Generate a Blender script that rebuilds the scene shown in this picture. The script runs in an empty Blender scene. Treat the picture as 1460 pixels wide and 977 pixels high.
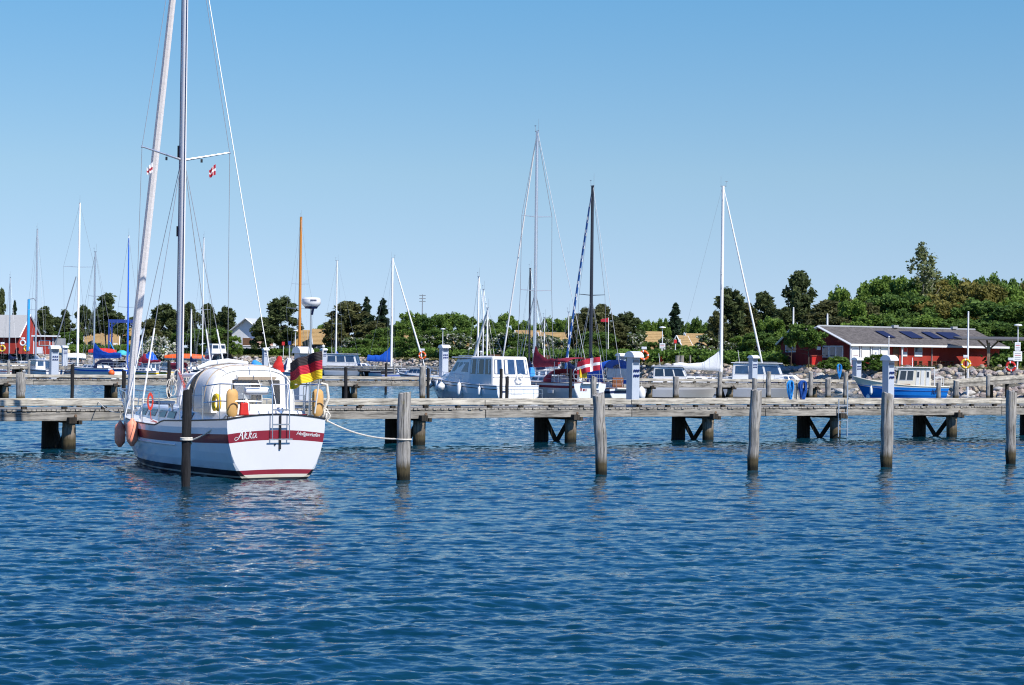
import bpy, bmesh, math, random
import numpy as np
from mathutils import Vector, Matrix, Euler

# ------------------------------------------------------------------ camera
F, CX, CY, EYE = 2800.0, 730.0, 488.5, 3.36
ROLL, PITCH = math.atan(.0125), math.atan(18.6/2800)
fw = Vector((0, math.cos(PITCH), math.sin(PITCH)))
u0 = Vector((0, -math.sin(PITCH), math.cos(PITCH)))
r0 = Vector((1, 0, 0))
rt = r0*math.cos(ROLL)+u0*math.sin(ROLL)
up = -r0*math.sin(ROLL)+u0*math.cos(ROLL)
scene = bpy.context.scene
C = scene.collection
cam_d = bpy.data.cameras.new('camera'); cam = bpy.data.objects.new('camera', cam_d); C.objects.link(cam)
cam.matrix_world = Matrix(((rt.x, up.x, -fw.x, 0), (rt.y, up.y, -fw.y, 0), (rt.z, up.z, -fw.z, EYE), (0, 0, 0, 1)))
cam_d.sensor_width = 36; cam_d.lens = 36*F/1460; cam_d.clip_start = .5; cam_d.clip_end = 9000
scene.camera = cam

# ------------------------------------------------------------------ light
SUN_EL, SUN_AZ = math.radians(47), math.radians(-45)     # azimuth measured from +X, counter-clockwise
sdir = Vector((math.cos(SUN_EL)*math.cos(SUN_AZ), math.cos(SUN_EL)*math.sin(SUN_AZ), math.sin(SUN_EL)))
w = bpy.data.worlds.new('World'); scene.world = w; w.use_nodes = True
nt = w.node_tree; nt.nodes.clear()
sky = nt.nodes.new('ShaderNodeTexSky'); sky.sky_type = 'NISHITA'; sky.sun_disc = False
sky.sun_elevation = SUN_EL; sky.sun_rotation = math.pi/2-SUN_AZ
sky.air_density = 1.0; sky.dust_density = .0; sky.ozone_density = 3.0; sky.altitude = 0
bg = nt.nodes.new('ShaderNodeBackground'); bg.inputs[1].default_value = .138
out = nt.nodes.new('ShaderNodeOutputWorld')
hsv = nt.nodes.new('ShaderNodeHueSaturation'); hsv.inputs['Saturation'].default_value = 1.15; hsv.inputs['Value'].default_value = 1.0
tcw = nt.nodes.new('ShaderNodeTexCoord'); mpw = nt.nodes.new('ShaderNodeMapping'); mpw.vector_type = 'POINT'
mpw.inputs['Location'].default_value = (0, 0, .10); nrm = nt.nodes.new('ShaderNodeVectorMath'); nrm.operation = 'NORMALIZE'
nt.links.new(tcw.outputs['Generated'], mpw.inputs[0]); nt.links.new(mpw.outputs[0], nrm.inputs[0]); nt.links.new(nrm.outputs[0], sky.inputs[0])
nt.links.new(sky.outputs[0], hsv.inputs['Color']); sxw = nt.nodes.new('ShaderNodeSeparateXYZ'); nt.links.new(tcw.outputs['Generated'], sxw.inputs[0])
crw = nt.nodes.new('ShaderNodeValToRGB'); ew = crw.color_ramp.elements
ew[0].position = 0; ew[0].color = (.93, .72, .71, 1); ew[1].position = .092; ew[1].color = (1.0, .87, .73, 1)
for p_, c_ in ((.18, (.75, .90, .84)), (.25, (.46, .84, 1.12)), (.36, (.33, .76, 1.18)), (.75, (.32, .68, 1.06))): e_ = ew.new(p_); e_.color = (*c_, 1)
nt.links.new(sxw.outputs['Z'], crw.inputs[0])
mxw = nt.nodes.new('ShaderNodeMix'); mxw.data_type = 'RGBA'; mxw.blend_type = 'MULTIPLY'; mxw.inputs[0].default_value = 1
nt.links.new(hsv.outputs[0], mxw.inputs[6]); nt.links.new(crw.outputs[0], mxw.inputs[7]); nt.links.new(mxw.outputs[2], bg.inputs[0]); nt.links.new(bg.outputs[0], out.inputs[0])
sl = bpy.data.lights.new('sun', 'SUN'); sl.energy = 5.0; sl.angle = math.radians(.53); sl.color = (1, .955, .88)
so = bpy.data.objects.new('sun', sl); C.objects.link(so); so.location = sdir*100
so.rotation_euler = sdir.to_track_quat('Z', 'Y').to_euler()
scene.view_settings.view_transform = 'Standard'; scene.view_settings.look = 'None'
scene.view_settings.exposure = 0.38; scene.view_settings.gamma = 1
scene.cycles.filter_width = 1.15; scene.cycles.max_bounces = 6; scene.cycles.diffuse_bounces = 3; scene.cycles.glossy_bounces = 4
scene.cycles.transparent_max_bounces = 8; scene.cycles.caustics_reflective = False; scene.cycles.caustics_refractive = False

# ------------------------------------------------------------------ helpers
def ray(px, py): return fw*F+rt*(px-CX)-up*(py-CY)
def onz(px, py, z=0.0):
    d = ray(px, py); return Vector((0, 0, EYE))+d*((z-EYE)/d.z)
def at(px, py, Y):
    d = ray(px, py); return Vector((0, 0, EYE))+d*(Y/d.y)
def G(px, Y, z=0.0):
    """point in picture column px at distance Y and height z"""
    py = CY
    for _ in range(4):
        p = at(px, py, Y); py += (p.z-z)*F/Y
    return at(px, py, Y)
def R(d): return math.radians(d)
rnd = random.Random(7)

class MB:
    def __init__(s): s.v = []; s.f = []; s.m = []; s.mi = 0
    def add(s, vs, fs, mi=None):
        b = len(s.v); s.v += [tuple(v) for v in vs]
        for f in fs: s.f.append(tuple(b+i for i in f)); s.m.append(s.mi if mi is None else mi)
        return s
    def box(s, c, sz, rot=None, mi=None, taper=1.0):
        x, y, z = sz[0]/2, sz[1]/2, sz[2]/2; c = Vector(c)
        vs = [Vector((sx*x*(taper if sz_ > 0 else 1), sy*y*(taper if sz_ > 0 else 1), sz_*z)) for sz_ in (-1, 1) for sy in (-1, 1) for sx in (-1, 1)]
        if rot is not None:
            m = Euler(rot).to_matrix(); vs = [m@v for v in vs]
        return s.add([v+c for v in vs], [(0, 2, 3, 1), (4, 5, 7, 6), (0, 1, 5, 4), (2, 6, 7, 3), (0, 4, 6, 2), (1, 3, 7, 5)], mi)
    def tube(s, pts, r, n=8, mi=None, caps=True, r2=None):
        pts = [Vector(p) for p in pts]; k = len(pts); rs = r if isinstance(r, (list, tuple)) else [r+((r2 if r2 is not None else r)-r)*i/max(1, k-1) for i in range(k)]
        b = len(s.v); prev = None
        for i, p in enumerate(pts):
            t = (pts[min(i+1, k-1)]-pts[max(i-1, 0)])
            t = t.normalized() if t.length > 1e-9 else Vector((0, 0, 1))
            if prev is None:
                a = Vector((0, 0, 1)) if abs(t.z) < .9 else Vector((1, 0, 0)); a = (a-t*a.dot(t)).normalized()
            else:
                a = prev-t*prev.dot(t); a = a.normalized() if a.length > 1e-6 else t.orthogonal().normalized()
            prev = a; bb = t.cross(a)
            for j in range(n):
                q = 2*math.pi*j/n; s.v.append(tuple(p+(a*math.cos(q)+bb*math.sin(q))*rs[i]))
        for i in range(k-1):
            for j in range(n):
                j2 = (j+1) % n
                s.f.append((b+i*n+j, b+i*n+j2, b+(i+1)*n+j2, b+(i+1)*n+j)); s.m.append(s.mi if mi is None else mi)
        if caps:
            s.f.append(tuple(b+j for j in range(n))[::-1]); s.m.append(s.mi if mi is None else mi)
            s.f.append(tuple(b+(k-1)*n+j for j in range(n))); s.m.append(s.mi if mi is None else mi)
        return s
    def lathe(s, c, prof, n=16, axis='z', mi=None):
        """prof: list of (radius, height)"""
        c = Vector(c); b = len(s.v)
        for r, h in prof:
            for j in range(n):
                q = 2*math.pi*j/n; x, y = max(r, 1e-4)*math.cos(q), max(r, 1e-4)*math.sin(q)
                v = {'z': (x, y, h), 'x': (h, x, y), 'y': (y, h, x)}[axis]
                s.v.append(tuple(c+Vector(v)))
        for i in range(len(prof)-1):
            for j in range(n):
                j2 = (j+1) % n; s.f.append((b+i*n+j, b+i*n+j2, b+(i+1)*n+j2, b+(i+1)*n+j)); s.m.append(s.mi if mi is None else mi)
        return s
    def slab(s, q, t=.02, mi=None):
        """thick panel from 4+ coplanar corners, thickness along +normal"""
        q = [Vector(p) for p in q]; n = (q[1]-q[0]).cross(q[2]-q[0]).normalized(); k = len(q)
        vs = [p-n*t*.3 for p in q]+[p+n*t*.7 for p in q]
        fs = [tuple(range(k))[::-1], tuple(range(k, 2*k))]+[(i, (i+1) % k, k+(i+1) % k, k+i) for i in range(k)]
        return s.add(vs, fs, mi)
    def grid(s, rows, mi=None, close=False):
        b = len(s.v); n = len(rows[0])
        for r in rows: s.v += [tuple(p) for p in r]
        for i in range(len(rows)-1):
            for j in range(n if close else n-1):
                j2 = (j+1) % n
                s.f.append((b+i*n+j, b+i*n+j2, b+(i+1)*n+j2, b+(i+1)*n+j)); s.m.append(s.mi if mi is None else mi)
        return s
    def ring(s, c, R_, r, axis='x', n=24, m=8, mi=None, a0=0, a1=360, sy=1.0):
        c = Vector(c); pts = []
        full = abs(a1-a0) >= 360
        for i in range(n+1):
            q = R(a0+(a1-a0)*i/n); x, y = R_*math.cos(q)*sy, R_*math.sin(q)
            pts.append(c+Vector({'x': (0, x, y), 'y': (x, 0, y), 'z': (x, y, 0)}[axis]))
        return s.tube(pts, r, m, mi, caps=not full)
    def xf(s, M_):
        s.v = [tuple(M_@Vector(v)) for v in s.v]; return s
    def build(s, name, mats, parent=None, smooth=False, label=None, bevel=0):
        me = bpy.data.meshes.new(name); me.from_pydata(s.v, [], s.f)
        if not isinstance(mats, (list, tuple)): mats = [mats]
        for m in mats: me.materials.append(m)
        if len(mats) > 1: me.polygons.foreach_set('material_index', s.m)
        if smooth:
            me.polygons.foreach_set('use_smooth', [True]*len(me.polygons))
            if smooth != 'all': me.set_sharp_from_angle(angle=R(38))
        me.update()
        o = bpy.data.objects.new(name, me); C.objects.link(o)
        if parent: o.parent = parent
        if label: o['label'] = label
        if bevel:
            b = o.modifiers.new('bevel', 'BEVEL'); b.width = bevel; b.segments = 2; b.limit_method = 'ANGLE'; b.angle_limit = R(40)
        return o

def thing(name, label, cat, loc=(0, 0, 0), rz=0, group=None, kind=None):
    o = bpy.data.objects.new(name, None); C.objects.link(o); o.empty_display_size = .3
    o.location = loc; o.rotation_euler = (0, 0, rz); return tag(o, label, cat, group, kind)
def tag(o, label, cat, group=None, kind=None, loc=None, rz=None):
    if label: o['label'] = label
    if cat: o['category'] = cat
    if group: o['group'] = group
    if kind: o['kind'] = kind
    if loc is not None: o.location = loc
    if rz is not None: o.rotation_euler = (0, 0, rz)
    return o
def dup(root, loc, rz, label=None, group=None, scale=None):
    r = root.copy(); C.objects.link(r); r.location = loc; r.rotation_euler = (0, 0, rz)
    if label: r['label'] = label
    if group: r['group'] = group
    if scale: r.scale = scale
    for ch in list(root.children):
        c = ch.copy(); C.objects.link(c); c.parent = r
        for g in list(ch.children):
            d = g.copy(); C.objects.link(d); d.parent = c
    return r
def lerp(a, b, t): return a+(b-a)*t
def V(*a): return Vector(a)

# ------------------------------------------------------------------ materials
def mat(name, col, rough=.5, var=.12, scale=3.0, bump=0.0, metal=0.0, stretch=(1, 1, 1), col2=None, spec=.5, detail=5, trans=0, ior=1.45, sub=0, dirt=None):
    m = bpy.data.materials.new(name); m.use_nodes = True; n = m.node_tree.nodes; L = m.node_tree.links
    b = n['Principled BSDF']; b.inputs['Roughness'].default_value = rough; b.inputs['Metallic'].default_value = metal
    b.inputs['Specular IOR Level'].default_value = spec; b.inputs['IOR'].default_value = ior; b.inputs['Transmission Weight'].default_value = trans
    tc = n.new('ShaderNodeTexCoord'); mp = n.new('ShaderNodeMapping'); mp.inputs['Scale'].default_value = stretch
    ns = n.new('ShaderNodeTexNoise'); ns.inputs['Scale'].default_value = scale; ns.inputs['Detail'].default_value = detail; ns.inputs['Roughness'].default_value = .62
    L.new(tc.outputs['Object'], mp.inputs[0]); L.new(mp.outputs[0], ns.inputs['Vector'])
    rp = n.new('ShaderNodeValToRGB'); rp.color_ramp.elements[0].position = .3; rp.color_ramp.elements[1].position = .7
    c = col
    a = tuple(max(0, x*(1-var)) for x in c); d = tuple(min(1, x*(1+var)) for x in (col2 or c))
    rp.color_ramp.elements[0].color = (*a, 1); rp.color_ramp.elements[1].color = (*d, 1)
    L.new(ns.outputs['Fac'], rp.inputs[0]); colout = rp.outputs[0]
    if dirt:   # (colour, z below which it is stained, softness) object-space band
        sx = n.new('ShaderNodeSeparateXYZ'); L.new(tc.outputs['Object'], sx.inputs[0])
        ad = n.new('ShaderNodeMath'); ad.operation = 'MULTIPLY_ADD'; L.new(ns.outputs['Fac'], ad.inputs[0]); ad.inputs[1].default_value = dirt[2]*1.5; L.new(sx.outputs['Z'], ad.inputs[2])
        mr = n.new('ShaderNodeMapRange'); L.new(ad.outputs[0], mr.inputs[0]); mr.inputs[1].default_value = dirt[1]; mr.inputs[2].default_value = dirt[1]+dirt[2]; mr.inputs[3].default_value = 1; mr.inputs[4].default_value = 0
        mx = n.new('ShaderNodeMix'); mx.data_type = 'RGBA'; L.new(mr.outputs[0], mx.inputs[0]); L.new(colout, mx.inputs[6]); mx.inputs[7].default_value = (*dirt[0], 1); colout = mx.outputs[2]
    L.new(colout, b.inputs['Base Color'])
    if bump:
        bp = n.new('ShaderNodeBump'); bp.inputs['Strength'].default_value = bump; bp.inputs['Distance'].default_value = .02
        L.new(ns.outputs['Fac'], bp.inputs['Height']); L.new(bp.outputs[0], b.inputs['Normal'])
    return m

def wood(name, col, axis='x', dark=.35, lichen=0.0, dirt=None, rough=.85, gscale=1.0):
    """weathered timber: long grain, drying cracks, lichen patches, wet foot"""
    m = bpy.data.materials.new(name); m.use_nodes = True; n = m.node_tree.nodes; L = m.node_tree.links
    b = n['Principled BSDF']; b.inputs['Roughness'].default_value = rough; b.inputs['Specular IOR Level'].default_value = .25
    tc = n.new('ShaderNodeTexCoord'); mp = n.new('ShaderNodeMapping'); k = 14*gscale
    mp.inputs['Scale'].default_value = {'x': (1.1, k, k), 'z': (k, k, 1.1), 'y': (k, 1.1, k)}[axis]
    L.new(tc.outputs['Object'], mp.inputs[0])
    g = n.new('ShaderNodeTexNoise'); g.inputs['Scale'].default_value = 1; g.inputs['Detail'].default_value = 8; g.inputs['Roughness'].default_value = .7; L.new(mp.outputs[0], g.inputs['Vector'])
    r1 = n.new('ShaderNodeValToRGB'); e = r1.color_ramp.elements; e[0].position = .38; e[0].color = (*[c*dark for c in col], 1); e[1].position = .52; e[1].color = (*col, 1)
    e2 = r1.color_ramp.elements.new(.75); e2.color = (*[min(1, c*1.35) for c in col], 1)
    L.new(g.outputs['Fac'], r1.inputs[0])
    p = n.new('ShaderNodeTexNoise'); p.inputs['Scale'].default_value = 1.3; p.inputs['Detail'].default_value = 5; L.new(tc.outputs['Object'], p.inputs['Vector'])
    mr0 = n.new('ShaderNodeMapRange'); L.new(p.outputs['Fac'], mr0.inputs[0]); mr0.inputs[1].default_value = .3; mr0.inputs[2].default_value = .7; mr0.inputs[3].default_value = .62; mr0.inputs[4].default_value = 1.25
    mu = n.new('ShaderNodeMix'); mu.data_type = 'RGBA'; mu.blend_type = 'MULTIPLY'; mu.inputs[0].default_value = 1; L.new(r1.outputs[0], mu.inputs[6]); L.new(mr0.outputs[0], mu.inputs[7]); co = mu.outputs[2]
    if lichen:
        q = n.new('ShaderNodeTexNoise'); q.inputs['Scale'].default_value = 2.6; q.inputs['Detail'].default_value = 9; q.inputs['Roughness'].default_value = .75; L.new(tc.outputs['Object'], q.inputs['Vector'])
        mr = n.new('ShaderNodeMapRange'); L.new(q.outputs['Fac'], mr.inputs[0]); mr.inputs[1].default_value = .56; mr.inputs[2].default_value = .68; mr.inputs[3].default_value = 0; mr.inputs[4].default_value = lichen
        mx = n.new('ShaderNodeMix'); mx.data_type = 'RGBA'; L.new(mr.outputs[0], mx.inputs[0]); L.new(co, mx.inputs[6]); mx.inputs[7].default_value = (.27, .23, .07, 1); co = mx.outputs[2]
    if dirt:
        sx = n.new('ShaderNodeSeparateXYZ'); L.new(tc.outputs['Object'], sx.inputs[0])
        ad = n.new('ShaderNodeMath'); ad.operation = 'MULTIPLY_ADD'; L.new(g.outputs['Fac'], ad.inputs[0]); ad.inputs[1].default_value = .35; L.new(sx.outputs['Z'], ad.inputs[2])
        for (dc, z0, z1) in dirt:
            mr = n.new('ShaderNodeMapRange'); L.new(ad.outputs[0], mr.inputs[0]); mr.inputs[1].default_value = z0; mr.inputs[2].default_value = z1; mr.inputs[3].default_value = 1; mr.inputs[4].default_value = 0
            mx = n.new('ShaderNodeMix'); mx.data_type = 'RGBA'; L.new(mr.outputs[0], mx.inputs[0]); L.new(co, mx.inputs[6]); mx.inputs[7].default_value = (*dc, 1); co = mx.outputs[2]
    L.new(co, b.inputs['Base Color'])
    bp = n.new('ShaderNodeBump'); bp.inputs['Strength'].default_value = .8; bp.inputs['Distance'].default_value = .03
    L.new(g.outputs['Fac'], bp.inputs['Height']); L.new(bp.outputs[0], b.inputs['Normal'])
    return m

WET = [((.07, .055, .028), .52, .72), ((.012, .012, .007), .28, .42)]
m_rail = wood('weathered_rail_timber', (.47, .43, .355), 'x', .38, .5)
m_beam = wood('weathered_beam_timber', (.30, .275, .235), 'x', .4, .2)
m_deckw = wood('deck_plank_timber', (.36, .33, .28), 'y', .5, .2)
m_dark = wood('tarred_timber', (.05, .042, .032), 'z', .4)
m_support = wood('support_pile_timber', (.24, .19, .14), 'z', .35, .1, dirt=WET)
m_supdark = wood('dark_shaded_timber', (.05, .042, .032), 'z', .4)  # shade on the far piles and braces put into the colour
m_pile = wood('grey_pile_timber', (.37, .345, .31), 'z', .15, .45, dirt=WET, gscale=2.2)
m_tar = wood('black_pile_timber', (.022, .021, .022), 'z', .4)
m_gel = mat('white_gelcoat', (.66, .665, .675), .2, .03, 1.5)
m_gel2 = mat('offwhite_gelcoat', (.72, .71, .67), .3, .05, 2)
m_cream = mat('cream_paint', (.72, .66, .52), .4, .06, 2)
m_burg = mat('burgundy_stripe', (.20, .012, .025), .3, .06, 3)
m_black = mat('black_paint', (.012, .012, .014), .4, .2, 4)
m_blackr = mat('black_rubber', (.02, .02, .02), .7, .2, 4)
m_navy = mat('navy_paint', (.012, .02, .07), .35, .1, 3)
m_blueh = mat('bright_blue_paint', (.012, .19, .62), .3, .1, 1.2)
m_antif = mat('dark_blue_antifouling', (.01, .015, .03), .7, .2, 4)
m_antir = mat('red_antifouling', (.22, .02, .02), .7, .2, 4)
m_canvas = mat('white_canvas', (.74, .715, .67), .85, .07, 3.5, bump=.7)
m_tan = mat('tan_canvas_lining', (.42, .33, .24), .85, .1, 3)
m_cloth_b = mat('blue_canvas', (.008, .10, .52), .8, .15, 5, bump=.3)
m_cloth_n = mat('navy_canvas', (.012, .025, .09), .85, .15, 5, bump=.3)
m_cloth_r = mat('burgundy_canvas', (.23, .012, .03), .85, .18, 5, bump=.3)
m_cloth_red = mat('red_canvas', (.55, .02, .015), .8, .15, 5, bump=.3)
m_cloth_k = mat('black_canvas', (.02, .02, .025), .85, .15, 5, bump=.3)
m_cloth_w = mat('white_sailcloth', (.74, .74, .72), .8, .06, 4, bump=.3)
m_cloth_lb = mat('light_blue_tarp', (.03, .25, .62), .7, .15, 4, bump=.3)
m_cloth_g = mat('teal_tarp', (.05, .40, .42), .7, .15, 4, bump=.3)
m_hullw = mat('white_transom_gelcoat', (.59, .59, .60), .18, .03, 1.2, dirt=((.50, .46, .36), .24, .22))
m_alu = mat('anodised_aluminium', (.62, .64, .67), .35, .05, 6, metal=.85)
m_aluw = mat('white_painted_spar', (.78, .77, .75), .35, .04, 4)
m_steel = mat('stainless_steel', (.55, .56, .58), .25, .05, 8, metal=.95)
m_wire = mat('rigging_wire', (.30, .31, .33), .4, .05, 8, metal=.5)
m_spark = mat('black_spar', (.02, .024, .035), .35, .1, 5)
m_varn = mat('varnished_spar', (.50, .19, .03), .35, .2, 6, stretch=(8, 8, .6))
m_bluespar = mat('blue_spar', (.02, .33, .72), .4, .1, 5)
m_glass = mat('dark_window_glass', (.02, .03, .045), .06, .2, 3, spec=.8)
m_glassb = mat('bluish_window_glass', (.03, .06, .12), .06, .3, 3, spec=.9)
m_clear = mat('clear_vinyl', (.62, .68, .76), .12, .1, 3, trans=.75, ior=1.05)
m_fend = mat('white_fender_vinyl', (.78, .78, .77), .45, .05, 4)
m_pink = mat('faded_pink_fender_vinyl', (.90, .27, .15), .5, .10, 6, col2=(.92, .36, .23))
m_orange = mat('orange_float', (.75, .11, .015), .5, .1, 4)
m_yellow = mat('yellow_float', (.75, .48, .02), .5, .1, 4)
m_tanf = mat('tan_cushion_cover', (.58, .33, .11), .6, .1, 5)
m_rope = mat('cream_rope', (.66, .61, .52), .9, .25, 40, bump=.5)
m_roper = mat('red_rope', (.55, .05, .03), .9, .25, 40)
m_hose = mat('blue_hose', (.02, .25, .62), .5, .2, 8)
m_teak = mat('varnished_teak', (.20, .07, .025), .5, .2, 6, stretch=(1, 8, 8))
m_gold = mat('flag_gold', (.78, .55, .02), .8, .08, 8)
m_fred = mat('flag_red', (.42, .015, .035), .8, .1, 8)
m_fblk = mat('flag_black', (.03, .022, .025), .8, .1, 8)
m_fwht = mat('flag_white', (.78, .76, .76), .8, .05, 8)
m_stand = mat('grey_painted_metal', (.42, .46, .52), .45, .05, 3)
m_standw = mat('white_painted_metal', (.74, .76, .78), .4, .05, 3)
m_socket = mat('blue_socket_plastic', (.02, .05, .22), .5, .1, 3)
m_tile = mat('tan_roof_tiles', (.34, .225, .095), .8, .18, 3)
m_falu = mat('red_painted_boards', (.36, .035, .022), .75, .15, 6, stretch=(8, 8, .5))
m_falu_shade = mat('shaded_red_boards', (.16, .013, .014), .75, .15, 6, stretch=(8, 8, .5))  # darker copy of the red boards: gable shade put into the colour
m_wall_w = mat('white_boards', (.66, .67, .69), .7, .06, 3)
m_wall_k = mat('black_stained_boards', (.045, .045, .055), .75, .15, 4)
m_wall_y = mat('pale_yellow_wall', (.50, .42, .26), .8, .1, 3)
m_wall_g = mat('grey_boards', (.30, .31, .32), .8, .1, 3)
m_roofg = mat('grey_sheet_roof', (.33, .33, .32), .7, .08, 3)
m_roofd = mat('weathered_corrugated_roof', (.09, .08, .073), .8, .25, 2.5, col2=(.135, .12, .11))
m_solar = mat('solar_panel', (.014, .016, .045), .45, .25, 5, spec=.4)
m_pinkp = mat('salmon_panel', (.55, .33, .26), .7, .08, 3)
m_brown = mat('brown_wood', (.12, .06, .03), .7, .2, 5)
m_rust = mat('rust_red_metal', (.30, .05, .03), .6, .2, 5)
m_skin = mat('skin', (.50, .28, .19), .6, .05, 5)
m_sign = mat('white_sign_board', (.80, .80, .80), .5, .04, 3)
m_signr = mat('sign_red_print', (.60, .03, .03), .5, .05, 3)
m_print = mat('faint_grey_print', (.35, .36, .40), .5, .05, 3)
m_bark = mat('brown_bark', (.10, .075, .055), .9, .3, 6, stretch=(3, 3, .6), bump=.5)
m_barkl = mat('pale_bark', (.26, .24, .20), .9, .3, 6, stretch=(3, 3, .6), bump=.5)
# ------------------------------------------------------------------ water
def fft_tile(N, size, lpeak, winddir, spread, seed, lmin):
    """height field of small wind waves on a repeating tile, unit rms slope"""
    rs = np.random.RandomState(seed)
    k1 = np.fft.fftfreq(N, d=size/N)*2*np.pi
    kx, ky = np.meshgrid(k1, k1, indexing='ij'); k = np.sqrt(kx**2+ky**2); k[0, 0] = 1
    kp = 2*np.pi/lpeak
    S = np.exp(-1.25*(kp/k)**2.2)/k**4.0*np.exp(-(k*lmin/6.3)**2)
    th = np.arctan2(ky, kx)-winddir; D = np.abs(np.cos(th))**spread+.04
    A = np.sqrt(S*D); A[0, 0] = 0
    z = np.fft.ifft2(A*(rs.randn(N, N)+1j*rs.randn(N, N)))
    Z = np.fft.fft2(z.real)
    sx = np.fft.ifft2(Z*1j*kx).real; sy = np.fft.ifft2(Z*1j*ky).real
    dx = np.fft.ifft2(-1j*Z*kx/k).real; dy = np.fft.ifft2(-1j*Z*ky/k).real
    s = np.sqrt((sx**2+sy**2).mean())
    return z.real/s, dx/s, dy/s
def sample(T, size, x, y):
    N = T.shape[0]; fx = (x/size % 1)*N; fy = (y/size % 1)*N
    ix = fx.astype(int); iy = fy.astype(int); ax = fx-ix; ay = fy-iy; ix %= N; iy %= N; jx = (ix+1) % N; jy = (iy+1) % N
    return T[ix, iy]*(1-ax)*(1-ay)+T[jx, iy]*ax*(1-ay)+T[ix, jy]*(1-ax)*ay+T[jx, jy]*ax*ay

def build_water():
    ys = [-60., -20., 0., 8., 13.]; y = 16.
    while y < 230:
        ys.append(y); y += .045 if y < 22 else .045+(y-22)*.0024
    ys += [235, 245, 260, 300, 400, 600, 1200, 3000, 7000]
    ys = np.array(ys); nc = 620
    u = np.linspace(-1, 1, nc)
    X = u[None, :]*(np.clip(ys, 14, 1e9)[:, None]*.36+2.5); Y = np.repeat(ys[:, None], nc, 1)
    X[ys < 14] = u[None, :]*40; X[ys > 231] *= 2.2
    wd = R(100)
    a, ax_, ay_ = fft_tile(1024, 37.0, .92, wd, 4.5, 3, .10)
    b, bx_, by_ = fft_tile(1024, 23.3, .32, R(84), 2.6, 5, .045)
    c_, cx_, cy_ = fft_tile(512, 61.0, 3.2, R(112), 5.0, 8, .5)
    x0, y0 = X.ravel(), Y.ravel(); ca, sa = math.cos(.35), math.sin(.35)
    xr, yr = x0*ca-y0*sa, x0*sa+y0*ca
    fade = np.clip((235-y0)/60, 0, 1)*np.clip((y0-13)/3, 0, 1)
    # lee of pier and gusts: broad patches where the ripples are stronger or weaker
    g = .5+.5*np.sin(x0*.11+np.sin(y0*.07)*2.1+1.0)*np.sin(y0*.085+x0*.031+.5)
    A1, A2, A3 = .165*fade*(.8+.35*g), .165*fade*(.6+.7*g), .05*fade
    z = A1*sample(a, 37.0, x0, y0)+A2*sample(b, 23.3, xr, yr)+A3*sample(c_, 61.0, x0, y0)
    dx = A1*sample(ax_, 37.0, x0, y0); dy = A1*sample(ay_, 37.0, x0, y0)
    co = np.stack([x0+dx*.9, y0+dy*.9, z], 1).astype(np.float32)
    nr = len(ys); i = np.arange(nr-1)[:, None]*nc+np.arange(nc-1)[None, :]
    fa = np.stack([i, i+1, i+nc+1, i+nc], -1).reshape(-1, 4)
    me = bpy.data.meshes.new('water'); me.vertices.add(len(co)); me.vertices.foreach_set('co', co.ravel())
    me.loops.add(fa.size); me.loops.foreach_set('vertex_index', fa.ravel().astype(np.int32))
    me.polygons.add(len(fa)); me.polygons.foreach_set('loop_start', np.arange(0, fa.size, 4, dtype=np.int32)); me.polygons.foreach_set('loop_total', np.full(len(fa), 4, dtype=np.int32))
    me.polygons.foreach_set('use_smooth', np.ones(len(fa), dtype=bool)); me.update(); me.validate()
    m = bpy.data.materials.new('sea_water'); m.use_nodes = True; n = m.node_tree.nodes; L = m.node_tree.links
    p = n['Principled BSDF']; p.inputs['Specular Tint'].default_value = (.62, .88, 1, 1); p.inputs['Roughness'].default_value = .03; p.inputs['IOR'].default_value = 1.333
    tc = n.new('ShaderNodeTexCoord'); ns = n.new('ShaderNodeTexNoise'); ns.inputs['Scale'].default_value = .09; ns.inputs['Detail'].default_value = 4
    L.new(tc.outputs['Object'], ns.inputs['Vector']); r = n.new('ShaderNodeValToRGB'); r.color_ramp.elements[0].color = (.0014, .023, .038, 1); r.color_ramp.elements[1].color = (.0024, .034, .056, 1)
    r.color_ramp.elements[0].position = .35; r.color_ramp.elements[1].position = .65
    L.new(ns.outputs['Fac'], r.inputs[0]); L.new(r.outputs[0], p.inputs['Base Color'])
    mp = n.new('ShaderNodeMapping'); mp.inputs['Scale'].default_value = (4.5, 9, 1); mp.inputs['Rotation'].default_value = (0, 0, .15); L.new(tc.outputs['Object'], mp.inputs[0])
    n2 = n.new('ShaderNodeTexNoise'); n2.inputs['Scale'].default_value = 1; n2.inputs['Detail'].default_value = 3; L.new(mp.outputs[0], n2.inputs['Vector'])
    bp = n.new('ShaderNodeBump'); bp.inputs['Strength'].default_value = .55; bp.inputs['Distance'].default_value = .02; L.new(n2.outputs['Fac'], bp.inputs['Height'])
    # open water far from the camera is too coarse a mesh for its ripples: they come from this bump
    sx = n.new('ShaderNodeSeparateXYZ'); L.new(tc.outputs['Object'], sx.inputs[0])
    mr = n.new('ShaderNodeMapRange'); L.new(sx.outputs['Y'], mr.inputs[0]); mr.inputs[1].default_value = 90; mr.inputs[2].default_value = 230; mr.inputs[3].default_value = 0; mr.inputs[4].default_value = 1
    mp3 = n.new('ShaderNodeMapping'); mp3.inputs['Scale'].default_value = (.8, 1.3, 1); L.new(tc.outputs['Object'], mp3.inputs[0])
    n3 = n.new('ShaderNodeTexNoise'); n3.inputs['Scale'].default_value = 1; n3.inputs['Detail'].default_value = 4; L.new(mp3.outputs[0], n3.inputs['Vector'])
    b3 = n.new('ShaderNodeBump'); b3.inputs['Distance'].default_value = .22; L.new(mr.outputs[0], b3.inputs['Strength']); L.new(n3.outputs['Fac'], b3.inputs['Height']); L.new(bp.outputs[0], b3.inputs['Normal'])
    L.new(b3.outputs[0], p.inputs['Normal'])
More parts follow.
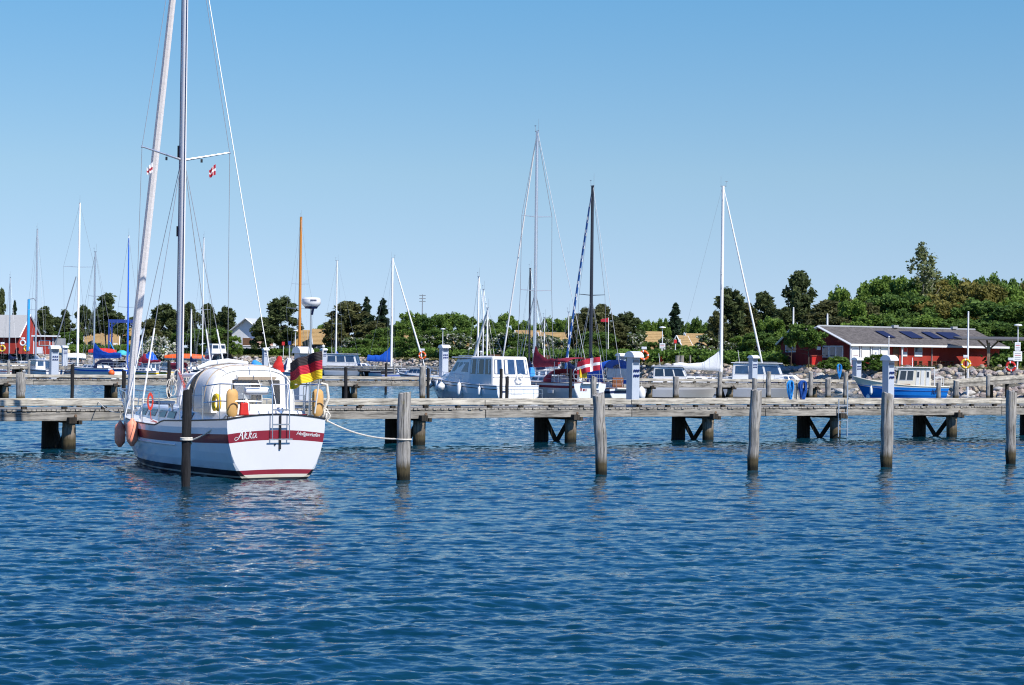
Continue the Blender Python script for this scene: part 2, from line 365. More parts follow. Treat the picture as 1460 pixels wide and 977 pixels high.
    me.materials.append(m); o = bpy.data.objects.new('water', me); C.objects.link(o); tag(o, None, None, kind='structure')
build_water()

# ------------------------------------------------------------------ land
SH = [(-900, 330), (-200, 338), (0, 342), (300, 356), (480, 345), (560, 330), (700, 296), (850, 240), (950, 214), (1150, 200), (1290, 192), (1400, 187), (1560, 180), (2300, 150)]
shore = [onz(px, CY+300, 0)*1.0 for px, Z in SH]
shore = [G(px, Z, 0) for px, Z in SH]
shore[0] = V(-420, 330, 0); shore[-1] = V(130, 150, 0)
def shore_y(x):
    for a, b in zip(shore, shore[1:]):
        if a.x <= x <= b.x: return lerp(a.y, b.y, (x-a.x)/(b.x-a.x))
    return shore[0].y if x < shore[0].x else shore[-1].y
def ground_z(x, y):
    d = y-shore_y(x)
    if d < 7: return -.6+max(0, d+1)/8*3.1
    return 2.5+min(1, (d-7)/60)*.5
m_ground = mat('grass_ground', (.10, .105, .03), .95, .35, .25, col2=(.16, .145, .06), detail=8)
m_path = mat('gravel_path', (.42, .39, .33), .95, .12, 2, detail=8)
m_bank = mat('bank_rubble', (.07, .06, .045), .95, .5, 1.6, col2=(.14, .13, .10), bump=1.0, detail=8)
def land():
    xs = np.unique(np.concatenate([np.linspace(-420, 130, 140), [s.x for s in shore]])); offs = [6.5, 7.2, 9, 12, 20, 35, 67, 140, 400, 1500, 5000]
    mb = MB(); mb.grid([[V(x, shore_y(x)+o, ground_z(x, shore_y(x)+max(o, 7))) for x in xs] for o in offs])
    mb.build('ground', m_ground, smooth=True)['kind'] = 'structure'
    mb = MB(); mb.grid([[V(x, shore_y(x)+o, ground_z(x, shore_y(x)+o)+(.012 if 7 < o < 67 else 0)) for x in xs] for o in (8.0, 9.5, 11.0)])
    mb.build('path', m_path)['kind'] = 'structure'
    mb = MB(); mb.grid([[V(x, shore_y(x)+o, z) for x in xs] for o, z in ((-2.5, -.9), (-1, -.5), (1, .35), (3, 1.15), (5, 1.9), (7.1, 2.47))])
    mb.build('bank_slope', m_bank, smooth=True)['kind'] = 'structure'
land()

# boulders of the bank
def rock_mesh(seed):
    r = random.Random(seed); bm = bmesh.new(); bmesh.ops.create_icosphere(bm, subdivisions=2, radius=1)
    sx, sy, sz = r.uniform(.9, 1.3), r.uniform(.7, 1), r.uniform(.55, .8); cuts = [(Vector((r.gauss(0, 1), r.gauss(0, 1), r.gauss(0, 1))).normalized(), r.uniform(.55, .85)) for _ in range(9)]
    for v in bm.verts:
        for nn, d in cuts:
            k = v.co.dot(nn)
            if k > d: v.co -= nn*(k-d)
        v.co = Vector((v.co.x*sx, v.co.y*sy, v.co.z*sz))
    me = bpy.data.meshes.new('boulder'); bm.to_mesh(me); bm.free(); return me
ROCKC = [mat('grey_granite', (.17, .165, .16), .9, .35, 3, col2=(.30, .29, .28)), mat('tan_granite', (.24, .19, .13), .9, .3, 3, col2=(.38, .32, .24)), mat('pinkish_granite', (.20, .165, .14), .9, .35, 3, col2=(.34, .28, .25)), mat('pale_granite', (.42, .40, .36), .9, .25, 3)]
ROCKN = ['grey', 'tan', 'pinkish', 'pale']
rocks = []
for i in range(8):
    me = rock_mesh(i+50); me.materials.append(ROCKC[i % 4]); rocks.append(me)
rr = random.Random(11); nind = 0
spots = []
for px in range(1100, 1500, 4):
    for lvl in range(4):
        spots.append((px+rr.uniform(-3, 3), lvl))
rr.shuffle(spots)
for px, lvl in spots[:300]:
    o_ = lvl*2.0+rr.uniform(-.6, .9); Z = 205
    x = G(px, 195, 0).x
    for _ in range(3): x = G(px, shore_y(x)+o_, 0).x
    y = shore_y(x)+o_; k = rr.randrange(8); s = rr.uniform(.45, 1.0)
    o = bpy.data.objects.new('boulder', rocks[k]); C.objects.link(o); o.location = (x, y, ground_z(x, y)+.12*s); o.scale = (s*.75, s*.7, s*.7); o.rotation_euler = (rr.uniform(-.3, .3), rr.uniform(-.3, .3), rr.uniform(0, 6.3))
    tag(o, '%s angular boulder in the stone bank below the red buildings' % ROCKN[k % 4], 'boulder', 'boulders in the bank below the red buildings')
def rubble():
    verts, faces, mi = [], [], []; b = 0
    data = []
    for me in rocks:
        vv = np.zeros(len(me.vertices)*3); me.vertices.foreach_get('co', vv); ff = [tuple(p.vertices) for p in me.polygons]; data.append((vv.reshape(-1, 3), ff))
    r = random.Random(5)
    for i in range(5200):
        x = r.uniform(-150, 62); o_ = r.uniform(-.8, 6.9); y = shore_y(x)+o_
        px = CX+F*x/y
        if px > 1480 or px < -20 or (px > 1090 and r.random() < .45): continue
        s = r.uniform(.22, .58); k = r.randrange(8); vv, ff = data[k]; q = r.uniform(0, 6.3); c, s_ = math.cos(q), math.sin(q)
        M_ = np.array([[c, -s_, 0], [s_, c, 0], [0, 0, 1]])*s; tx = vv@M_.T+np.array([x, y, ground_z(x, y)+.1*s])
        verts.append(tx); faces += [tuple(b+j for j in f) for f in ff]; mi += [k % 4]*len(ff); b += len(vv)
    me = bpy.data.meshes.new('stone_bank'); me.from_pydata(np.concatenate(verts).tolist(), [], faces)
    for m in ROCKC: me.materials.append(m)
    me.polygons.foreach_set('material_index', mi); me.update()
    o = bpy.data.objects.new('stone_bank', me); C.objects.link(o); tag(o, 'rubble stones piled along the far harbour bank', 'stones', kind='stuff')
rubble()

m_bolt = mat('rusty_bolt_plate', (.16, .10, .06), .8, .3, 8)
# ------------------------------------------------------------------ piers
def pier(name, label, org, ang, x0, x1, width, bents, bay, deckz=1.64, detail=True):
    t = thing(name, label, 'pier', (org.x, org.y, 0), ang)
    W = width
    r = random.Random(hash(bents[0]) % 100 if False else int(abs(org.x)*10))
    # deck boards
    mb = MB(); x = x0; zt = deckz-.27
    while x < x1:
        wd = .145; mb.box((x+wd/2, W/2+r.uniform(-.03, .03), zt-.035+r.uniform(-.006, .006)), (wd, W+.10, .06)); x += wd+(.022 if detail else .02)
    mb.build('deck', m_deckw, t)
    # kerb rails on spacer blocks
    for side, yy in ((0, .09), (1, W-.09)):
        x = x0
        while x < x1:
            ln = min(bay, x1-x)
            mb = MB(); mb.box((x+ln/2, yy+r.uniform(-.02, .02), deckz-.065+r.uniform(-.008, .008)), (ln-.02, .17, .19), rot=(0, r.uniform(-.0015, .0015), 0)); mb.build('kerb_rail', m_rail, t, bevel=.015)
            x += ln
        x = x0+.4
        while x < x1 and detail:
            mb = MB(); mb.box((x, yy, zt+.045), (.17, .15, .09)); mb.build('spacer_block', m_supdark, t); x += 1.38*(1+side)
    # edge and inner stringers
    for yy in (.03, W-.03):
        x = x0
        while x < x1:
            ln = min(bay, x1-x)
            mb = MB(); mb.box((x+ln/2, yy+r.uniform(-.015, .015), zt-.235+r.uniform(-.01, .01)), (ln-.03, .13, .30)); mb.build('edge_beam', m_beam, t, bevel=.012)
            x += ln
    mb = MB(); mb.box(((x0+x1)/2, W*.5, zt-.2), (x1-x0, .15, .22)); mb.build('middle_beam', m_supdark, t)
    for n_, bx in enumerate(bents):
        b = bpy.data.objects.new('support', None)
        mb = MB(); tilt = r.uniform(-.03, .03)
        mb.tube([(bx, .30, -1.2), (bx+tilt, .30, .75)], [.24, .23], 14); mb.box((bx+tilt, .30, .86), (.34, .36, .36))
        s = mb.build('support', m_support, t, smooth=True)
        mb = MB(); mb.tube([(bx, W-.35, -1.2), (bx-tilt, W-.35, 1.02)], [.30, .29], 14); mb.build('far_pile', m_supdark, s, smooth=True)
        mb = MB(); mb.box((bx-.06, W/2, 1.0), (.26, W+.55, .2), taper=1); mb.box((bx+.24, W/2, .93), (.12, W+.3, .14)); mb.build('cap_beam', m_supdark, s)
        mb = MB()
        for ya, yb in ((.5, W*.5), (W-.55, W*.5)):
            mb.tube([(bx+.05, ya, .86), (bx+.05, yb, -.02)], .12, 4)
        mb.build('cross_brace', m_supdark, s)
        if detail:
            mb = MB(); mb.lathe((bx+.1, -.03, zt-.22), [(0, -.035), (.05, -.035), (.05, .02), (0, .02)], 8, 'y'); mb.build('beam_bolt', m_bolt, s)
    return t
P1 = onz(83, 642); P1b = onz(1330, 624)
A1 = math.atan2(P1b.y-P1.y, P1b.x-P1.x)
e1 = V(math.cos(A1), math.sin(A1), 0); n1 = V(-math.sin(A1), math.cos(A1), 0)
bay1 = (P1b-P1).length/6*1.024
pier1 = pier('wooden_pier', 'long weathered timber pier crossing the whole photo behind the white yacht', P1+e1*.47, A1, -bay1*3.6, bay1*9.4, 2.75, [bay1*k for k in (-1, 0, 1, 2, 3, 4, 5, 6, 7)], bay1)
P2 = onz(60, 535, 1.64); P2b = onz(1130, 542, 1.64)
A2 = math.atan2(P2b.y-P2.y, P2b.x-P2.x); e2 = V(math.cos(A2), math.sin(A2), 0); n2_ = V(-math.sin(A2), math.cos(A2), 0)
def on_pier(P, e, px, back=0.0, nn=None):
    s = 0
    for _ in range(30):
        q = P+e*s+(nn*back if nn else V(0, 0, 0)); pr = CX+F*q.x/q.y; s += (px-pr)*q.y/F
    return s
b2 = [on_pier(P2, e2, px) for px in (10, 166, 330, 508, 650, 790, 930, 1045, 1165, 1260)]
end2 = on_pier(P2, e2, 1345)
pier2 = pier('wooden_pier', 'second timber pier farther back with motor boats moored along it', V(P2.x, P2.y, 0), A2, -60, end2, 2.2, b2, 6.6)
# ramp from second pier up to the shore
def ramp():
    a = P2+e2*end2; sx = 58.5
    b = V(60, 190.5, 2.62)
    d = (b-V(a.x, a.y, 1.42)); L_ = math.hypot(d.x, d.y); an = math.atan2(d.y, d.x); sl = math.atan2(d.z, L_)
    t = thing('timber_ramp', 'sloping timber ramp joining the second pier to the stone bank', 'ramp', (a.x, a.y, 1.38), an)
    mb = MB(); x = 0.03
    while x < L_: mb.box((x, 1.1, x*math.tan(sl)), (.15, 2.3, .05), rot=(0, -sl, 0)); x += .17
    mb.build('deck', m_deckw, t)
    for yy in (.05, 2.15):
        mb = MB(); mb.box((L_/2, yy, L_/2*math.tan(sl)+.12), (L_, .16, .16), rot=(0, -sl, 0)); mb.build('kerb_rail', m_rail, t)
        mb = MB(); mb.box((L_/2, yy-.01, L_/2*math.tan(sl)-.22), (L_, .12, .3), rot=(0, -sl, 0)); mb.build('edge_beam', m_beam, t)
    for x in (L_*.33, L_*.66):
        for yy in (.3, 1.9): mb = MB(); mb.tube([(x, yy, -3), (x, yy, x*math.tan(sl)-.2)], .17, 10); mb.build('support', m_supdark, t)
ramp()
# farther piers
P3 = onz(20, 520.5, 1.64)
def small_pier(name, label, pa, pb, W):
    a, b = pa, pb; d = b-a; L_ = d.length; an = math.atan2(d.y, d.x)
    pier(name, label, V(a.x, a.y, 0), an, 0, L_, W, [L_*k/max(1, int(L_/7)) for k in range(1, int(L_/7))], 6.6, detail=False)
small_pier('wooden_pier', 'short timber pier in front of the small boats at far left', G(-60, 232, 0), G(118, 240, 0), 2.0)
small_pier('wooden_pier', 'low far timber pier beneath the blue covered sailboat', G(452, 272, 0), G(640, 262, 0), 2.0)

# ------------------------------------------------------------------ mooring piles
def pile(px, Z=None, base=None, top=None, w=16, m=None, label='', group=None, lean=(0, 0), cat='mooring pile', rope=False, seed=0):
    b = onz(px, base, 0) if base else G(px, Z, 0)
    zt = at(px, top, b.y).z; r = w/2*b.y/F
    mb = MB(); n = 9; rg = random.Random(int(px)*3+seed); pts = []; rs = []
    for i in range(n+1):
        f_ = i/n; z = lerp(-1.2, zt, f_)
        pts.append((lean[0]*(z)+rg.uniform(-.014, .014)*r/.18, lean[1]*z, z)); rs.append(r*rg.uniform(.93, 1.07)*(.88 if i == 0 else 1))
    pts.append((pts[-1][0], pts[-1][1], zt+.015)); rs.append(r*.86); slx, sly = rg.uniform(-.35, .35), rg.uniform(-.3, .3)
    mb.tube(pts, rs, 18)
    for k, v in enumerate(mb.v):
        q = math.atan2(v[1], v[0]); d = 1+.05*math.sin(q*5+rg.random())+.03*math.sin(q*9)
        mb.v[k] = (v[0]*d, v[1]*d, v[2]+((v[0]-pts[-1][0])*slx+v[1]*sly-.03*abs(math.sin(q*2.5)) if v[2] > zt-.05 else 0))
    o = mb.build('mooring_pile', m, smooth=True); tag(o, label, cat, group, loc=(b.x, b.y, 0))
    return o
GP = 'mooring piles standing in the near water'
pile(265, base=693, top=557, w=13, m=m_tar, label='slim black mooring pile in front of the white yacht hull', group=GP)
pile(575, base=685, top=560, w=19.5, m=m_pile, label='thick grey mooring pile right of the white yacht stern, rope tied round it', group=GP)
pile(857.5, base=678, top=562, w=17, m=m_pile, label='crooked grey mooring pile in front of the Danish flag boat', group=GP, lean=(-.045, 0))
pile(1073, base=671, top=556, w=16, m=m_pile, label='grey mooring pile leaning slightly, in front of the pier beside the blue hose', group=GP, lean=(.03, 0))
pile(1264, base=667, top=561, w=17, m=m_pile, label='grey mooring pile in front of the rightmost service pedestal', group=GP)
pile(1441, base=661, top=558, w=14, m=m_pile, label='grey mooring pile at the far right edge of the photo', group=GP)
GM = 'piles standing between the two piers'
pile(29, Z=124, top=532, w=13, m=m_pile, label='grey lichen spotted pile behind the left end of the pier', group=GM)
pile(102.5, base=572.5, top=520, w=5.2, m=m_tar, label='thin black pile left of the yacht bow, behind the pier', group=GM)
pile(176, Z=124, top=528, w=6, m=m_tar, label='thin black pile rising right beside the yacht bow', group=GM)
pile(240, Z=126, top=515, w=4.5, m=m_tar, label='thin black pile seen between yacht mast and bow', group=GM)
pile(492.5, Z=122, top=524, w=5, m=m_tar, label='thin black pile right of the German flag', group=GM)
pile(550, base=560, top=518, w=3.6, m=m_tar, label='thin black pile beyond the second pier near the blue sail cover', group=GM)
pile(602, Z=141, top=522, w=9, m=m_pile, label='grey pile at the bow of the white motor yacht', group=GM)
pile(610, Z=138, top=525, w=4.6, m=m_tar, label='thin black pile at the bow of the white motor yacht', group=GM)
pile(714, Z=130, top=526, w=4.6, m=m_tar, label='taller of two thin black piles at the motor yacht stern', group=GM)
pile(722.5, Z=130, top=537, w=5, m=m_tar, label='shorter of two thin black piles at the motor yacht stern', group=GM)
pile(813, Z=131, top=526, w=4.4, m=m_tar, label='thin black pile in front of the burgundy striped sailboat', group=GM)
pile(846, Z=127, top=537, w=8.5, m=m_pile, label='grey pile hidden behind the crooked pile, under the Danish flag', group=GM)
for px, top, w_, lb in ((963.5, 537, 8.5, 'grey pile left of the white mast on the right'), (1026, 530, 6.5, 'grey pile directly under the tall white mast'), (1075.5, 540, 7, 'grey pile behind the leaning pile and pedestal'), (1095.5, 530, 6.8, 'grey pile left of the blue hose rack'), (1155.5, 530, 6.5, 'grey pile right of the blue hose rack'), (1180.5, 539, 8, 'wide flat topped grey pile left of the pier ladder'), (1205.5, 531, 7, 'grey pile behind the pier ladder, beside the blue coil'), (1363, 543, 8.5, 'grey pile right of the blue fishing boat'), (1408.5, 535, 5.5, 'grey pile in front of the timber ramp')):
    pile(px, Z=on_pier(P2, e2, px)*e2.y+P2.y-2.2, top=top, w=w_, m=m_pile, label=lb, group=GM)
pile(1338, Z=157, top=545, w=6, m=m_pile, label='grey pile against the stern of the blue fishing boat', group=GM)
GF = 'far piles by the stone bank'
for px, Z, top, base_, w_, lb in ((12, 228, 514, 0, 4, 'short grey pile at the left edge by the far pier'), (41, 228, 514, 0, 4, 'short grey pile left of the small motor cruiser'), (562, 262, 521, 0, 3, 'far grey pile below the blue sail cover'), (428, 262, 520, 0, 3, 'far grey pile behind the German flag')):
    pile(px, Z=Z, top=top, w=w_, m=m_pile, label=lb, group=GF)

# ------------------------------------------------------------------ service pedestals
def pedestal(loc, h, w_, label, rz):
    t = thing('service_pedestal', label, 'service pedestal', loc, rz, 'water and power pedestals on the piers')
    d = w_*.95; mb = MB(); mb.box((0, 0, (h-.2)/2), (w_*.82, d, h-.2)); mb.build('body', m_stand, t, bevel=.015)
    mb = MB(); n = 9; A = []; B_ = []
    for i in range(n+1):
        q = math.pi*i/n; yy = -.16-math.cos(q)*(d/2+.14)+.1; zz = h-.22+math.sin(q)*.24
        A.append(V(-w_/2-.02, yy, zz)); B_.append(V(w_/2+.02, yy, zz))
    mb.grid([A, B_]); mb.add(A, [tuple(range(n+1))]); mb.add(B_, [tuple(range(n+1))[::-1]]); mb.add([A[0], B_[0], B_[-1], A[-1]], [(0, 1, 2, 3)])
    mb.build('hood', m_standw, t)
    mb = MB(); mb.box((0, -d/2-.004, h-.42), (w_*.6, .02, .2)); mb.build('meter_window', m_glassb, t)
    for zz in (h-.75, h-.95):
        for k in (-1, 0, 1):
            mb = MB(); mb.box((k*w_*.22, -d/2-.03, zz), (w_*.13, .05, .09), rot=(.5, 0, 0)); mb.build('socket', m_socket, t)
    return t
zd = 1.37
def on1(px, back): s = on_pier(P1, e1, px, back, n1); q = P1+e1*s+n1*back; return (q.x, q.y, zd)
def on2(px, back): s = on_pier(P2, e2, px, back, n2_); q = P2+e2*s+n2_*back; return (q.x, q.y, zd)
pedestal(on1(903, .45), 2.2, .44, 'tallest grey service pedestal on the near pier, right of the blue canopy boat', A1)
pedestal(on1(1267, .45), 2.2, .42, 'grey service pedestal on the near pier, in front of the blue fishing boat', A1)
pedestal(on1(431, .5), 2.2, .50, 'grey service pedestal on the near pier behind the German flag', A1)
for px, top, lb in ((77.5, 493, 'tall pale service pedestal in front of the small motor cruiser'), (1074, 507, 'pale service pedestal on the second pier below the white forestay'), (1222, 510, 'pale service pedestal at the bow of the blue fishing boat'), (633, 492, 'pale service pedestal above the bow of the motor yacht'), (885.5, 504, 'pale service pedestal half hidden by the blue canopy')):
    l = on2(px, 1.1); pedestal(l, at(px, top, l[1]).z-l[2], .62, lb, A2)
for px, Z, top, bot, w_, lb in ((92, 236, 493, 522, .7, 'pale service pedestal on the short far pier at left'), (378, 250, 497, 524, .7, 'pale service pedestal left of the red cloth bundle'), (461, 250, 497, 522, .7, 'far pale service pedestal behind the flagstaff')):
    p = at(px, bot, Z); pedestal(p, at(px, top, Z).z-p.z, w_, lb, A2)

# ladder and hoses on the near pier
def pier_ladder():
    s = on_pier(P1, e1, 1203, -.12, n1); q = P1+e1*s-n1*.12
    t = thing('pier_ladder', 'steel ladder hanging on the near pier below the blue coil', 'ladder', (q.x, q.y, 0), A1)
    zt = 3.36-(545-513)/(F/q.y); wd = .24
    for sx, top in ((-wd, zt-.72), (wd, zt+.05)):
        mb = MB(); mb.tube([(sx, 0, .1), (sx, 0, top)], .028, 8); mb.build('rail', m_alu, t, smooth=True)
    for z in (.42, .78, 1.1, 1.4): mb = MB(); mb.tube([(-wd, 0, z), (wd, 0, z)], .022, 6); mb.build('rung', m_alu, t)
pier_ladder()
m_hosed = mat('dark_blue_hose', (.01, .07, .30), .5, .2, 8)
def hose_rack(loc, label, s=1.0, m=m_hose, rack=True, seed=1):
    t = thing('hose_rack', label, 'hose rack', loc, A1)
    r = random.Random(seed)
    for k, sx in enumerate((-.36, .36) if rack else (0,)):
        mb = MB(); mb.box((sx*s*.35 if rack else 0, 0, .55*s), (.08, .08, 1.1*s)); mb.build('post', m_rail, t)
    for j, sx in enumerate((-.33, .33) if rack else (0,)):
        mb = MB()
        for i in range(9):
            a = [];w0 = r.uniform(.12, .27)*s; h0 = r.uniform(.5, .95)*s; ox = sx*s+r.uniform(-.04, .04)
            for q in range(21):
                th = 2*math.pi*q/20; a.append((ox+w0*math.cos(th)*(.6+.4*math.sin(th)), -.08+r.uniform(-.01, .01)-.012*i, 1.08*s-h0/2+h0/2*math.sin(th)))
            mb.tube(a, .02, 6)
        mb.build('hose_coil', m if j == 0 else m_hosed, t, smooth=True)
    mb = MB(); mb.box((0, 0, 1.02*s), (1.0*s if rack else .2, .07, .07)); mb.build('crossbar', m_rail, t)
    return t
hose_rack(on1(1134, .35), 'bright blue hoses coiled over a timber rack on the near pier', 1.0)
hose_rack(on2(1196, .4), 'blue hose coil on a post of the second pier, behind the ladder', 1.5, rack=False, seed=4)
# ------------------------------------------------------------------ boats: shared builders
class Hull:
    def __init__(s, L, B, sheer, tw=.82, tm=.42, p=2.0, q=.85, zk0=-.02, draft=.45, ka=.24, kf=1.0, rake=.8, srake=0.0):
        s.__dict__.update(L=L, B=B, sheer=sheer, tw=tw, tm=tm, p=p, q=q, zk0=zk0, draft=draft, ka=ka, kf=kf, rake=rake, srake=srake)
    def half(s, t):
        if t < s.tm: return s.B/2*(s.tw+(1-s.tw)*math.sin(math.pi/2*t/s.tm))
        return s.B/2*max(0, 1-((t-s.tm)/(1-s.tm))**s.p)**s.q
    def zk(s, t):
        return s.zk0*(1-t)**2-s.draft*math.sin(math.pi*min(1, t*1.08))**.6*(1 if t < .9 else max(0, (1-t)/.1)) - .1
    def pos(s, t, z, side=1, off=0.0):
        zs = s.sheer(t); zk = s.zk(t) if t > .001 else s.zk0; u = min(1, max(.002, (z-zk)/max(.05, (zs-zk))))
        k = lerp(s.ka, s.kf, min(1, max(0, (t-.25)/.75))**1.6)
        y = s.half(t)*math.sin(math.pi/2*u)**k+off
        x = s.L*t-s.rake*(1-u)*t**5+s.srake*(1-u)*(1-t)**6
        return V(x, y*side, z)
    def build(s, parent, rows, side_mi, trans_mi, mats, camber=.08, deck_m=None, deckz=0, nst=28, rail=m_black, rail_r=.025, crown=0.0):
        ts = [0, .003]+[i/nst for i in range(1, nst+1)]
        def zz(row, t):
            z = row(t) if callable(row) else row
            return min(max(z, (s.zk(t) if t > .001 else s.zk0)), s.sheer(t))
        mb = MB()
        for side in (1, -1):
            P = [[s.pos(t, zz(r, t), side) for t in ts] for r in rows]
            for i in range(len(rows)-1): mb.grid([P[i], P[i+1]] if side == -1 else [P[i+1], P[i]], mi=side_mi[i])
            K = [[V(p.x, 0, p.z) for p in P[0]], P[0]]; mb.grid(K if side == -1 else K[::-1], mi=side_mi[0])
        o = mb.build('hull', mats, parent, smooth=True)
        mb = MB(); nx = 12; hs = s.sheer(0)
        G_ = []
        for r in rows:
            z = zz(r, 0); p = s.pos(0, z); f_ = (z-s.zk0)/(hs-s.zk0)
            G_.append([V(p.x-.0, p.y*(1-2*j/nx), z+crown*f_*(1-(1-2*j/nx)**2)) for j in range(nx+1)])
        for i in range(len(rows)-1): mb.grid([G_[i], G_[i+1]], mi=trans_mi[i])
        mb.build('transom', mats, parent, smooth=True)
        mb = MB(); D = []
        for t in ts:
            p = s.pos(t, s.sheer(t)); z = (deckz(t) if callable(deckz) else s.sheer(t)-.03)
            D.append([V(p.x, p.y*(1-j/4), z+camber*(1-(1-j/4)**2)*min(1, p.y)) for j in range(9)])
        mb.grid(D); mb.build('deck', deck_m or m_gel2, parent, smooth=True)
        if rail:
            mb = MB()
            for side in (1, -1): mb.tube([s.pos(t, s.sheer(t), side)+V(0, 0, .01) for t in ts], rail_r, 6)
            pp = s.pos(0, hs); mb.tube([V(pp.x-.005, pp.y*(1-2*j/nx), hs+crown*(1-(1-2*j/nx)**2)+.01) for j in range(nx+1)], rail_r, 6)
            mb.build('toe_rail', rail, parent, smooth=True)
        return o
    def line(s, parent, name, z, t0, t1, r, m, off=.01, sides=(1, -1)):
        mb = MB()
        for side in sides: mb.tube([s.pos(lerp(t0, t1, i/24), z(lerp(t0, t1, i/24)) if callable(z) else z, side, off) for i in range(25)], r, 6)
        return mb.build(name, m, parent, smooth=True)

class Cab:
    """tapered deckhouse: bottom x0b..x1b half width wb at z0, top x0t..x1t half width wt at z1"""
    def __init__(s, x0b, x1b, x0t, x1t, wb, wt, z0, z1, nb=None, nt_=None):
        nb = nb if nb is not None else wb; nt_ = nt_ if nt_ is not None else wt
        s.c = {'ap0': V(x0b, wb, z0), 'as0': V(x0b, -wb, z0), 'fp0': V(x1b, nb, z0), 'fs0': V(x1b, -nb, z0), 'ap1': V(x0t, wt, z1), 'as1': V(x0t, -wt, z1), 'fp1': V(x1t, nt_, z1), 'fs1': V(x1t, -nt_, z1)}
    FACES = {'port': ('fp0', 'ap0', 'ap1', 'fp1'), 'star': ('as0', 'fs0', 'fs1', 'as1'), 'aft': ('ap0', 'as0', 'as1', 'ap1'), 'fore': ('fs0', 'fp0', 'fp1', 'fs1')}
    def build(s, name, m, parent, bevel=.05, roof=.06):
        k = list(s.c); mb = MB(); vs = [s.c[i] for i in k]; ix = {n_: i for i, n_ in enumerate(k)}
        fs = [tuple(ix[a] for a in s.FACES[f]) for f in s.FACES]+[(ix['ap1'], ix['as1'], ix['fs1'], ix['fp1']), (ix['ap0'], ix['fp0'], ix['fs0'], ix['as0'])]
        mb.add(vs, fs); o = mb.build(name, m, parent, bevel=bevel); return o
    def pt(s, side, u, v):
        a, b, c, d = [s.c[i] for i in s.FACES[side]]
        return (a*(1-u)+b*u)*(1-v)+(d*(1-u)+c*u)*v
    def win(s, side, u0, v0, u1, v1, parent, m=m_glass, name='window', t=.03, skew=0, frame=None):
        q = [s.pt(side, u0, v0), s.pt(side, u1, v0), s.pt(side, u1-skew, v1), s.pt(side, u0+skew, v1)]
        if frame:
            c = sum(q, V(0, 0, 0))/4; mb = MB(); mb.slab([c+(p-c)*1.14 for p in q], t*.6); f_ = mb.build('window_frame', frame, parent)
        mb = MB(); mb.slab(q, t); return mb.build(name, m, parent)

def stay(mb, a, b, r=.012, n=5, sag=0):
    a, b = V(*a), V(*b)
    if sag: mb.tube([a.lerp(b, i/10)-V(0, 0, sag*4*(i/10)*(1-i/10)) for i in range(11)], r, n)
    else: mb.tube([a, b], r, n)
def mast(parent, x, z0, z1, r, m, spreaders=(), y=0, rake=0, head=True, wind=True, rb=.85):
    mb = MB(); mb.tube([(x, y, z0), (x-rake*.5, y, (z0+z1)/2), (x-rake, y, z1)], [r, r*.98, r*rb], 12); o = mb.build('mast', m, parent, smooth=True)
    for z, hw in spreaders:
        f_ = (z-z0)/(z1-z0); mb = MB()
        for s_ in (1, -1): mb.tube([(x-rake*f_, y, z-.06), (x-rake*f_-.12, y+s_*hw, z)], [.035, .022], 6)
        mb.build('spreader', m_alu if m is not m_spark else m_spark, o, smooth=True)
    if head:
        mb = MB(); mb.tube([(x-rake-.25, y, z1), (x-rake+.3, y, z1)], .03, 6)
        if wind: mb.tube([(x-rake+.25, y, z1), (x-rake+.3, y, z1+.45)], .012, 5); mb.box((x-rake+.3, y, z1+.42), (.28, .03, .03)); mb.tube([(x-rake-.2, y, z1), (x-rake-.2, y, z1+.9)], .009, 5)
        mb.build('masthead_fitting', m_wire, o)
    return o
def rails(parent, hull, t0, t1, dz, n, m=m_steel, r=.012, mid=True, name='lifeline', post='stanchion', sides=(1, -1), inset=.06, rp=.013):
    for s_ in sides:
        P = []
        for i in range(n):
            t = lerp(t0, t1, i/(n-1)); b = hull.pos(t, hull.sheer(t), s_, -inset); P.append(b)
        for b in P: mb = MB(); mb.tube([b, b+V(0, 0, dz)], rp, 6); mb.build(post, m, parent)
        mb = MB(); mb.tube([b+V(0, 0, dz) for b in P], r, 5)
        if mid: mb.tube([b+V(0, 0, dz*.5) for b in P], r*.8, 5)
        mb.build(name, m, parent)
def pulpit(parent, hull, dz=.6, t=.9, m=m_steel, r=.016, ext=.25):
    mb = MB(); a = hull.pos(t, hull.sheer(t), 1, -.05); b = hull.pos(t, hull.sheer(t), -1, -.05); L = hull.L; z = hull.sheer(1)
    m1 = hull.pos(.965, hull.sheer(.965), 1, 0); m2 = hull.pos(.965, hull.sheer(.965), -1, 0)
    top = [a+V(0, 0, dz), m1+V(0, .1, dz+.03), V(L+ext, .12, z+dz+.05), V(L+ext, -.12, z+dz+.05), m2+V(0, -.1, dz+.03), b+V(0, 0, dz)]
    mb.tube(top, r, 6); mb.tube([p-V(0, 0, dz*.5) for p in top], r*.8, 6)
    for p, q in ((a, top[0]), (b, top[5]), (m1, top[1]), (m2, top[4]), (V(L-.05, .05, z), top[2]), (V(L-.05, -.05, z), top[3])): mb.tube([p, q], r, 6)
    mb.build('pulpit', m, parent, smooth=True)
def pushpit(parent, hull, dz=.65, t=.1, m=m_steel, r=.016, gap=0):
    mb = MB(); z = hull.sheer(0); w_ = hull.half(0)-.06
    top = [hull.pos(t, hull.sheer(t), 1, -.06)+V(0, 0, dz), V(.08, w_, z+dz), V(.05, w_*.5, z+dz), V(.05, -w_*.5, z+dz), V(.08, -w_, z+dz), hull.pos(t, hull.sheer(t), -1, -.06)+V(0, 0, dz)]
    mb.tube(top, r, 6); mb.tube([p-V(0, 0, dz*.48) for p in top], r*.9, 6)
    for p in top: mb.tube([p-V(0, 0, dz), p], r, 6)
    mb.build('pushpit', m, parent, smooth=True)
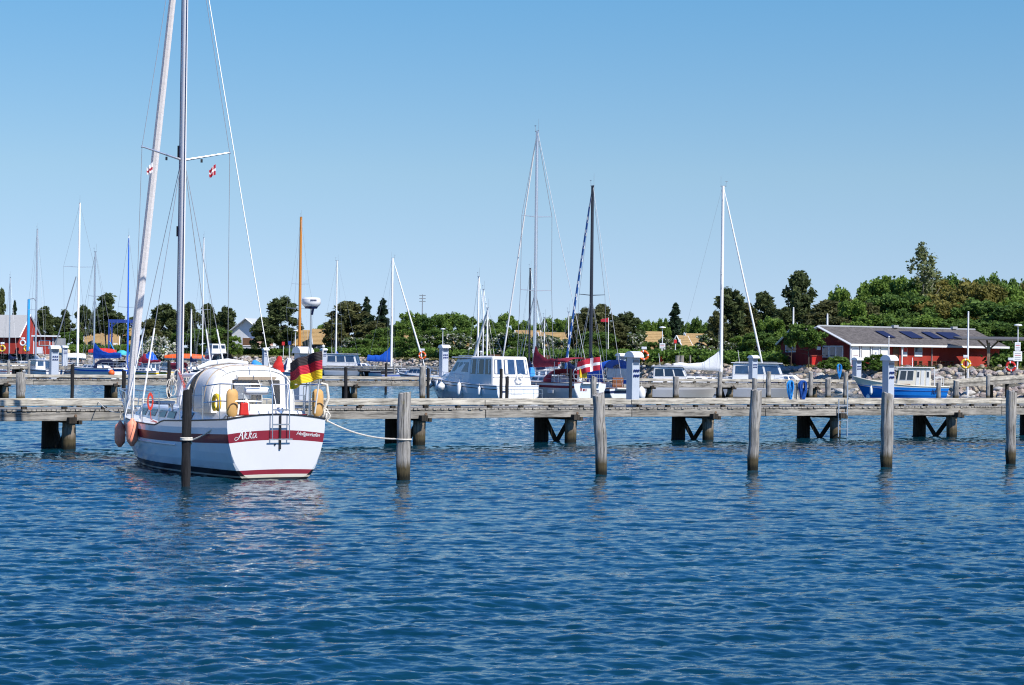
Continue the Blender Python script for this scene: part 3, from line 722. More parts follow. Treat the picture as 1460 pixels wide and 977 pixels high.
def furled(parent, a, b, r, m, stripe=None, name='furled_headsail'):
    a, b = V(*a), V(*b); d = b-a; mb = MB(); n = 60 if stripe else 24; pts = []; rs = []
    for i in range(n+1):
        f_ = i/n; pts.append(a+d*f_); rs.append(r*(.55+.9*min(1, f_*7)*(1-f_*.62))*(1 if f_ < .93 else .6))
    mb.tube(pts, rs, 8)
    if stripe:
        k = 8
        for i in range(n):
            for j in range(k): mb.m[i*k+j] = 1 if ((i*2+j) % 8) < 2 else 0
        return mb.build(name, [m, stripe], parent, smooth=True)
    return mb.build(name, m, parent, smooth=True)
def sailcover(parent, xm, z, xe, ze, m, hm=.9, he=.18, wd=.16, name='sail_cover', drop=.25, seed=1, boom=True):
    """stacked mainsail under a cover: high at the mast, thin at the boom end"""
    r = random.Random(seed); rows = []; n = 16
    for i in range(n+1):
        f_ = i/n; x = lerp(xm, xe, f_); zb = lerp(z, ze, f_); h = he+(hm-he)*max(0, 1-f_*1.9)**1.6+.04*math.sin(f_*19+seed); w_ = wd*(1-.35*f_)*(1+.12*math.sin(f_*25)); ring = []
        for j in range(12):
            q = 2*math.pi*j/12; cz = math.sin(q); ring.append(V(x+(.05*math.sin(f_*30+j)), w_*math.cos(q)*(1-.55*max(0, cz)), zb+(h*cz if cz > 0 else drop*cz)+r.uniform(-.012, .012)))
        rows.append(ring)
    mb = MB(); mb.grid(rows, close=True); mb.add(rows[0], [tuple(range(12))]); mb.add(rows[-1], [tuple(range(12))[::-1]]); mb.build(name, m, parent, smooth=True)
    if boom: mb = MB(); mb.tube([(xm, 0, z-drop*.6), (xe-.25, 0, ze-drop*.6)], .07, 8); mb.build('boom', m_alu, parent, smooth=True)
def hood(parent, xa, xf, za, zf, wa, wf, zd, m, name='sprayhood', wm=None, seed=0):
    """curved canvas over hoops: aft hoop xa high, forward edge xf low"""
    rows = []
    for i in range(7):
        f_ = i/6; x = lerp(xa, xf, f_); zt = lerp(za, zf, f_**1.7); w_ = lerp(wa, wf, f_); row = []
        for j in range(15):
            q = math.pi*j/14; row.append(V(x, w_*math.copysign(abs(math.cos(q))**.6, math.cos(q)), zd+(zt-zd)*abs(math.sin(q))**.55))
        rows.append(row)
    mb = MB(); mb.grid(rows); o = mb.build(name, m, parent, smooth=True)
    if wm:
        mb = MB()
        for j0, j1 in ((2, 5), (6, 8), (9, 12)):
            a, b = rows[3], rows[5]; n_ = V(.03, 0, .03); mb.slab([a[j0].lerp(a[j0+1], .4)+n_, a[j1]+n_, b[j1]+n_, b[j0].lerp(b[j0+1], .4)+n_][::-1], .02)
        mb.build('hood_window', wm, o)
    return o
def fender_hang(loc, label, m=m_fend, r=.13, h=.5, group=None, tilt=0, line=.5, name='fender'):
    mb = MB(); mb.lathe((0, 0, 0), [(0.001, -h*.5-.06), (r*.3, -h*.5-.05), (r*.5, -h*.5+.0), (r*.9, -h*.5+r*.5), (r, -h*.5+r), (r, h*.5-r), (r*.85, h*.5-r*.4), (r*.4, h*.5), (r*.22, h*.5+.06), (.001, h*.5+.07)], 14)
    o = mb.build(name, m, smooth=True); tag(o, label, 'fender', group, loc=loc)
    mb = MB(); mb.tube([(0, 0, h*.5), (0, 0, h*.5+line)], .012, 5); mb.build('fender_line', m_rope, o)
    return o
def flag(name, label, cat, loc, rz, ln, ht, bands, droop=.12, amp=.1, staff=None, cross=None, taper=0, freq=2.0, group=None, lean=0):
    """cloth in the local XZ plane from the hoist (x=0) to the fly (x=ln); bands = [(frac, mat)] from the top"""
    t = thing(name, label, cat, loc, rz, group)
    nx, nz = 26, 18; mats = [b[1] for b in bands]+([cross[0]] if cross else []); mb = MB(); rows = []
    for i in range(nz+1):
        row = []
        for j in range(nx+1):
            u, v = j/nx, i/nz; ph = u*6.28*freq
            row.append(V(ln*u*(1-.04*math.sin(ph)), amp*math.sin(ph+v*1.8)*min(1, u*2.5), -ht*v*(1-taper*u)-droop*u**1.3-.035*math.sin(ph*1.3+1+v*2)*u-taper*u*ht*.5))
        rows.append(row)
    for i in range(nz):
        v = (i+.5)/nz; acc = 0; mi = len(bands)-1
        for k, (fr, _) in enumerate(bands):
            acc += fr
            if v < acc: mi = k; break
        mb.grid([rows[i], rows[i+1]], mi=mi)
    if cross:
        for i in range(nz):
            for j in range(nx):
                u, v = (j+.5)/nx, (i+.5)/nz
                if abs(v-.5) < .09 or abs(u-.36) < .07: mb.m[i*nx+j] = len(bands)
    o = mb.build('flag_cloth', mats, t, smooth=True); sd = o.modifiers.new('thickness', 'SOLIDIFY'); sd.thickness = .004
    if staff:
        z0, z1 = staff; mb = MB(); mb.tube([(lean*(z0-z1), 0, z0), (0, 0, z1)], .018, 8); mb.lathe((0, 0, z1), [(.001, .05), (.03, .03), (.03, 0), (.018, -.01)], 8); mb.build('flagstaff', m_aluw, t, smooth=True)
    return t
def rope(label, pts, r=.016, m=m_rope, cat='mooring line', sag=.0, name='mooring_line', group=None, kinks=0):
    P = []
    for a, b in zip(pts, pts[1:]):
        for i in range(12): f_ = i/12; P.append(V(*a).lerp(V(*b), f_)-V(0, 0, sag*4*f_*(1-f_)))
    P.append(V(*pts[-1])); mb = MB(); mb.tube(P, r, 6); o = mb.build(name, m, smooth=True); tag(o, label, cat, group); return o
def world(loc, rz, p):
    c, s = math.cos(rz), math.sin(rz); return V(loc[0]+p[0]*c-p[1]*s, loc[1]+p[0]*s+p[1]*c, loc[2]+p[2])
def txt(body, size, m, parent, mw, name='lettering', shear=.35, ext=.003, space=1.0):
    cu = bpy.data.curves.new(name, 'FONT'); cu.body = body; cu.size = size; cu.shear = shear; cu.extrude = ext; cu.align_x = 'LEFT'; cu.space_character = space; cu.offset = 0
    o = bpy.data.objects.new(name, cu); C.objects.link(o); dg = bpy.context.evaluated_depsgraph_get()
    me = bpy.data.meshes.new_from_object(o.evaluated_get(dg)); bpy.data.objects.remove(o); bpy.data.curves.remove(cu)
    me.materials.clear(); me.materials.append(m); o = bpy.data.objects.new(name, me); C.objects.link(o); o.parent = parent; o.matrix_local = mw; return o

def sailboat(label, loc, rz, L=9, B=2.9, fs=.9, fb=1.15, cab_h=.35, mast_x=.56, mast_top=12, mast_r=.07, mast_m=m_alu, spr=((.5, .8),), furl=None, furl_r=.07, cover=None, cover_hm=.8, stripe=m_navy, hood_m=None, backstay=True, hull_m=None, group='sailboats', rig_r=.012, boom_end=.08, trans_stripe=True, rigging=True, window_m=m_glass, dodger_w=None, cover_drop=.2, boomz=1.15, antif=None, cover_he=.16):
    t = thing('sailboat', label, 'sailboat', (loc[0], loc[1], 0), rz, group)
    h = Hull(L, B, lambda t_: fs+(fb-fs)*t_**1.5-.06*math.sin(math.pi*t_), tw=.74, tm=.42, rake=L*.1, zk0=.02, draft=.4, ka=.35)
    W_ = hull_m or m_gel
    rows = [-.7, -.25, 0, .08, .14, .3, lambda t_: h.sheer(t_)-.36, lambda t_: h.sheer(t_)-.18, lambda t_: h.sheer(t_)]
    a = antif or m_antif
    h.build(t, rows, [1, 1, 1, 2, 0, 0, 3, 0], [1, 1, 1, 2, 0, 0, 3 if trans_stripe else 0, 0], [W_, a, stripe, stripe], deck_m=m_gel2, crown=.06, rail=m_gel2 if stripe is m_gel else m_teak, nst=18)
    cb = Cab(L*.30, L*.70, L*.33, L*.64, B*.30, B*.25, fs-.02, fs+cab_h, nb=B*.2, nt_=B*.16); c = cb.build('coachroof', m_gel, t, bevel=.04)
    for s_ in ('port', 'star'):
        for u in (.12, .42, .68): cb.win(s_, u, .3, u+.2, .75, c, m=window_m)
    xm = L*mast_x; mo = mast(t, xm, fs+cab_h, mast_top, mast_r, mast_m, [(fs+(mast_top-fs)*f_, hw) for f_, hw in spr])
    if rigging:
        mb = MB(); hw = [(fs+(mast_top-fs)*f_, w_) for f_, w_ in spr]; last = (xm, 0, mast_top-.1)
        for s_ in (1, -1):
            p = (xm, 0, mast_top-.1)
            for z, w_ in sorted(hw, reverse=True): q = (xm-.12, s_*w_, z); stay(mb, p, q, rig_r); p = q
            e = h.pos(mast_x-.01, h.sheer(mast_x), s_, -.05); stay(mb, p, e, rig_r)
            if hw: stay(mb, (xm, 0, min(hw)[0]-.1), e-V(.3, 0, 0), rig_r); stay(mb, (xm, 0, min(hw)[0]-.1), e+V(.35, 0, 0), rig_r)
        if backstay: stay(mb, (xm-.05, 0, mast_top), (0.03, 0, fs+.05), rig_r)
        if not furl: stay(mb, (xm+.03, 0, mast_top-.2), (L-.05, 0, fb), rig_r)
        mb.build('rigging', m_wire, t)
    if furl: furled(t, (L-.08, 0, fb+.1), (xm+.1, 0, mast_top-.35), furl_r, furl[0], furl[1] if len(furl) > 1 else None)
    zb = fs+cab_h+boomz-.35
    if cover: sailcover(t, xm-.05, zb, L*boom_end, zb+.1, cover, hm=cover_hm, he=cover_he, seed=int(L*10), drop=cover_drop)
    elif cover is not False: mb = MB(); mb.tube([(xm, 0, zb), (L*boom_end, 0, zb+.1)], .07, 8); mb.build('boom', m_alu, t, smooth=True)
    if hood_m: hood(t, L*.26, L*.36, fs+1.0, fs+cab_h+.1, B*.33, B*.3, fs, hood_m, wm=dodger_w or m_glassb)
    pulpit(t, h); pushpit(t, h, t=.12); rails(t, h, .14, .86, .6, 6)
    mb = MB(); mb.box((.5, 0, fs+.02), (1.6, B*.42, .1)); mb.build('cockpit_bench', m_gel2, t)
    mb = MB(); mb.tube([(.25, 0, fs), (1.1, 0, fs+.55)], .03, 6); mb.build('tiller', m_teak, t)
    return t, h
def motorboat(label, loc, rz, L=7, B=2.6, fs=.75, fb=1.1, cab=(.35, .72, .95), roof=True, wheel=None, canopy=None, band=m_navy, hull_m=None, group='motor boats', win=m_glassb, fly=False, cabx=None, rail=True, screen=True, name='motorboat'):
    """cab = (t aft, t fore, height)"""
    t = thing(name, label, 'motorboat', (loc[0], loc[1], 0), rz, group)
    h = Hull(L, B, lambda t_: fs+(fb-fs)*t_**1.7, tw=.9, tm=.38, p=2.4, rake=L*.13, zk0=-.25, draft=.45, ka=.22, kf=1.2)
    rows = [-.6, -.2, 0, .1, lambda t_: h.sheer(t_)*.55, lambda t_: h.sheer(t_)-.2, lambda t_: h.sheer(t_)-.1, lambda t_: h.sheer(t_)]
    h.build(t, rows, [1, 1, 1, 0, 0, 2, 0], [1, 1, 1, 0, 0, 2, 0], [hull_m or m_gel, m_antif, band], deck_m=m_gel, rail=m_gel2, nst=16)
    ta, tf, ch = cab
    fore = Cab(L*tf-.2, L*.9, L*tf-.1, L*.80, B*.34, B*.28, fs, fs+.42+(fb-fs)*.6, nb=B*.12, nt_=B*.08); f_ = fore.build('foredeck_house', m_gel, t, bevel=.06)
    for s_ in ('port', 'star'): fore.win(s_, .1, .45, .4, .8, f_, m=win); fore.win(s_, .5, .45, .75, .8, f_, m=win)
    if ch:
        cb = Cab(L*ta, L*tf+.25, L*ta+.1, L*tf-.35, B*.40, B*.35, fs, fs+ch, nb=B*.37, nt_=B*.30); c = cb.build('cabin', m_gel, t, bevel=.04)
        for s_ in ('port', 'star'):
            for u in ((.05, .32), (.36, .63), (.67, .95)): cb.win(s_, u[0], .42, u[1], .86, c, m=win, frame=m_gel2)
        cb.win('aft', .1, .4, .45, .88, c, m=win); cb.win('aft', .55, .1, .9, .88, c, m=win); cb.win('fore', .06, .35, .48, .9, c, m=win); cb.win('fore', .52, .35, .94, .9, c, m=win)
        if roof: mb = MB(); mb.box((L*(ta+tf)/2-.05, 0, fs+ch+.03), (L*(tf-ta)+.1, B*.78, .07)); mb.build('cabin_roof', m_gel, c, bevel=.03)
        mb = MB(); mb.tube([(L*(ta+.08), 0, fs+ch), (L*(ta+.06), 0, fs+ch+1.1)], .018, 5); mb.build('antenna', m_gel, c); mb = MB(); mb.tube([(L*(ta+.03), B*.36, fs+ch+.12), (L*(tf-.06), B*.34, fs+ch+.12)], .018, 5); mb.build('roof_handrail', m_steel, c)
    if screen and not ch:
        mb = MB(); x = L*tf
        A = [V(x-.9, B*.36, fs), V(x-.1, B*.34, fs), V(x+.1, B*.15, fs+.1), V(x+.1, -B*.15, fs+.1), V(x-.1, -B*.34, fs), V(x-.9, -B*.36, fs)]
        T_ = [V(x-1.1, B*.33, fs+.5), V(x-.6, B*.30, fs+.55), V(x-.45, B*.13, fs+.6), V(x-.45, -B*.13, fs+.6), V(x-.6, -B*.30, fs+.55), V(x-1.1, -B*.33, fs+.5)]
        mb.grid([A, T_]); o = mb.build('windscreen', win, t); sd = o.modifiers.new('thickness', 'SOLIDIFY'); sd.thickness = .02
        mb = MB(); mb.tube(T_, .03, 6); mb.build('screen_frame', m_gel, t)
    if canopy:
        hood(t, L*.06, L*(ta+.02) if ch else L*tf-.6, fs+(ch or 1.1)*.98+.1, fs+(ch or .6), B*.40, B*.36, fs, canopy, name='canopy', wm=None)
    if rail: rails(t, h, .45, .93, .5, 5, mid=False); pulpit(t, h, dz=.5, t=.93)
    mb = MB(); mb.box((-.15, 0, .45), (.3, .38, .8)); mb.box((-.2, 0, .98), (.5, .34, .36)); mb.build('outboard_motor', m_blackr, t, bevel=.04)
    mb = MB(); mb.box((.5, 0, fs+.02), (.9, B*.6, .12)); mb.build('cockpit_bench', m_navy, t)
    return t, h
# ------------------------------------------------------------------ the white yacht in front
AK = V(-6.2, 52, 0); AKR = R(121.5)
def yacht():
    t = thing('sailing_yacht', 'large white sailing yacht with burgundy stripe and white canvas cockpit tent, stern towards the viewer', 'sailing yacht', AK, AKR)
    L, B = 11.2, 3.4
    s0 = lambda u: 1.38-.10*math.sin(math.pi*min(1, u*1.25))+.04*u
    def sheer(u):
        x = u*L; b = max(0, .21-.018*x) if x < 3.85 else (max(0, .14*(1-(x-3.85)/.5)) if x < 4.35 else 0)
        return s0(u)+b
    h = Hull(L, B, sheer, tw=.835, tm=.42, rake=1.1, zk0=-.03, draft=.5, ka=.23, kf=.9, p=1.9, q=1.0)
    rows = [-.6, -.25, -.02, .055, .10, .135, .25, .45, .7, lambda u: s0(u)-.41, lambda u: s0(u)-.18, lambda u: s0(u)-.17, lambda u: min(sheer(u), s0(u)-.0), sheer]
    mats = [m_hullside, m_black, m_hullw, m_burg, m_burgs]
    side = [1, 1, 1, 2, 1, 1, 0, 0, 0, 4, 4, 0, 0]; tr = [1, 1, 1, 2, 2, 3, 2, 2, 2, 3, 3, 2, 2]
    h.build(t, rows, side, tr, mats, deck_m=m_gel2, deckz=lambda u: s0(u)-.03, nst=48, rail=m_black, rail_r=.022, crown=.13)
    h.line(t, 'rubbing_strake', lambda u: .80+.03*u, .27, .985, .03, m_gel, off=.015)
    # transom lettering: brush script "Akka" and small home port
    def strokes(paths, x0, z0, sc, name, slope):
        mb = MB()
        for p in paths:
            n = len(p)
            for i in range(n-1):
                (ax, az, aw), (bx, bz, bw) = p[i], p[i+1]
                d = V(bx-ax, bz-az, 0); nn = V(-d.y, d.x, 0).normalized()
                def q(x, z, w_, s_): return V(-.008, -(x0+(x+nn.x*w_*s_)*sc), z0+(z+nn.y*w_*s_)*sc+slope*((x+nn.x*w_*s_)*sc))
                mb.slab([q(ax, az, aw, 1), q(bx, bz, bw, 1), q(bx, bz, bw, -1), q(ax, az, aw, -1)], .004)
        return mb.build(name, m_gel, t)
    def k_(o): return [[(o+.10, 0, .035), (o+.34, .98, .05)], [(o+.34, .98, .03), (o+.44, 1.0, .02)], [(o+.16, .32, .02), (o+.34, .56, .03), (o+.46, .62, .03), (o+.42, .45, .03), (o+.22, .34, .02)], [(o+.25, .34, .03), (o+.40, .06, .045), (o+.52, .03, .02), (o+.6, .12, .015)]]
    A_ = [[(.42, .22, .02), (.2, .34, .02), (.02, .24, .02), (.0, .08, .025), (.16, -.02, .03), (.42, .12, .035), (.66, .55, .045), (.86, 1.02, .05)], [(.86, 1.02, .05), (.88, .4, .06), (.90, .02, .07)], [(.45, .42, .02), (.95, .46, .025)]]
    a_ = [[(2.42, .50, .02), (2.24, .52, .03), (2.10, .30, .035), (2.12, .06, .035), (2.26, .03, .025), (2.42, .30, .03), (2.50, .55, .035)], [(2.50, .55, .035), (2.44, .12, .04), (2.52, .02, .03), (2.62, .12, .015)]]
    strokes(A_+k_(.95)+k_(1.5)+a_, -1.20, 1.045, .245, 'lettering', .10)
    # "Heiligenhafen": cursive lean
    T = txt('Heiligenhafen', .138, m_gel, t, Matrix(((0, 0, -1, -.008), (-1, 0, 0, -.56), (0, 1, 0, 1.18), (0, 0, 0, 1)))@Matrix.Rotation(R(-5.5), 4, 'Z'), shear=.5, space=.93)
    # raised aft deck and coamings
    cb = Cab(.35, 4.2, .5, 4.0, 1.22, 1.05, 1.38, 1.80); c = cb.build('cockpit_coaming', m_gel, t, bevel=.05)
    mb = MB(); mb.box((.33, 0, 1.70), (.012, 2.1, .035)); mb.build('coaming_stripe', m_burg, c)
    for s_ in ('port', 'star'): cb.win(s_, .1, .3, .3, .7, c, m=m_glass)
    cf = Cab(4.0, 9.2, 4.1, 8.8, 1.15, .95, 1.28, 1.78, nb=.55, nt_=.42); k = cf.build('coachroof', m_gel, t, bevel=.07)
    for s_ in ('port', 'star'):
        for u in (.08, .3, .52, .72): cf.win(s_, u, .35, u+.15, .75, k, m=m_glass)
    for x in (5.2, 8.2): mb = MB(); mb.box((x, 0, 1.83), (.6, .6, .08)); mb.build('deck_hatch', m_glassb, k, bevel=.02)
    # cockpit tent: aft hoop, domed canvas, opening with a rolled flap, front sprayhood
    def arch(x, w_, zt, zd=1.72, n=24, e=.62, lean=0):
        return [V(x+lean*abs(math.sin(math.pi*j/n)), w_*math.copysign(abs(math.cos(math.pi*j/n))**e, math.cos(math.pi*j/n)), zd+(zt-zd)*abs(math.sin(math.pi*j/n))**.62) for j in range(n+1)]
    n = 24
    mb = MB(); hoops = [arch(1.55, 1.22, 2.88), arch(1.62, 1.27, 2.95), arch(1.9, 1.28, 3.0), arch(2.4, 1.26, 3.03), arch(2.75, 1.22, 2.99, lean=.1), arch(2.85, 1.21, 2.97, lean=.15)]
    mb.grid(hoops); tent = mb.build('cockpit_tent', m_canvas, t, smooth=True); sd = tent.modifiers.new('thickness', 'SOLIDIFY'); sd.thickness = .02
    # aft panel with window hole
    outer = [p.copy() for p in hoops[0]]
    hole = []
    for j in range(n+1):
        p = outer[j]; q = math.pi*j/n; hy = .70*max(-1, min(1, math.cos(q)*1.4)); hz = 1.95+.66*min(1, math.sin(q)*1.6); hole.append(V(1.53-.12*(2.9-hz)/1.2, hy-.06, hz))
    mb = MB(); mb.grid([hole, outer]); low = [V(1.38, 1.22, 1.72), V(1.38, .64, 1.72), V(1.38, -.76, 1.72), V(1.38, -1.22, 1.72)]
    mb.add([V(1.38, .64, 1.72), V(1.38, -.76, 1.72), hole[-1], hole[0]], [(0, 1, 2, 3)]); mb.add([outer[0], V(1.38, .64, 1.72), hole[0]], [(0, 1, 2)]); mb.add([outer[-1], hole[-1], V(1.38, -.76, 1.72)], [(0, 1, 2)])
    ap = mb.build('aft_panel', m_canvas, tent)
    mb = MB(); mb.slab([V(1.43, .58, 2.10), V(1.43, .12, 2.10), V(1.52, .08, 2.58), V(1.52, .58, 2.58)], .01); mb.build('clear_window', m_clear, tent)
    mb = MB(); mb.tube([(1.40, .55, 2.70), (1.38, -.6, 2.70)], .05, 10); mb.build('rolled_flap', m_canvas, tent, smooth=True)
    mb = MB(); mb.slab([V(1.36, .53, 2.62), V(1.36, -.56, 2.62), V(1.34, -.56, 2.70), V(1.34, .53, 2.70)], .02); mb.build('flap_lining', m_tan, tent)
    mb = MB(); mb.tube([p+V(-.01, 0, .01) for p in hoops[0]], .016, 6); mb.build('tent_seam', m_cloth_w, tent)
    for hp in (hoops[2], hoops[4]): mb = MB(); mb.tube([p+V(0, .004*math.copysign(1, p.y), .012) for p in hp], .013, 6); mb.build('tent_hoop', m_tan, tent)
    for j in (8, 12, 16): mb = MB(); mb.tube([hp[j]+V(0, 0, .014) for hp in hoops], .008, 5); mb.build('tent_seam', m_cloth_w, tent)
    # sprayhood in front, tan lining in the gap
    mb = MB(); mb.grid([arch(3.45, 1.14, 2.93), arch(3.7, 1.13, 2.90), arch(4.1, 1.05, 2.55, e=.7), arch(4.4, .95, 2.15, e=.75), arch(4.6, .9, 1.8, e=.8)]); sh = mb.build('sprayhood', m_canvas, t, smooth=True); sd = sh.modifiers.new('thickness', 'SOLIDIFY'); sd.thickness = .02
    mb = MB(); mb.grid([[p-V(0, 0, .05)+V(0, -.05*math.copysign(1, p.y), 0) for p in arch(x, 1.15, 2.93)[6:19]] for x in (2.9, 3.2, 3.45)]); mb.build('tent_lining', m_tan, tent, smooth=True)
    mb = MB(); mb.tube([V(3.1, 1.0, 2.90), V(3.2, .6, 3.03), V(3.3, 0, 3.1), V(3.3, -.6, 3.05)], [.05, .08, .08, .05], 10); mb.build('rolled_flap', m_cloth_w, tent, smooth=True)
    # interior: wheel, bench, bulkhead
    mb = MB(); mb.ring((1.9, .1, 2.1), .38, .02, 'x', 24, 6); mb.tube([(1.95, .1, 1.5), (1.95, .1, 2.1)], .05, 8); mb.build('steering_wheel', m_steel, t)
    mb = MB(); mb.box((3.95, 0, 1.95), (.06, 2.1, .5)); mb.build('companionway_bulkhead', m_gel2, t)
    mb = MB(); mb.box((3.9, 0, 1.95), (.03, .6, .55)); mb.build('companionway_hatch', m_teak, t)
    # mast, boom and rigging
    xm = 6.8; zt = 17.4
    mb = MB()
    prof = []
    for z, r_ in ((1.75, .098), (9, .098), (zt-1, .09), (zt, .07)):
        prof.append([V(xm+.135*r_/.098*math.cos(q), .085*r_/.098*math.sin(q), z) for q in [2*math.pi*i/16 for i in range(16)]])
    mb.grid(prof, close=True); mo = mb.build('mast', m_mastw, t, smooth=True)
    mb = MB(); mb.tube([(xm+.17, .05, 2.2), (xm+.17, .03, zt)], .012, 6); mb.tube([(xm+.02, .12, 2.6), (xm, .10, zt)], .01, 5); mb.tube([(xm-.17, .02, 2.6), (xm-.15, .0, zt)], .012, 5); mb.build('halyards', m_navy, mo)
    mb = MB(); mb.box((xm+.14, .09, 9.25), (.06, .05, .35)); mb.box((xm+.14, .09, 6.9), (.05, .05, .3)); mb.build('mast_fitting', m_black, mo)
    for s_ in (1, -1):
        mb = MB(); mb.tube([(xm, s_*.05, 9.0), (xm-.25, s_*1.36, 9.28)], [.035, .022], 8); mb.lathe((xm-.25, s_*1.37, 9.28), [(.001, -.05), (.035, -.02), (.035, .02), (.001, .05)], 8); mb.build('spreader', m_alu, mo, smooth=True)
        mb = MB(); mb.box((xm-.08, s_*.55, 9.0), (.05, .05, .1)); mb.build('flag_block', m_black, mo)
    mb = MB(); cp = {}
    for s_ in (1, -1):
        c1 = h.pos(.60, h.sheer(.60), s_, -.04); cp[s_] = c1
        stay(mb, (xm, s_*.06, zt-.3), (xm-.25, s_*1.37, 9.28), .009); stay(mb, (xm-.25, s_*1.37, 9.28), c1, .009)
        stay(mb, (xm, s_*.08, 8.8), c1-V(.55, 0, 0), .010); stay(mb, (xm+.05, s_*.08, 8.8), c1+V(.7, 0, 0), .010)
    bs = (.05, -.05, 1.65); stay(mb, (xm-.1, 0, zt), bs, .014)
    mb.build('shrouds', m_wire, t)
    bsm = MB(); a, b = V(xm-.1, 0, zt), V(*bs); bsm.tube([a, a.lerp(b, .9)], .012, 6); bsm.build('backstay', m_cloth_w, t)
    # lower ends of the shrouds run in white plastic tubes
    for s_ in (1, -1):
        for dx, top in ((-.55, (xm, s_*.08, 8.8)), (.7, (xm+.05, s_*.08, 8.8)), (0, (xm-.25, s_*1.37, 9.28))):
            a = cp[s_]+V(dx, 0, 0); b = V(*top); mb = MB(); mb.tube([a, a.lerp(b, .36 if dx else .2)], .025, 8); mb.build('shroud_tube', m_aluw, t, smooth=True)
    furled(t, (L-.1, 0, 1.55), (xm+.15, 0, zt-.3), .105, m_cloth_sail)
    mb = MB(); mb.lathe((L-.12, 0, 1.5), [(.02, -.1), (.11, -.1), (.11, .12), (.02, .12)], 12); mb.build('furling_drum', m_alu, t, smooth=True)
    mb = MB(); mb.tube([(xm-.12, 0, 2.65), (5.0, 0, 2.7)], .06, 10); mb.build('boom', m_mastw, t, smooth=True)
    r = random.Random(3); mb = MB()
    for i in range(9):   # rope hanks at the mast
        x, y = xm+r.uniform(-.1, .15), r.uniform(-.25, .35); z = r.uniform(2.3, 2.9); ln = r.uniform(.35, .6); w_ = r.uniform(.05, .11)
        mb.tube([(x+w_*math.sin(q)*.4, y+w_*math.sin(q), z-ln/2+ln/2*math.cos(q)) for q in [2*math.pi*k/14 for k in range(15)]], .014, 5)
    mb.build('rope_coils', m_rope, t)
    mb = MB()
    for i in range(6):
        y = r.uniform(-.12, .12); mb.tube([(xm-.15, y, r.uniform(2.2, 3.0)), (5.2, y*3, 1.85)], .008, 4)
    mb.build('control_lines', m_roper, t)
    for s_ in (1, -1): mb = MB(); mb.lathe((4.6, s_*1.15, 1.78), [(.09, -.1), (.07, -.03), (.07, .06), (.09, .1), (.001, .1)], 12); mb.build('winch', m_steel, t, smooth=True)
    mb = MB(); mb.lathe((.7, .62, 1.83), [(.10, -.1), (.07, -.03), (.07, .06), (.09, .1), (.001, .1)], 12); mb.lathe((.6, -.35, 1.83), [(.13, -.1), (.12, .0), (.10, .05), (.001, .07)], 12); mb.build('winch', m_steel, t, smooth=True)
    # rails
    pulpit(t, h, dz=.68, t=.90, ext=.35, r=.018); rails(t, h, .13, .88, .68, 7, r=.009, rp=.014)
    mb = MB(); z = 1.62; w_ = 1.34
    for zz_ in (z+.90, z+.45):
        for s_ in (1, -1): mb.tube([(1.5, s_*1.48, zz_-.08), (.5, s_*1.42, zz_), (.1, s_*w_, zz_), (.03, s_*(w_-.15), zz_), (.03, s_*.42+(-.1 if s_ == -1 else -.0), zz_)], .016, 8)
    for s_ in (1, -1):
        for x, y in ((1.5, 1.48), (.5, 1.42), (.06, 1.28), (.03, .95)): mb.tube([(x, s_*y, z-.05), (x, s_*y, z+.90-(.08 if x > 1 else 0))], .015, 8)
    mb.build('pushpit', m_steel, t, smooth=True)
    # boarding ladder
    y0, y1 = .17, -.32
    mb = MB()
    for y in (y0, y1): mb.tube([(.0, y, 2.52), (-.07, y, 2.3), (-.10, y, 1.8), (-.11, y, 1.06)], .015, 8)
    mb.tube([(0, y0, 2.52), (0, y1, 2.52)], .015, 8); mb.build('ladder_frame', m_steel, t, smooth=True)
    for zz_ in (1.07, 1.46, 1.85): mb = MB(); mb.tube([(-.11, y0+(.09 if zz_ < 1.1 else 0), zz_), (-.11, y1-(.09 if zz_ < 1.1 else 0), zz_)], .018, 6); mb.build('ladder_rung', m_steel, t)
    mb = MB(); mb.box((-.03, -.09, 1.25), (.03, .05, .9)); mb.box((-.02, .05, .93), (.02, .04, .04)); mb.build('ladder_strap', m_black, t)
    # stern gear
    for s_, nm in ((1, 1), (-1, 1)):
        mb = MB(); r0_, r1_ = .0, .0
        pts = [V(-.02+.0*i, 0, 0) for i in range(1)]
        cx, cy, cz = .10, s_*1.24, 2.02
        prof = [(0.001, -.36), (.10, -.35), (.15, -.28), (.165, -.12), (.165, .2), (.15, .3), (.09, .37), (.001, .385)]
        mb.lathe((cx, cy, cz), prof, 18); mb.v = [(cx+(v[0]-cx)*.55, v[1], v[2]) for v in mb.v]
        o = mb.build('horseshoe_cover', m_tanf, t, smooth=True); mb = MB(); mb.ring((cx-.10, cy, cz-.12), .12, .014, 'x', 20, 5, a0=0, a1=180); mb.build('cover_piping', m_brown, o)
    mb = MB(); mb.tube([(.5, -1.20, 1.6), (.5, -1.20, 4.65)], .028, 10); mb.tube([(.95, -1.25, 1.6), (.55, -1.2, 3.9)], .014, 6); po = mb.build('radar_pole', m_steel, t, smooth=True)
    mb = MB(); mb.lathe((.5, -1.20, 4.62), [(.001, 0), (.2, 0), (.235, .04), (.26, .08), (.262, .14), (.255, .2), (.22, .235), (.1, .25), (.001, .25)], 28); rd = mb.build('radome', m_gel, t, smooth=True)
    mb = MB(); mb.lathe((.5, -1.20, 4.60), [(.001, -.05), (.16, -.04), (.19, .02), (.001, .03)], 20); mb.tube([(.35, -1.2, 4.6), (.45, -1.2, 4.4)], .03, 6); mb.build('radome_bracket', m_navy, rd, smooth=True)
    mb = MB()
    for i in range(6): q = math.pi+.42+.11*i-.9; mb.box((.5+.265*math.cos(q), -1.2+.265*math.sin(q), 4.78), (.01, .02, .045), rot=(0, 0, q))
    mb.build('radome_print', m_navy, rd)
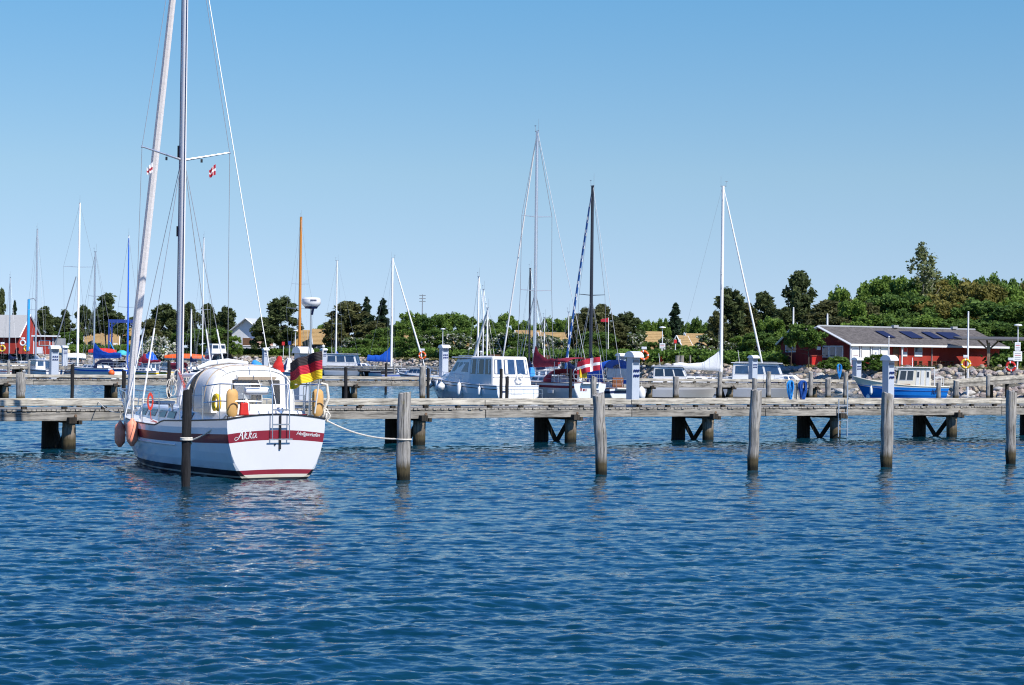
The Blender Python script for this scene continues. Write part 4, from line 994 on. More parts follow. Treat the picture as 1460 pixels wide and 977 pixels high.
    mb = MB(); mb.lathe((.22, .50, 2.34), [(0.001, -.34), (.09, -.33), (.105, -.28), (.105, .28), (.09, .33), (.001, .34)], 16, axis='y'); mb.build('liferaft_canister', m_gel, t, smooth=True)
    mb = MB(); mb.box((.06, .92, 1.87), (.12, .26, .34), taper=.8); rb = mb.build('rescue_sling_bag', m_cloth_red, t, bevel=.03)
    mb = MB(); mb.ring((1.0, 1.30, 2.0), .20, .06, 'y', 20, 8, a0=-60, a1=240); mb.build('horseshoe_buoy', m_yellow, t, smooth=True)
    mb = MB()
    for i in range(5): mb.ring((5.8, 1.30, 1.92), .17+.02*i, .010, 'x', 16, 5, sy=.35)
    mb.tube([(5.8, 1.30, 1.7), (5.8, 1.27, 1.4), (5.5, 1.2, 1.33), (6.3, 1.1, 1.33)], .012, 5); mb.build('rope_coil', m_roper, t)
    for x, y in ((.4, 1.25), (.4, -1.25), (9.6, .65), (9.6, -.65)): mb = MB(); mb.box((x, y, 1.66 if x < 1 else 1.42), (.25, .05, .04)); mb.box((x, y, 1.63 if x < 1 else 1.40), (.08, .04, .06)); mb.build('cleat', m_steel, t)
    mb = MB(); mb.box((10.7, 0, 1.5), (.9, .22, .1)); mb.tube([(10.9, .0, 1.5), (11.3, 0, 1.35), (11.35, 0, 1.15)], .04, 8); mb.build('anchor', m_steel, t)
    mb = MB(); mb.lathe((9.9, .1, 1.52), [(.13, -.15), (.09, -.05), (.09, .06), (.12, .12), (.001, .13)], 12); mb.build('windlass', m_steel, t, smooth=True)
    return t, h
m_hullside = mat('white_topsides', (.70, .73, .76), .12, .05, 1.5, spec=.8, dirt=((.50, .47, .38), .25, .2))
m_burgs = mat('burgundy_side_stripe', (.17, .010, .022), .3, .06, 3)
m_mastw = mat('pearl_mast', (.72, .70, .70), .35, .03, 2, metal=.0)
m_cloth_sail = mat('furled_sail_cloth', (.70, .66, .64), .85, .07, 9, bump=.4, stretch=(1, 1, 1))
yo, yh = yacht()
YG = 'pink fenders on the yacht bow'
for x, zf, lb in ((9.3, .84, 'faded pink fender hanging foremost on the white yacht bow'), (6.0, 1.03, 'faded pink fender hanging nearer the middle, beside the red stripe')):
    p = yh.pos(x/11.2, 1.0, 1, .16); q = world(AK, AKR, p); fender_hang((q.x, q.y, zf), lb, m_pink, .165, .68, YG, line=.25)
# ensign on its raked staff
pst = world(AK, AKR, V(-.02, -1.10, 2.35))
fs_ = world(AK, AKR, V(-.30, -1.17, 3.42))
f1 = flag('german_flag', 'black red and gold flag waving from the yacht stern staff', 'flag', (fs_.x, fs_.y, fs_.z), R(178), .86, .74, [(.333, m_fblk), (.333, m_fred), (.334, m_gold)], droop=.30, amp=.15, freq=1.6)
mb = MB(); a = V(-.02, -1.10, 1.75); b = V(-.31, -1.185, 3.52)
aw, bw = world(AK, AKR, a)-fs_, world(AK, AKR, b)-fs_
Mi = Matrix.Rotation(-R(178), 3, 'Z'); mb.tube([Mi@aw, Mi@bw], .022, 8); mb.lathe(Mi@bw, [(.001, .07), (.04, .045), (.04, .01), (.02, 0)], 8); mb.build('flagstaff', m_gel2, f1, smooth=True)
cp = world(AK, AKR, V(6.6, 1.02, 8.85)); flag('courtesy_flag', 'small white and red pennant below the left spreader of the yacht', 'flag', cp, R(200), .17, .30, [(.45, m_fwht), (.25, m_fred), (.3, m_fwht)], droop=.14, amp=.03, taper=.3)
cp = world(AK, AKR, V(6.6, -.95, 8.92)); flag('courtesy_flag', 'small red Danish pennant below the right spreader of the yacht', 'flag', cp, R(205), .20, .32, [(1, m_fred)], droop=.16, amp=.03, cross=(m_fwht,), taper=.3)
# mooring lines of the yacht
A_ = world(AK, AKR, V(.35, 1.3, 1.68)); pl = onz(265, 693); p265 = V(pl.x, pl.y-.13, 1.18)
q = at(265, 627, pl.y); rope('cream mooring line from the yacht stern to the black pile', [A_, world(AK, AKR, V(1.6, 1.75, 1.0)), V(pl.x+.13, pl.y-.05, q.z)], .022, sag=.10)
mb = MB(); mb.ring((pl.x, pl.y, q.z), .14, .022, 'z', 20, 6); mb.ring((pl.x, pl.y, q.z+.04), .14, .022, 'z', 20, 6); o = mb.build('mooring_loop', m_rope, smooth=True); tag(o, 'cream rope loop tied round the black mooring pile', 'rope loop')
B_ = world(AK, AKR, V(.3, -1.38, 1.66)); pl = onz(575, 685); q = at(575, 626, pl.y)
rope('long cream mooring line from the yacht stern to the thick grey pile', [B_, V(pl.x-.18, pl.y-.06, q.z)], .022, sag=.16)
mb = MB(); mb.ring((pl.x, pl.y, q.z-.01), .20, .022, 'z', 20, 6); o = mb.build('mooring_loop', m_rope, smooth=True); tag(o, 'cream rope loop tied round the thick grey pile', 'rope loop')
mb = MB()
for i in range(5): mb.ring(tuple(B_+V(.1+.03*i, -.02*i, .16-.05*i)), .11, .022, 'y' if i % 2 else 'x', 14, 5)
mb.tube([B_+V(.1, 0, .1), B_+V(.25, 0, .5), B_+V(.2, 0, .85), B_+V(.05, 0, .88)], .04, 8)
o = mb.build('rope_knot', m_rope, smooth=True); tag(o, 'bundle of cream rope knotted at the right corner of the yacht stern', 'rope')
q1 = world(AK, AKR, V(10.9, .3, 1.45)); s = on_pier(P1, e1, 140, .1, n1); q2 = P1+e1*s; rope('thin bow line from the yacht to the pier, left one', [q1, V(q2.x, q2.y, 1.62)], .014, sag=.12)
q1 = world(AK, AKR, V(10.9, -.3, 1.45)); s = on_pier(P1, e1, 235, .1, n1); q2 = P1+e1*s; rope('thin bow line from the yacht to the pier, right one', [q1, V(q2.x, q2.y, 1.62)], .014, sag=.12)
# ------------------------------------------------------------------ foliage
def leafmat(name, c1, c2, sub=.0, sc=.9):
    m = bpy.data.materials.new(name); m.use_nodes = True; n = m.node_tree.nodes; L = m.node_tree.links; b = n['Principled BSDF']
    b.inputs['Roughness'].default_value = .65; b.inputs['Specular IOR Level'].default_value = .25
    at_ = n.new('ShaderNodeAttribute'); at_.attribute_name = 'tone'; tc = n.new('ShaderNodeTexCoord'); ns = n.new('ShaderNodeTexNoise'); ns.inputs['Scale'].default_value = sc; ns.inputs['Detail'].default_value = 3
    L.new(tc.outputs['Object'], ns.inputs['Vector']); ad = n.new('ShaderNodeMath'); ad.operation = 'MULTIPLY_ADD'; L.new(ns.outputs['Fac'], ad.inputs[0]); ad.inputs[1].default_value = .9; L.new(at_.outputs['Fac'], ad.inputs[2])
    oi = n.new('ShaderNodeObjectInfo'); a2 = n.new('ShaderNodeMath'); a2.operation = 'MULTIPLY_ADD'; L.new(oi.outputs['Random'], a2.inputs[0]); a2.inputs[1].default_value = .25; L.new(ad.outputs[0], a2.inputs[2])
    r = n.new('ShaderNodeValToRGB'); r.color_ramp.elements[0].position = .35; r.color_ramp.elements[1].position = 1.15; r.color_ramp.elements[1].position = 1.0
    r.color_ramp.elements[0].color = (*c1, 1); r.color_ramp.elements[1].color = (*c2, 1); L.new(a2.outputs[0], r.inputs[0]); L.new(r.outputs[0], b.inputs['Base Color'])
    tr = n.new('ShaderNodeBsdfTranslucent'); L.new(r.outputs[0], tr.inputs[0]); mx = n.new('ShaderNodeMixShader'); mx.inputs[0].default_value = .38; L.new(b.outputs[0], mx.inputs[1]); L.new(tr.outputs[0], mx.inputs[2]); L.new(mx.outputs[0], n['Material Output'].inputs[0])
    return m
l_pine = leafmat('pine_needles', (.044, .064, .022), (.115, .145, .050))
l_pineb = leafmat('brownish_pine_needles', (.058, .066, .024), (.15, .155, .055))
l_dec = leafmat('green_leaves', (.065, .12, .018), (.19, .29, .05))
l_decd = leafmat('deep_green_leaves', (.045, .095, .018), (.14, .225, .045))
l_olive = leafmat('olive_leaves', (.09, .095, .02), (.26, .23, .055))
l_spruce = leafmat('spruce_needles', (.018, .040, .020), (.05, .085, .042))
l_poplar = leafmat('pale_poplar_leaves', (.11, .14, .05), (.24, .27, .12))
l_haw = leafmat('hawthorn_leaves_and_blossom', (.05, .09, .02), (.13, .18, .05))
l_bloss = leafmat('white_blossom', (.45, .44, .34), (.72, .71, .62))
l_hedge = leafmat('hedge_leaves', (.05, .10, .016), (.15, .25, .04), sc=.25)
l_vine = leafmat('vine_leaves', (.05, .10, .012), (.15, .24, .045))

def leaf_mesh(name, clumps, per, size, mats, seed, elong=1.6, shell=.45, mixm=None, flat=.0):
    """clumps: (x,y,z,rx,ry,rz); leaf quads fill each clump, denser to its outside"""
    rs = np.random.RandomState(seed); cs = np.array([c[:6] for c in clumps]); k = len(cs); n = k*per
    d = rs.randn(n, 3); d /= np.linalg.norm(d, axis=1)[:, None]; rad = rs.rand(n)**shell
    rad = rad*(1+.55*rs.rand(n)**4); c = np.repeat(cs, per, 0); p = c[:, :3]+d*rad[:, None]*c[:, 3:6]
    a = rs.randn(n, 3); a[:, 2] *= .6; a /= np.linalg.norm(a, axis=1)[:, None]
    nn = d*.7+rs.randn(n, 3)*.7; b = np.cross(a, nn); b /= (np.linalg.norm(b, axis=1)[:, None]+1e-6)
    s = size*(.6+.8*rs.rand(n))[:, None]; a = a*s*elong*.5; b = b*s*.5
    v = np.stack([p-a, p+b*.9, p+a, p-b*.9], 1).reshape(-1, 3).astype(np.float32)
    me = bpy.data.meshes.new(name); me.vertices.add(n*4); me.vertices.foreach_set('co', v.ravel()); me.loops.add(n*4); me.loops.foreach_set('vertex_index', np.arange(n*4, dtype=np.int32))
    me.polygons.add(n); me.polygons.foreach_set('loop_start', np.arange(0, n*4, 4, dtype=np.int32)); me.polygons.foreach_set('loop_total', np.full(n, 4, dtype=np.int32))
    for m in mats: me.materials.append(m)
    if mixm: me.polygons.foreach_set('material_index', (rs.rand(n) < mixm).astype(np.int32))
    tone = np.repeat(np.repeat(rs.rand(k)*.35-.1, per)+rs.rand(n)*.25-.05, 4).astype(np.float32)
    me.update(); at_ = me.attributes.new('tone', 'FLOAT', 'POINT'); at_.data.foreach_set('value', tone); return me
def crown_clumps(kind, seed):
    """unit-height crowns (trunk foot at z=0, tip at 1), half width 1"""
    r = random.Random(seed); out = []
    if kind == 'pine':
        n = 85
        for i in range(n):
            z = r.uniform(.22, .97); w_ = (1-((z-.42)/.58)**2)**.6 if z > .42 else .72+.28*(z-.2)/.22
            w_ *= .75+.25*math.sin(z*17+seed); q = r.uniform(0, 6.28); d = r.uniform(.35, 1)*w_
            s = r.uniform(.10, .21); out.append((d*math.cos(q), d*math.sin(q), z, s*1.25, s*1.25, s*.32))
    elif kind == 'openpine':
        for i in range(60):
            lv = r.uniform(0, 7.5); z = .3+lv*.088+r.uniform(-.012, .012); w_ = (1-max(0, z-.45)/.58)*(.8+.2*math.sin(lv*2.3+seed)); q = r.uniform(0, 6.28); d = r.uniform(.25, 1)*w_; s = r.uniform(.13, .22)
            out.append((d*math.cos(q), d*math.sin(q), z, s*1.1, s*1.1, s*.26))
    elif kind == 'spruce':
        for i in range(120):
            z = .1+.88*r.random()**1.25; w_ = (1-z)**.8*(.85+.15*math.sin(z*40)); q = r.uniform(0, 6.28); d = r.uniform(.4, 1)*w_; s = .06+.12*(1-z)
            out.append((d*math.cos(q), d*math.sin(q), z-.04*d, s*1.4, s*1.4, s*.35))
        out.append((0, 0, .96, .035, .035, .05))
    elif kind == 'poplar':
        for i in range(95):
            z = r.uniform(.12, .99); w_ = math.sin(math.pi*(z*.85+.12))**.7*(.75+.25*math.sin(z*21+seed)); q = r.uniform(0, 6.28); d = r.uniform(.1, 1)*w_; s = r.uniform(.09, .2)
            out.append((d*math.cos(q), d*math.sin(q), z, s, s, s*.35))
    elif kind == 'dec':
        n = 75; lob = [(r.uniform(0, 6.28), r.uniform(.45, .8), r.uniform(.15, .45)) for _ in range(6)]
        for i in range(n):
            q = r.uniform(0, 6.28); z = r.uniform(.08, .96); w_ = (1-abs((z-.48)/.54)**2.4)**.55
            for a, zz, am in lob: w_ *= 1+am*.45*math.exp(-((z-zz)/.15)**2)*math.cos(q-a)
            d = r.uniform(.55, 1)*w_; s = r.uniform(.12, .24); out.append((d*math.cos(q), d*math.sin(q), z, s, s, s*.42))
        for i in range(10): out.append((r.uniform(-.7, .7), r.uniform(-.7, .7), r.uniform(.80, .97), .16, .16, .06))
    elif kind == 'canopy':
        for i in range(60):
            q = r.uniform(0, 6.28); z = r.uniform(.50, .96); w_ = (1-abs((z-.72)/.27)**2.2)**.5*(.8+.2*math.sin(q*3)); d = r.uniform(.2, 1)*w_; s = r.uniform(.12, .22); out.append((d*math.cos(q), d*math.sin(q), z, s, s, s*.4))
    elif kind == 'bush':
        for i in range(40):
            q = r.uniform(0, 6.28); z = r.uniform(.0, .85); w_ = (1-(z/.95)**2)**.5; d = r.uniform(.5, 1)*w_; s = r.uniform(.16, .3); out.append((d*math.cos(q), d*math.sin(q), z, s, s, s*.6))
    return out
def trunk_mesh(kind, seed, hw):
    r = random.Random(seed); mb = MB(); top = {'pine': .9, 'openpine': .95, 'spruce': .97, 'poplar': .95, 'dec': .7, 'canopy': .8, 'bush': .5}[kind]; rb = {'pine': .016, 'openpine': .014, 'spruce': .014, 'poplar': .010, 'dec': .018, 'canopy': .018, 'bush': .02}[kind]
    cx = [(r.uniform(-.02, .02), r.uniform(-.02, .02)) for _ in range(6)]
    P = [V(cx[i][0]*i*.6, cx[i][1]*i*.6, -.03+top*i/5) for i in range(6)]; mb.tube(P, rb, 8, r2=rb*.25)
    for i in range(16 if kind != 'bush' else 6):
        z = r.uniform(.25, .85)*top; q = r.uniform(0, 6.28); ln = r.uniform(.25, .75)*(1.15-z)*hw; b = P[min(5, int(z/top*5))]
        mb.tube([(b.x, b.y, z), (b.x+ln*.5*math.cos(q), b.y+ln*.5*math.sin(q), z+.03), (b.x+ln*math.cos(q), b.y+ln*math.sin(q), z+(.10 if kind in ('dec', 'poplar') else .04))], rb*.4, 5, r2=rb*.1)
    return mb
PROTO = {}
def proto(kind, var, hw, H, lm, bm, per, size, mixm=None):
    key = (kind, var, lm[0].name)
    if key in PROTO: return PROTO[key]
    cl = [(x*hw, y*hw, z, sx*hw, sy*hw, sz) for x, y, z, sx, sy, sz in crown_clumps(kind, 17*var+3)]
    cl = [(x*H, y*H, z*H, a*H, b*H, max(c, .3*max(a, b))*H) for x, y, z, a, b, c in cl]
    me = leaf_mesh('crown', cl, per, size, lm, var*7+1, elong=2.2 if 'pine' in kind or kind == 'spruce' else 1.5, mixm=mixm)
    mb = trunk_mesh(kind, var, hw); mb.v = [(x*H, y*H, z*H) for x, y, z in mb.v]
    tm = bpy.data.meshes.new('trunk'); tm.from_pydata(mb.v, [], mb.f); tm.materials.append(bm); tm.polygons.foreach_set('use_smooth', [True]*len(tm.polygons)); tm.update()
    PROTO[key] = (me, tm, H, hw*H); return PROTO[key]
KIND = {'pine': ('pine', .36, 11, [l_pine], m_bark, 120, .34), 'bpine': ('pine', .36, 11, [l_pineb], m_bark, 120, .34), 'opine': ('openpine', .36, 11, [l_pine], m_bark, 110, .34), 'spruce': ('spruce', .24, 11, [l_spruce], m_bark, 80, .30),
        'dec': ('dec', .42, 8, [l_dec], m_barkl, 150, .25), 'decd': ('dec', .42, 8, [l_decd], m_barkl, 150, .25), 'olive': ('dec', .42, 8, [l_olive], m_barkl, 150, .25), 'poplar': ('poplar', .20, 13, [l_poplar], m_barkl, 26, .24),
        'haw': ('dec', .45, 5, [l_haw, l_bloss], m_bark, 80, .30), 'bloss': ('bush', .55, 4.5, [l_bloss, l_haw], m_bark, 120, .28), 'bush': ('bush', .6, 2.2, [l_vine], m_bark, 110, .17), 'vine': ('canopy', .5, 5, [l_vine], m_bark, 90, .22)}
NAME = {'pine': 'pine_tree', 'bpine': 'pine_tree', 'opine': 'pine_tree', 'spruce': 'spruce_tree', 'dec': 'deciduous_tree', 'decd': 'deciduous_tree', 'olive': 'deciduous_tree', 'poplar': 'poplar_tree', 'haw': 'hawthorn_tree', 'bloss': 'blossoming_shrub', 'bush': 'shrub', 'vine': 'small_tree'}
CAT = {'pine': 'pine tree', 'bpine': 'pine tree', 'opine': 'pine tree', 'spruce': 'spruce tree', 'dec': 'tree', 'decd': 'tree', 'olive': 'tree', 'poplar': 'tree', 'haw': 'tree', 'bloss': 'shrub', 'bush': 'shrub', 'vine': 'tree'}
trnd = random.Random(21)
def tree(kind, px, top, hwpx, Z, label, group=None, var=None, zb=None):
    k, hw, H, lm, bm, per, size = KIND[kind]; var = trnd.randrange(3) if var is None else var
    mixm = {'haw': .28, 'bloss': .35}.get(kind)
    cme, tme, H0, W0 = proto(k, var, hw, H, lm, bm, per, size, mixm)
    g = G(px, Z, 3); z0 = ground_z(g.x, Z) if zb is None else zb; zt = at(px, top, Z).z; h = zt-z0; w_ = hwpx*Z/F*(1.12 if 'pine' in kind else 1.05)*(1.4 if (group or '').startswith('wood') and kind != 'poplar' else 1)
    t = thing(NAME[kind], label, CAT[kind], (g.x, g.y, z0), trnd.uniform(0, 6.28), group); t.scale = (w_/W0, w_/W0, h/H0)
    for nm, me in (('crown', cme), ('trunk', tme)): o = bpy.data.objects.new(nm, me); C.objects.link(o); o.parent = t
    return t
GL = 'dark pines behind the left side of the harbour'
for row in [
 ('pine', 1, 411, 8, 360, 'dark pine cut off by the left edge above the barn'), ('spruce', 20, 429, 9, 430, 'small pointed conifer rising over the barn roof'), ('pine', 63, 437, 15, 430, 'dark pine right of the red barn gable'),
 ('opine', 92, 441, 17, 440, 'layered open pine between barn and tallest left mast'), ('pine', 118, 436, 15, 440, 'dark pine just left of the tall white left mast'), ('opine', 150, 418, 27, 425, 'tall broad pine behind the blue boat lift'),
 ('pine', 188, 452, 10, 470, 'small dark pine half hidden by the furled headsail'), ('pine', 232, 434, 24, 430, 'broad dark pine left of the yacht mast'), ('pine', 270, 431, 18, 430, 'dark pine right of the yacht mast, above the far cruiser'),
 ('pine', 296, 433, 17, 445, 'dark pine between yacht mast and white house'), ('pine', 322, 438, 17, 430, 'dark rounded pine next to the white house'), ('bpine', 215, 455, 20, 415, 'low brownish pine left of the yacht mast'), ('decd', 300, 468, 30, 400, 'low green trees under the pines left of the white house'), ('dec', 334, 480, 12, 380, 'small green tree at the corner of the white house'),
 ('pine', 401, 424, 27, 400, 'spreading dark pine right of the white house'), ('pine', 374, 452, 18, 398, 'low leaning side of dark pines beside the white house'), ('bpine', 497, 430, 34, 385, 'wide brownish pine behind the far cabin cruiser'), ('bpine', 478, 455, 20, 380, 'lower brownish pine at the dark gabled house'), ('spruce', 522, 424, 20, 385, 'pointed spruce right of the wide brownish pine'), ('spruce', 545, 426, 22, 385, 'pointed spruce behind the mast with the blue sail cover'), ('bpine', 535, 458, 26, 378, 'low brownish pine beneath the two spruces'),
 ('dec', 470, 462, 22, 470, 'light green tree behind the dark gabled house'), ('dec', 590, 447, 22, 430, 'light green tree right of the two spruces'), ('dec', 574, 458, 18, 360, 'green tree right of the blue sail cover mast'), ('decd', 612, 452, 24, 370, 'dense green tree below the thin aerial'),
 ('dec', 640, 448, 26, 375, 'light green tree above the orange lifebuoy'), ('decd', 664, 452, 22, 350, 'dense green tree left of the white twin masts'), ('haw', 650, 476, 22, 325, 'hawthorn with white blossom above the motor yacht roof'), ('haw', 612, 478, 20, 345, 'hawthorn with sparse blossom right of the blue cover'), ('decd', 588, 480, 20, 340, 'dark green bush like tree by the far stone bank'),
 ('decd', 700, 456, 20, 360, 'dense green tree right of the white twin masts'), ('dec', 722, 449, 17, 380, 'light green tree in front of the furled sail pole'), ('haw', 728, 474, 20, 300, 'hawthorn left of the tall grey mast'), ('haw', 700, 482, 18, 310, 'hawthorn behind the motor yacht canopy'), ('dec', 788, 454, 18, 430, 'rounded light green tree right of the tall grey mast'), ('dec', 806, 458, 12, 420, 'light green tree left of the striped headsail'), ('haw', 775, 480, 22, 285, 'hawthorn above the burgundy sail cover'),
]: tree(*row, group=GL if 'pine' in row[0] and row[1] < 460 else 'trees behind the harbour')
for row in [
 ('bpine', 838, 440, 26, 300, 'brownish pine behind the navy mast'), ('bpine', 858, 434, 20, 310, 'tallest brownish pine just right of the navy mast'), ('bpine', 822, 452, 16, 295, 'low brownish pine at the striped headsail'), ('pine', 893, 446, 25, 300, 'dark pine between navy mast and tan roofed house'), ('bpine', 880, 458, 22, 285, 'dark pine behind the red topped pole'), ('decd', 850, 474, 30, 275, 'low green growth below the brownish pines'), ('haw', 905, 476, 18, 285, 'hawthorn left of the tan roofed house'),
 ('dec', 928, 459, 12, 440, 'small tree top above the tan roof'), ('spruce', 962, 433, 21, 440, 'pointed green tree standing above the houses'), ('decd', 945, 455, 11, 450, 'small round tree left of the tall pointed one'), ('dec', 975, 462, 14, 450, 'light green tree between the tan roofed houses'), ('decd', 992, 455, 11, 430, 'small deep green tree over the right tan roof'), ('dec', 950, 466, 8, 375, 'slim light green tree between the two tan roofs'), ('haw', 950, 482, 14, 262, 'hawthorn between tan roofs and white sign boards'), ('haw', 1012, 478, 20, 258, 'blossoming hawthorn left of the white mast'),
 ('pine', 1040, 412, 27, 262, 'big dark pine behind the tall white mast'), ('bpine', 1060, 432, 30, 265, 'brownish pine right of the tall white mast'), ('pine', 1088, 416, 24, 268, 'dark pine behind the white forestay'), ('bpine', 1022, 444, 16, 258, 'low dark pine left of the tall white mast'), ('pine', 1138, 387, 27, 262, 'tallest open crowned pine above the red hut'), ('pine', 1118, 438, 24, 258, 'lower dark pine left of the tallest pine'), ('pine', 1160, 440, 24, 262, 'lower dark pine right of the tallest pine'),
 ('dec', 1100, 455, 26, 235, 'bright green tree left of the dark red hut'), ('decd', 1080, 474, 26, 232, 'green tree behind the large motor cruiser'), ('dec', 1062, 480, 22, 234, 'green growth right of the white mast foot'), ('haw', 1040, 488, 16, 240, 'small blossoming bush at the white mast foot'), ('decd', 1122, 478, 16, 228, 'green tree touching the dark red hut'),
]: tree(*row, group='trees in the middle behind the harbour')
GR = 'wood behind the red buildings'
for row in [
 ('bpine', 1178, 428, 26, 255), ('dec', 1196, 413, 16, 280), ('bpine', 1208, 428, 28, 262), ('dec', 1212, 430, 18, 250), ('bpine', 1236, 432, 22, 252), ('olive', 1236, 422, 18, 275), ('dec', 1254, 402, 26, 272), ('dec', 1272, 396, 30, 275), ('decd', 1260, 424, 28, 258), ('decd', 1290, 420, 30, 256), ('dec', 1300, 398, 24, 270), ('olive', 1322, 398, 26, 272), ('dec', 1342, 400, 20, 280), ('olive', 1352, 418, 30, 262), ('decd', 1362, 398, 22, 285), ('olive', 1378, 404, 26, 278), ('decd', 1408, 397, 22, 285), ('olive', 1402, 408, 28, 268), ('dec', 1432, 408, 26, 270), ('decd', 1452, 400, 20, 285), ('olive', 1470, 406, 24, 275),
 ('olive', 1330, 432, 28, 254), ('decd', 1392, 430, 34, 252), ('decd', 1430, 436, 34, 248), ('decd', 1466, 432, 30, 250), ('dec', 1318, 452, 26, 246), ('decd', 1360, 455, 30, 244), ('dec', 1250, 448, 26, 246), ('bpine', 1190, 452, 24, 248), ('decd', 1280, 456, 26, 244), ('decd', 1405, 460, 30, 240), ('decd', 1446, 462, 30, 238), ('dec', 1222, 460, 22, 243)]:
    kd = {'bpine': 'dark brownish pine', 'dec': 'light green tree', 'decd': 'deep green tree', 'olive': 'olive brown spring tree'}[row[0]]
    pos = 'left end' if row[1] < 1240 else ('middle' if row[1] < 1350 else 'right end')
    tree(*row, label='%s at the %s of the wood, %s' % (kd, pos, 'on its skyline' if row[2] < 425 else ('below its skyline' if row[2] < 445 else 'low behind the long roof')), group=GR)
tree('poplar', 1313, 347, 33, 268, 'tall sparse poplar rising above the whole wood', var=0); tree('poplar', 1325, 372, 30, 270, 'second sparse poplar beside the tallest one', var=1)
tree('bloss', 228, 476, 30, 345, 'white blossoming shrub left of the yacht mast'); tree('bloss', 208, 486, 14, 343, 'smaller white blossoming shrub at the headsail')
tree('bush', 1194, 508, 19, 200, 'green shrub in front of the white framed window', zb=2.5); tree('bush', 1247, 504, 20, 199, 'larger round green shrub in front of the white veranda', zb=2.5); tree('bush', 1176, 513, 10, 199.5, 'small green shrub beside the red bin', zb=2.5)
tree('vine', 1153, 463, 27, 205, 'leafy small tree between the dark red hut and its neighbour', zb=2.6); tree('vine', 1128, 462, 14, 210, 'leafy small tree at the right side of the hut gable', zb=2.6)
for row in [
 ('decd', 698, 457, 20, 470, 'deep green tree top behind the dormered house'), ('dec', 742, 458, 18, 470, 'light green tree top behind the burgundy boat houses'), ('decd', 760, 462, 22, 480, 'deep green tree top left of the rounded light green tree'), ('dec', 822, 452, 22, 460, 'light green tree top behind the brownish pines'), ('decd', 908, 458, 20, 460, 'deep green tree top right of the dark pine'), ('dec', 935, 463, 18, 470, 'light green tree top over the bright tan roof'), ('decd', 955, 461, 18, 480, 'deep green tree top over the dark gable'), ('dec', 1000, 464, 20, 470, 'light green tree top over the white walled house'), ('decd', 1018, 460, 20, 470, 'deep green tree top left of the tall white mast'),
 ('decd', 548, 468, 24, 372, 'deep green undergrowth below the two spruces'), ('haw', 505, 482, 22, 368, 'blossoming hawthorn under the wide brownish pine'), ('decd', 520, 484, 22, 362, 'deep green bush row right of the far cabin cruiser'), ('dec', 560, 480, 18, 356, 'light green tree right below the spruces'), ('decd', 630, 470, 26, 345, 'deep green tree mass left of the twin masts'), ('dec', 676, 470, 24, 330, 'light green tree beside the twin masts'), ('dec', 712, 470, 20, 318, 'light green tree behind the furled sail pole'), ('decd', 740, 476, 18, 300, 'deep green tree at the tall grey mast'), ('dec', 758, 484, 18, 292, 'light green bush left of the burgundy sail cover'), ('haw', 800, 484, 16, 280, 'hawthorn left of the striped headsail'), ('decd', 930, 488, 16, 262, 'deep green bush in front of the bright tan roof'), ('dec', 975, 492, 18, 256, 'light green bush in front of the dark gable'),
 ('pine', 80, 452, 16, 450, 'small dark pine between the two left pines'), ('pine', 135, 446, 18, 446, 'dark pine behind the tallest left mast'), ('pine', 168, 446, 16, 440, 'dark pine filling the right side of the boat lift'), ('decd', 100, 472, 22, 420, 'deep green bushes between barn and boat lift'), ('pine', 250, 446, 16, 442, 'dark pine right behind the yacht mast'), ('pine', 310, 452, 18, 436, 'dark pine just behind the flybridge cruiser'), ('decd', 262, 474, 22, 400, 'deep green trees right of the white blossoming shrub'),
]: tree(*row, group='trees behind the harbour')
def hedge(name, label, px0, px1, off, top, bot_z, depth, dens, lm=None, seed=1):
    r = random.Random(seed); cl = []; n = int((px1-px0)*dens)
    for i in range(n):
        px = lerp(px0, px1, i/n); Z = 250
        for _ in range(6): x = G(px, Z, 3).x; Z = shore_y(x)+off
        zt = at(px, top(px) if callable(top) else top, Z).z; z0 = ground_z(x, Z)
        for k in range(3): s = r.uniform(.5, .9); cl.append((x+r.uniform(-.6, .6), Z+r.uniform(0, depth), lerp(z0, zt-s*.5, r.random()**.5), s*1.3, s, s*.7))
    me = leaf_mesh(name, cl, 34, .26, [lm or l_hedge], seed); o = bpy.data.objects.new(name, me); C.objects.link(o); tag(o, label, 'hedge'); return o
hedge('hedge', 'long clipped green hedge running along the bank behind the boats', 455, 1018, 13, lambda p: 497 if p < 640 else (499 if p < 900 else 500), 0, 2.5, 1.1)
hedge('hedge', 'low green hedge in front of the white house at left', 240, 452, 45, 497, 0, 2, .7, seed=2)
hedge('hedge', 'low green hedge between the red barn and the blue boat lift', 74, 200, 40, 492, 0, 2, .7, seed=3)
hedge('hedge', 'dark clipped hedge at the right end of the red building', 1424, 1475, 24, 505, 0, 2, .9, lm=l_decd, seed=4)
hedge('hedge', 'green hedge behind the stone bank below the dark red hut', 1012, 1112, 11, 503, 0, 2, 1.0, seed=6)

# rough grass at the bank top
def tufts():
    r = random.Random(9); cl = []
    for i in range(900):
        x = r.uniform(-110, 60); y = shore_y(x)+r.choice([r.uniform(7, 8), r.uniform(11, 16)]); cl.append((x, y, ground_z(x, y)+.1, .5, .4, .22))
    o = bpy.data.objects.new('grass', leaf_mesh('grass', cl, 10, .22, [leafmat('dry_grass', (.09, .10, .025), (.24, .22, .09))], 3, elong=2.2)); C.objects.link(o); tag(o, 'rough grass along the top of the bank', 'grass', kind='stuff')
tufts()

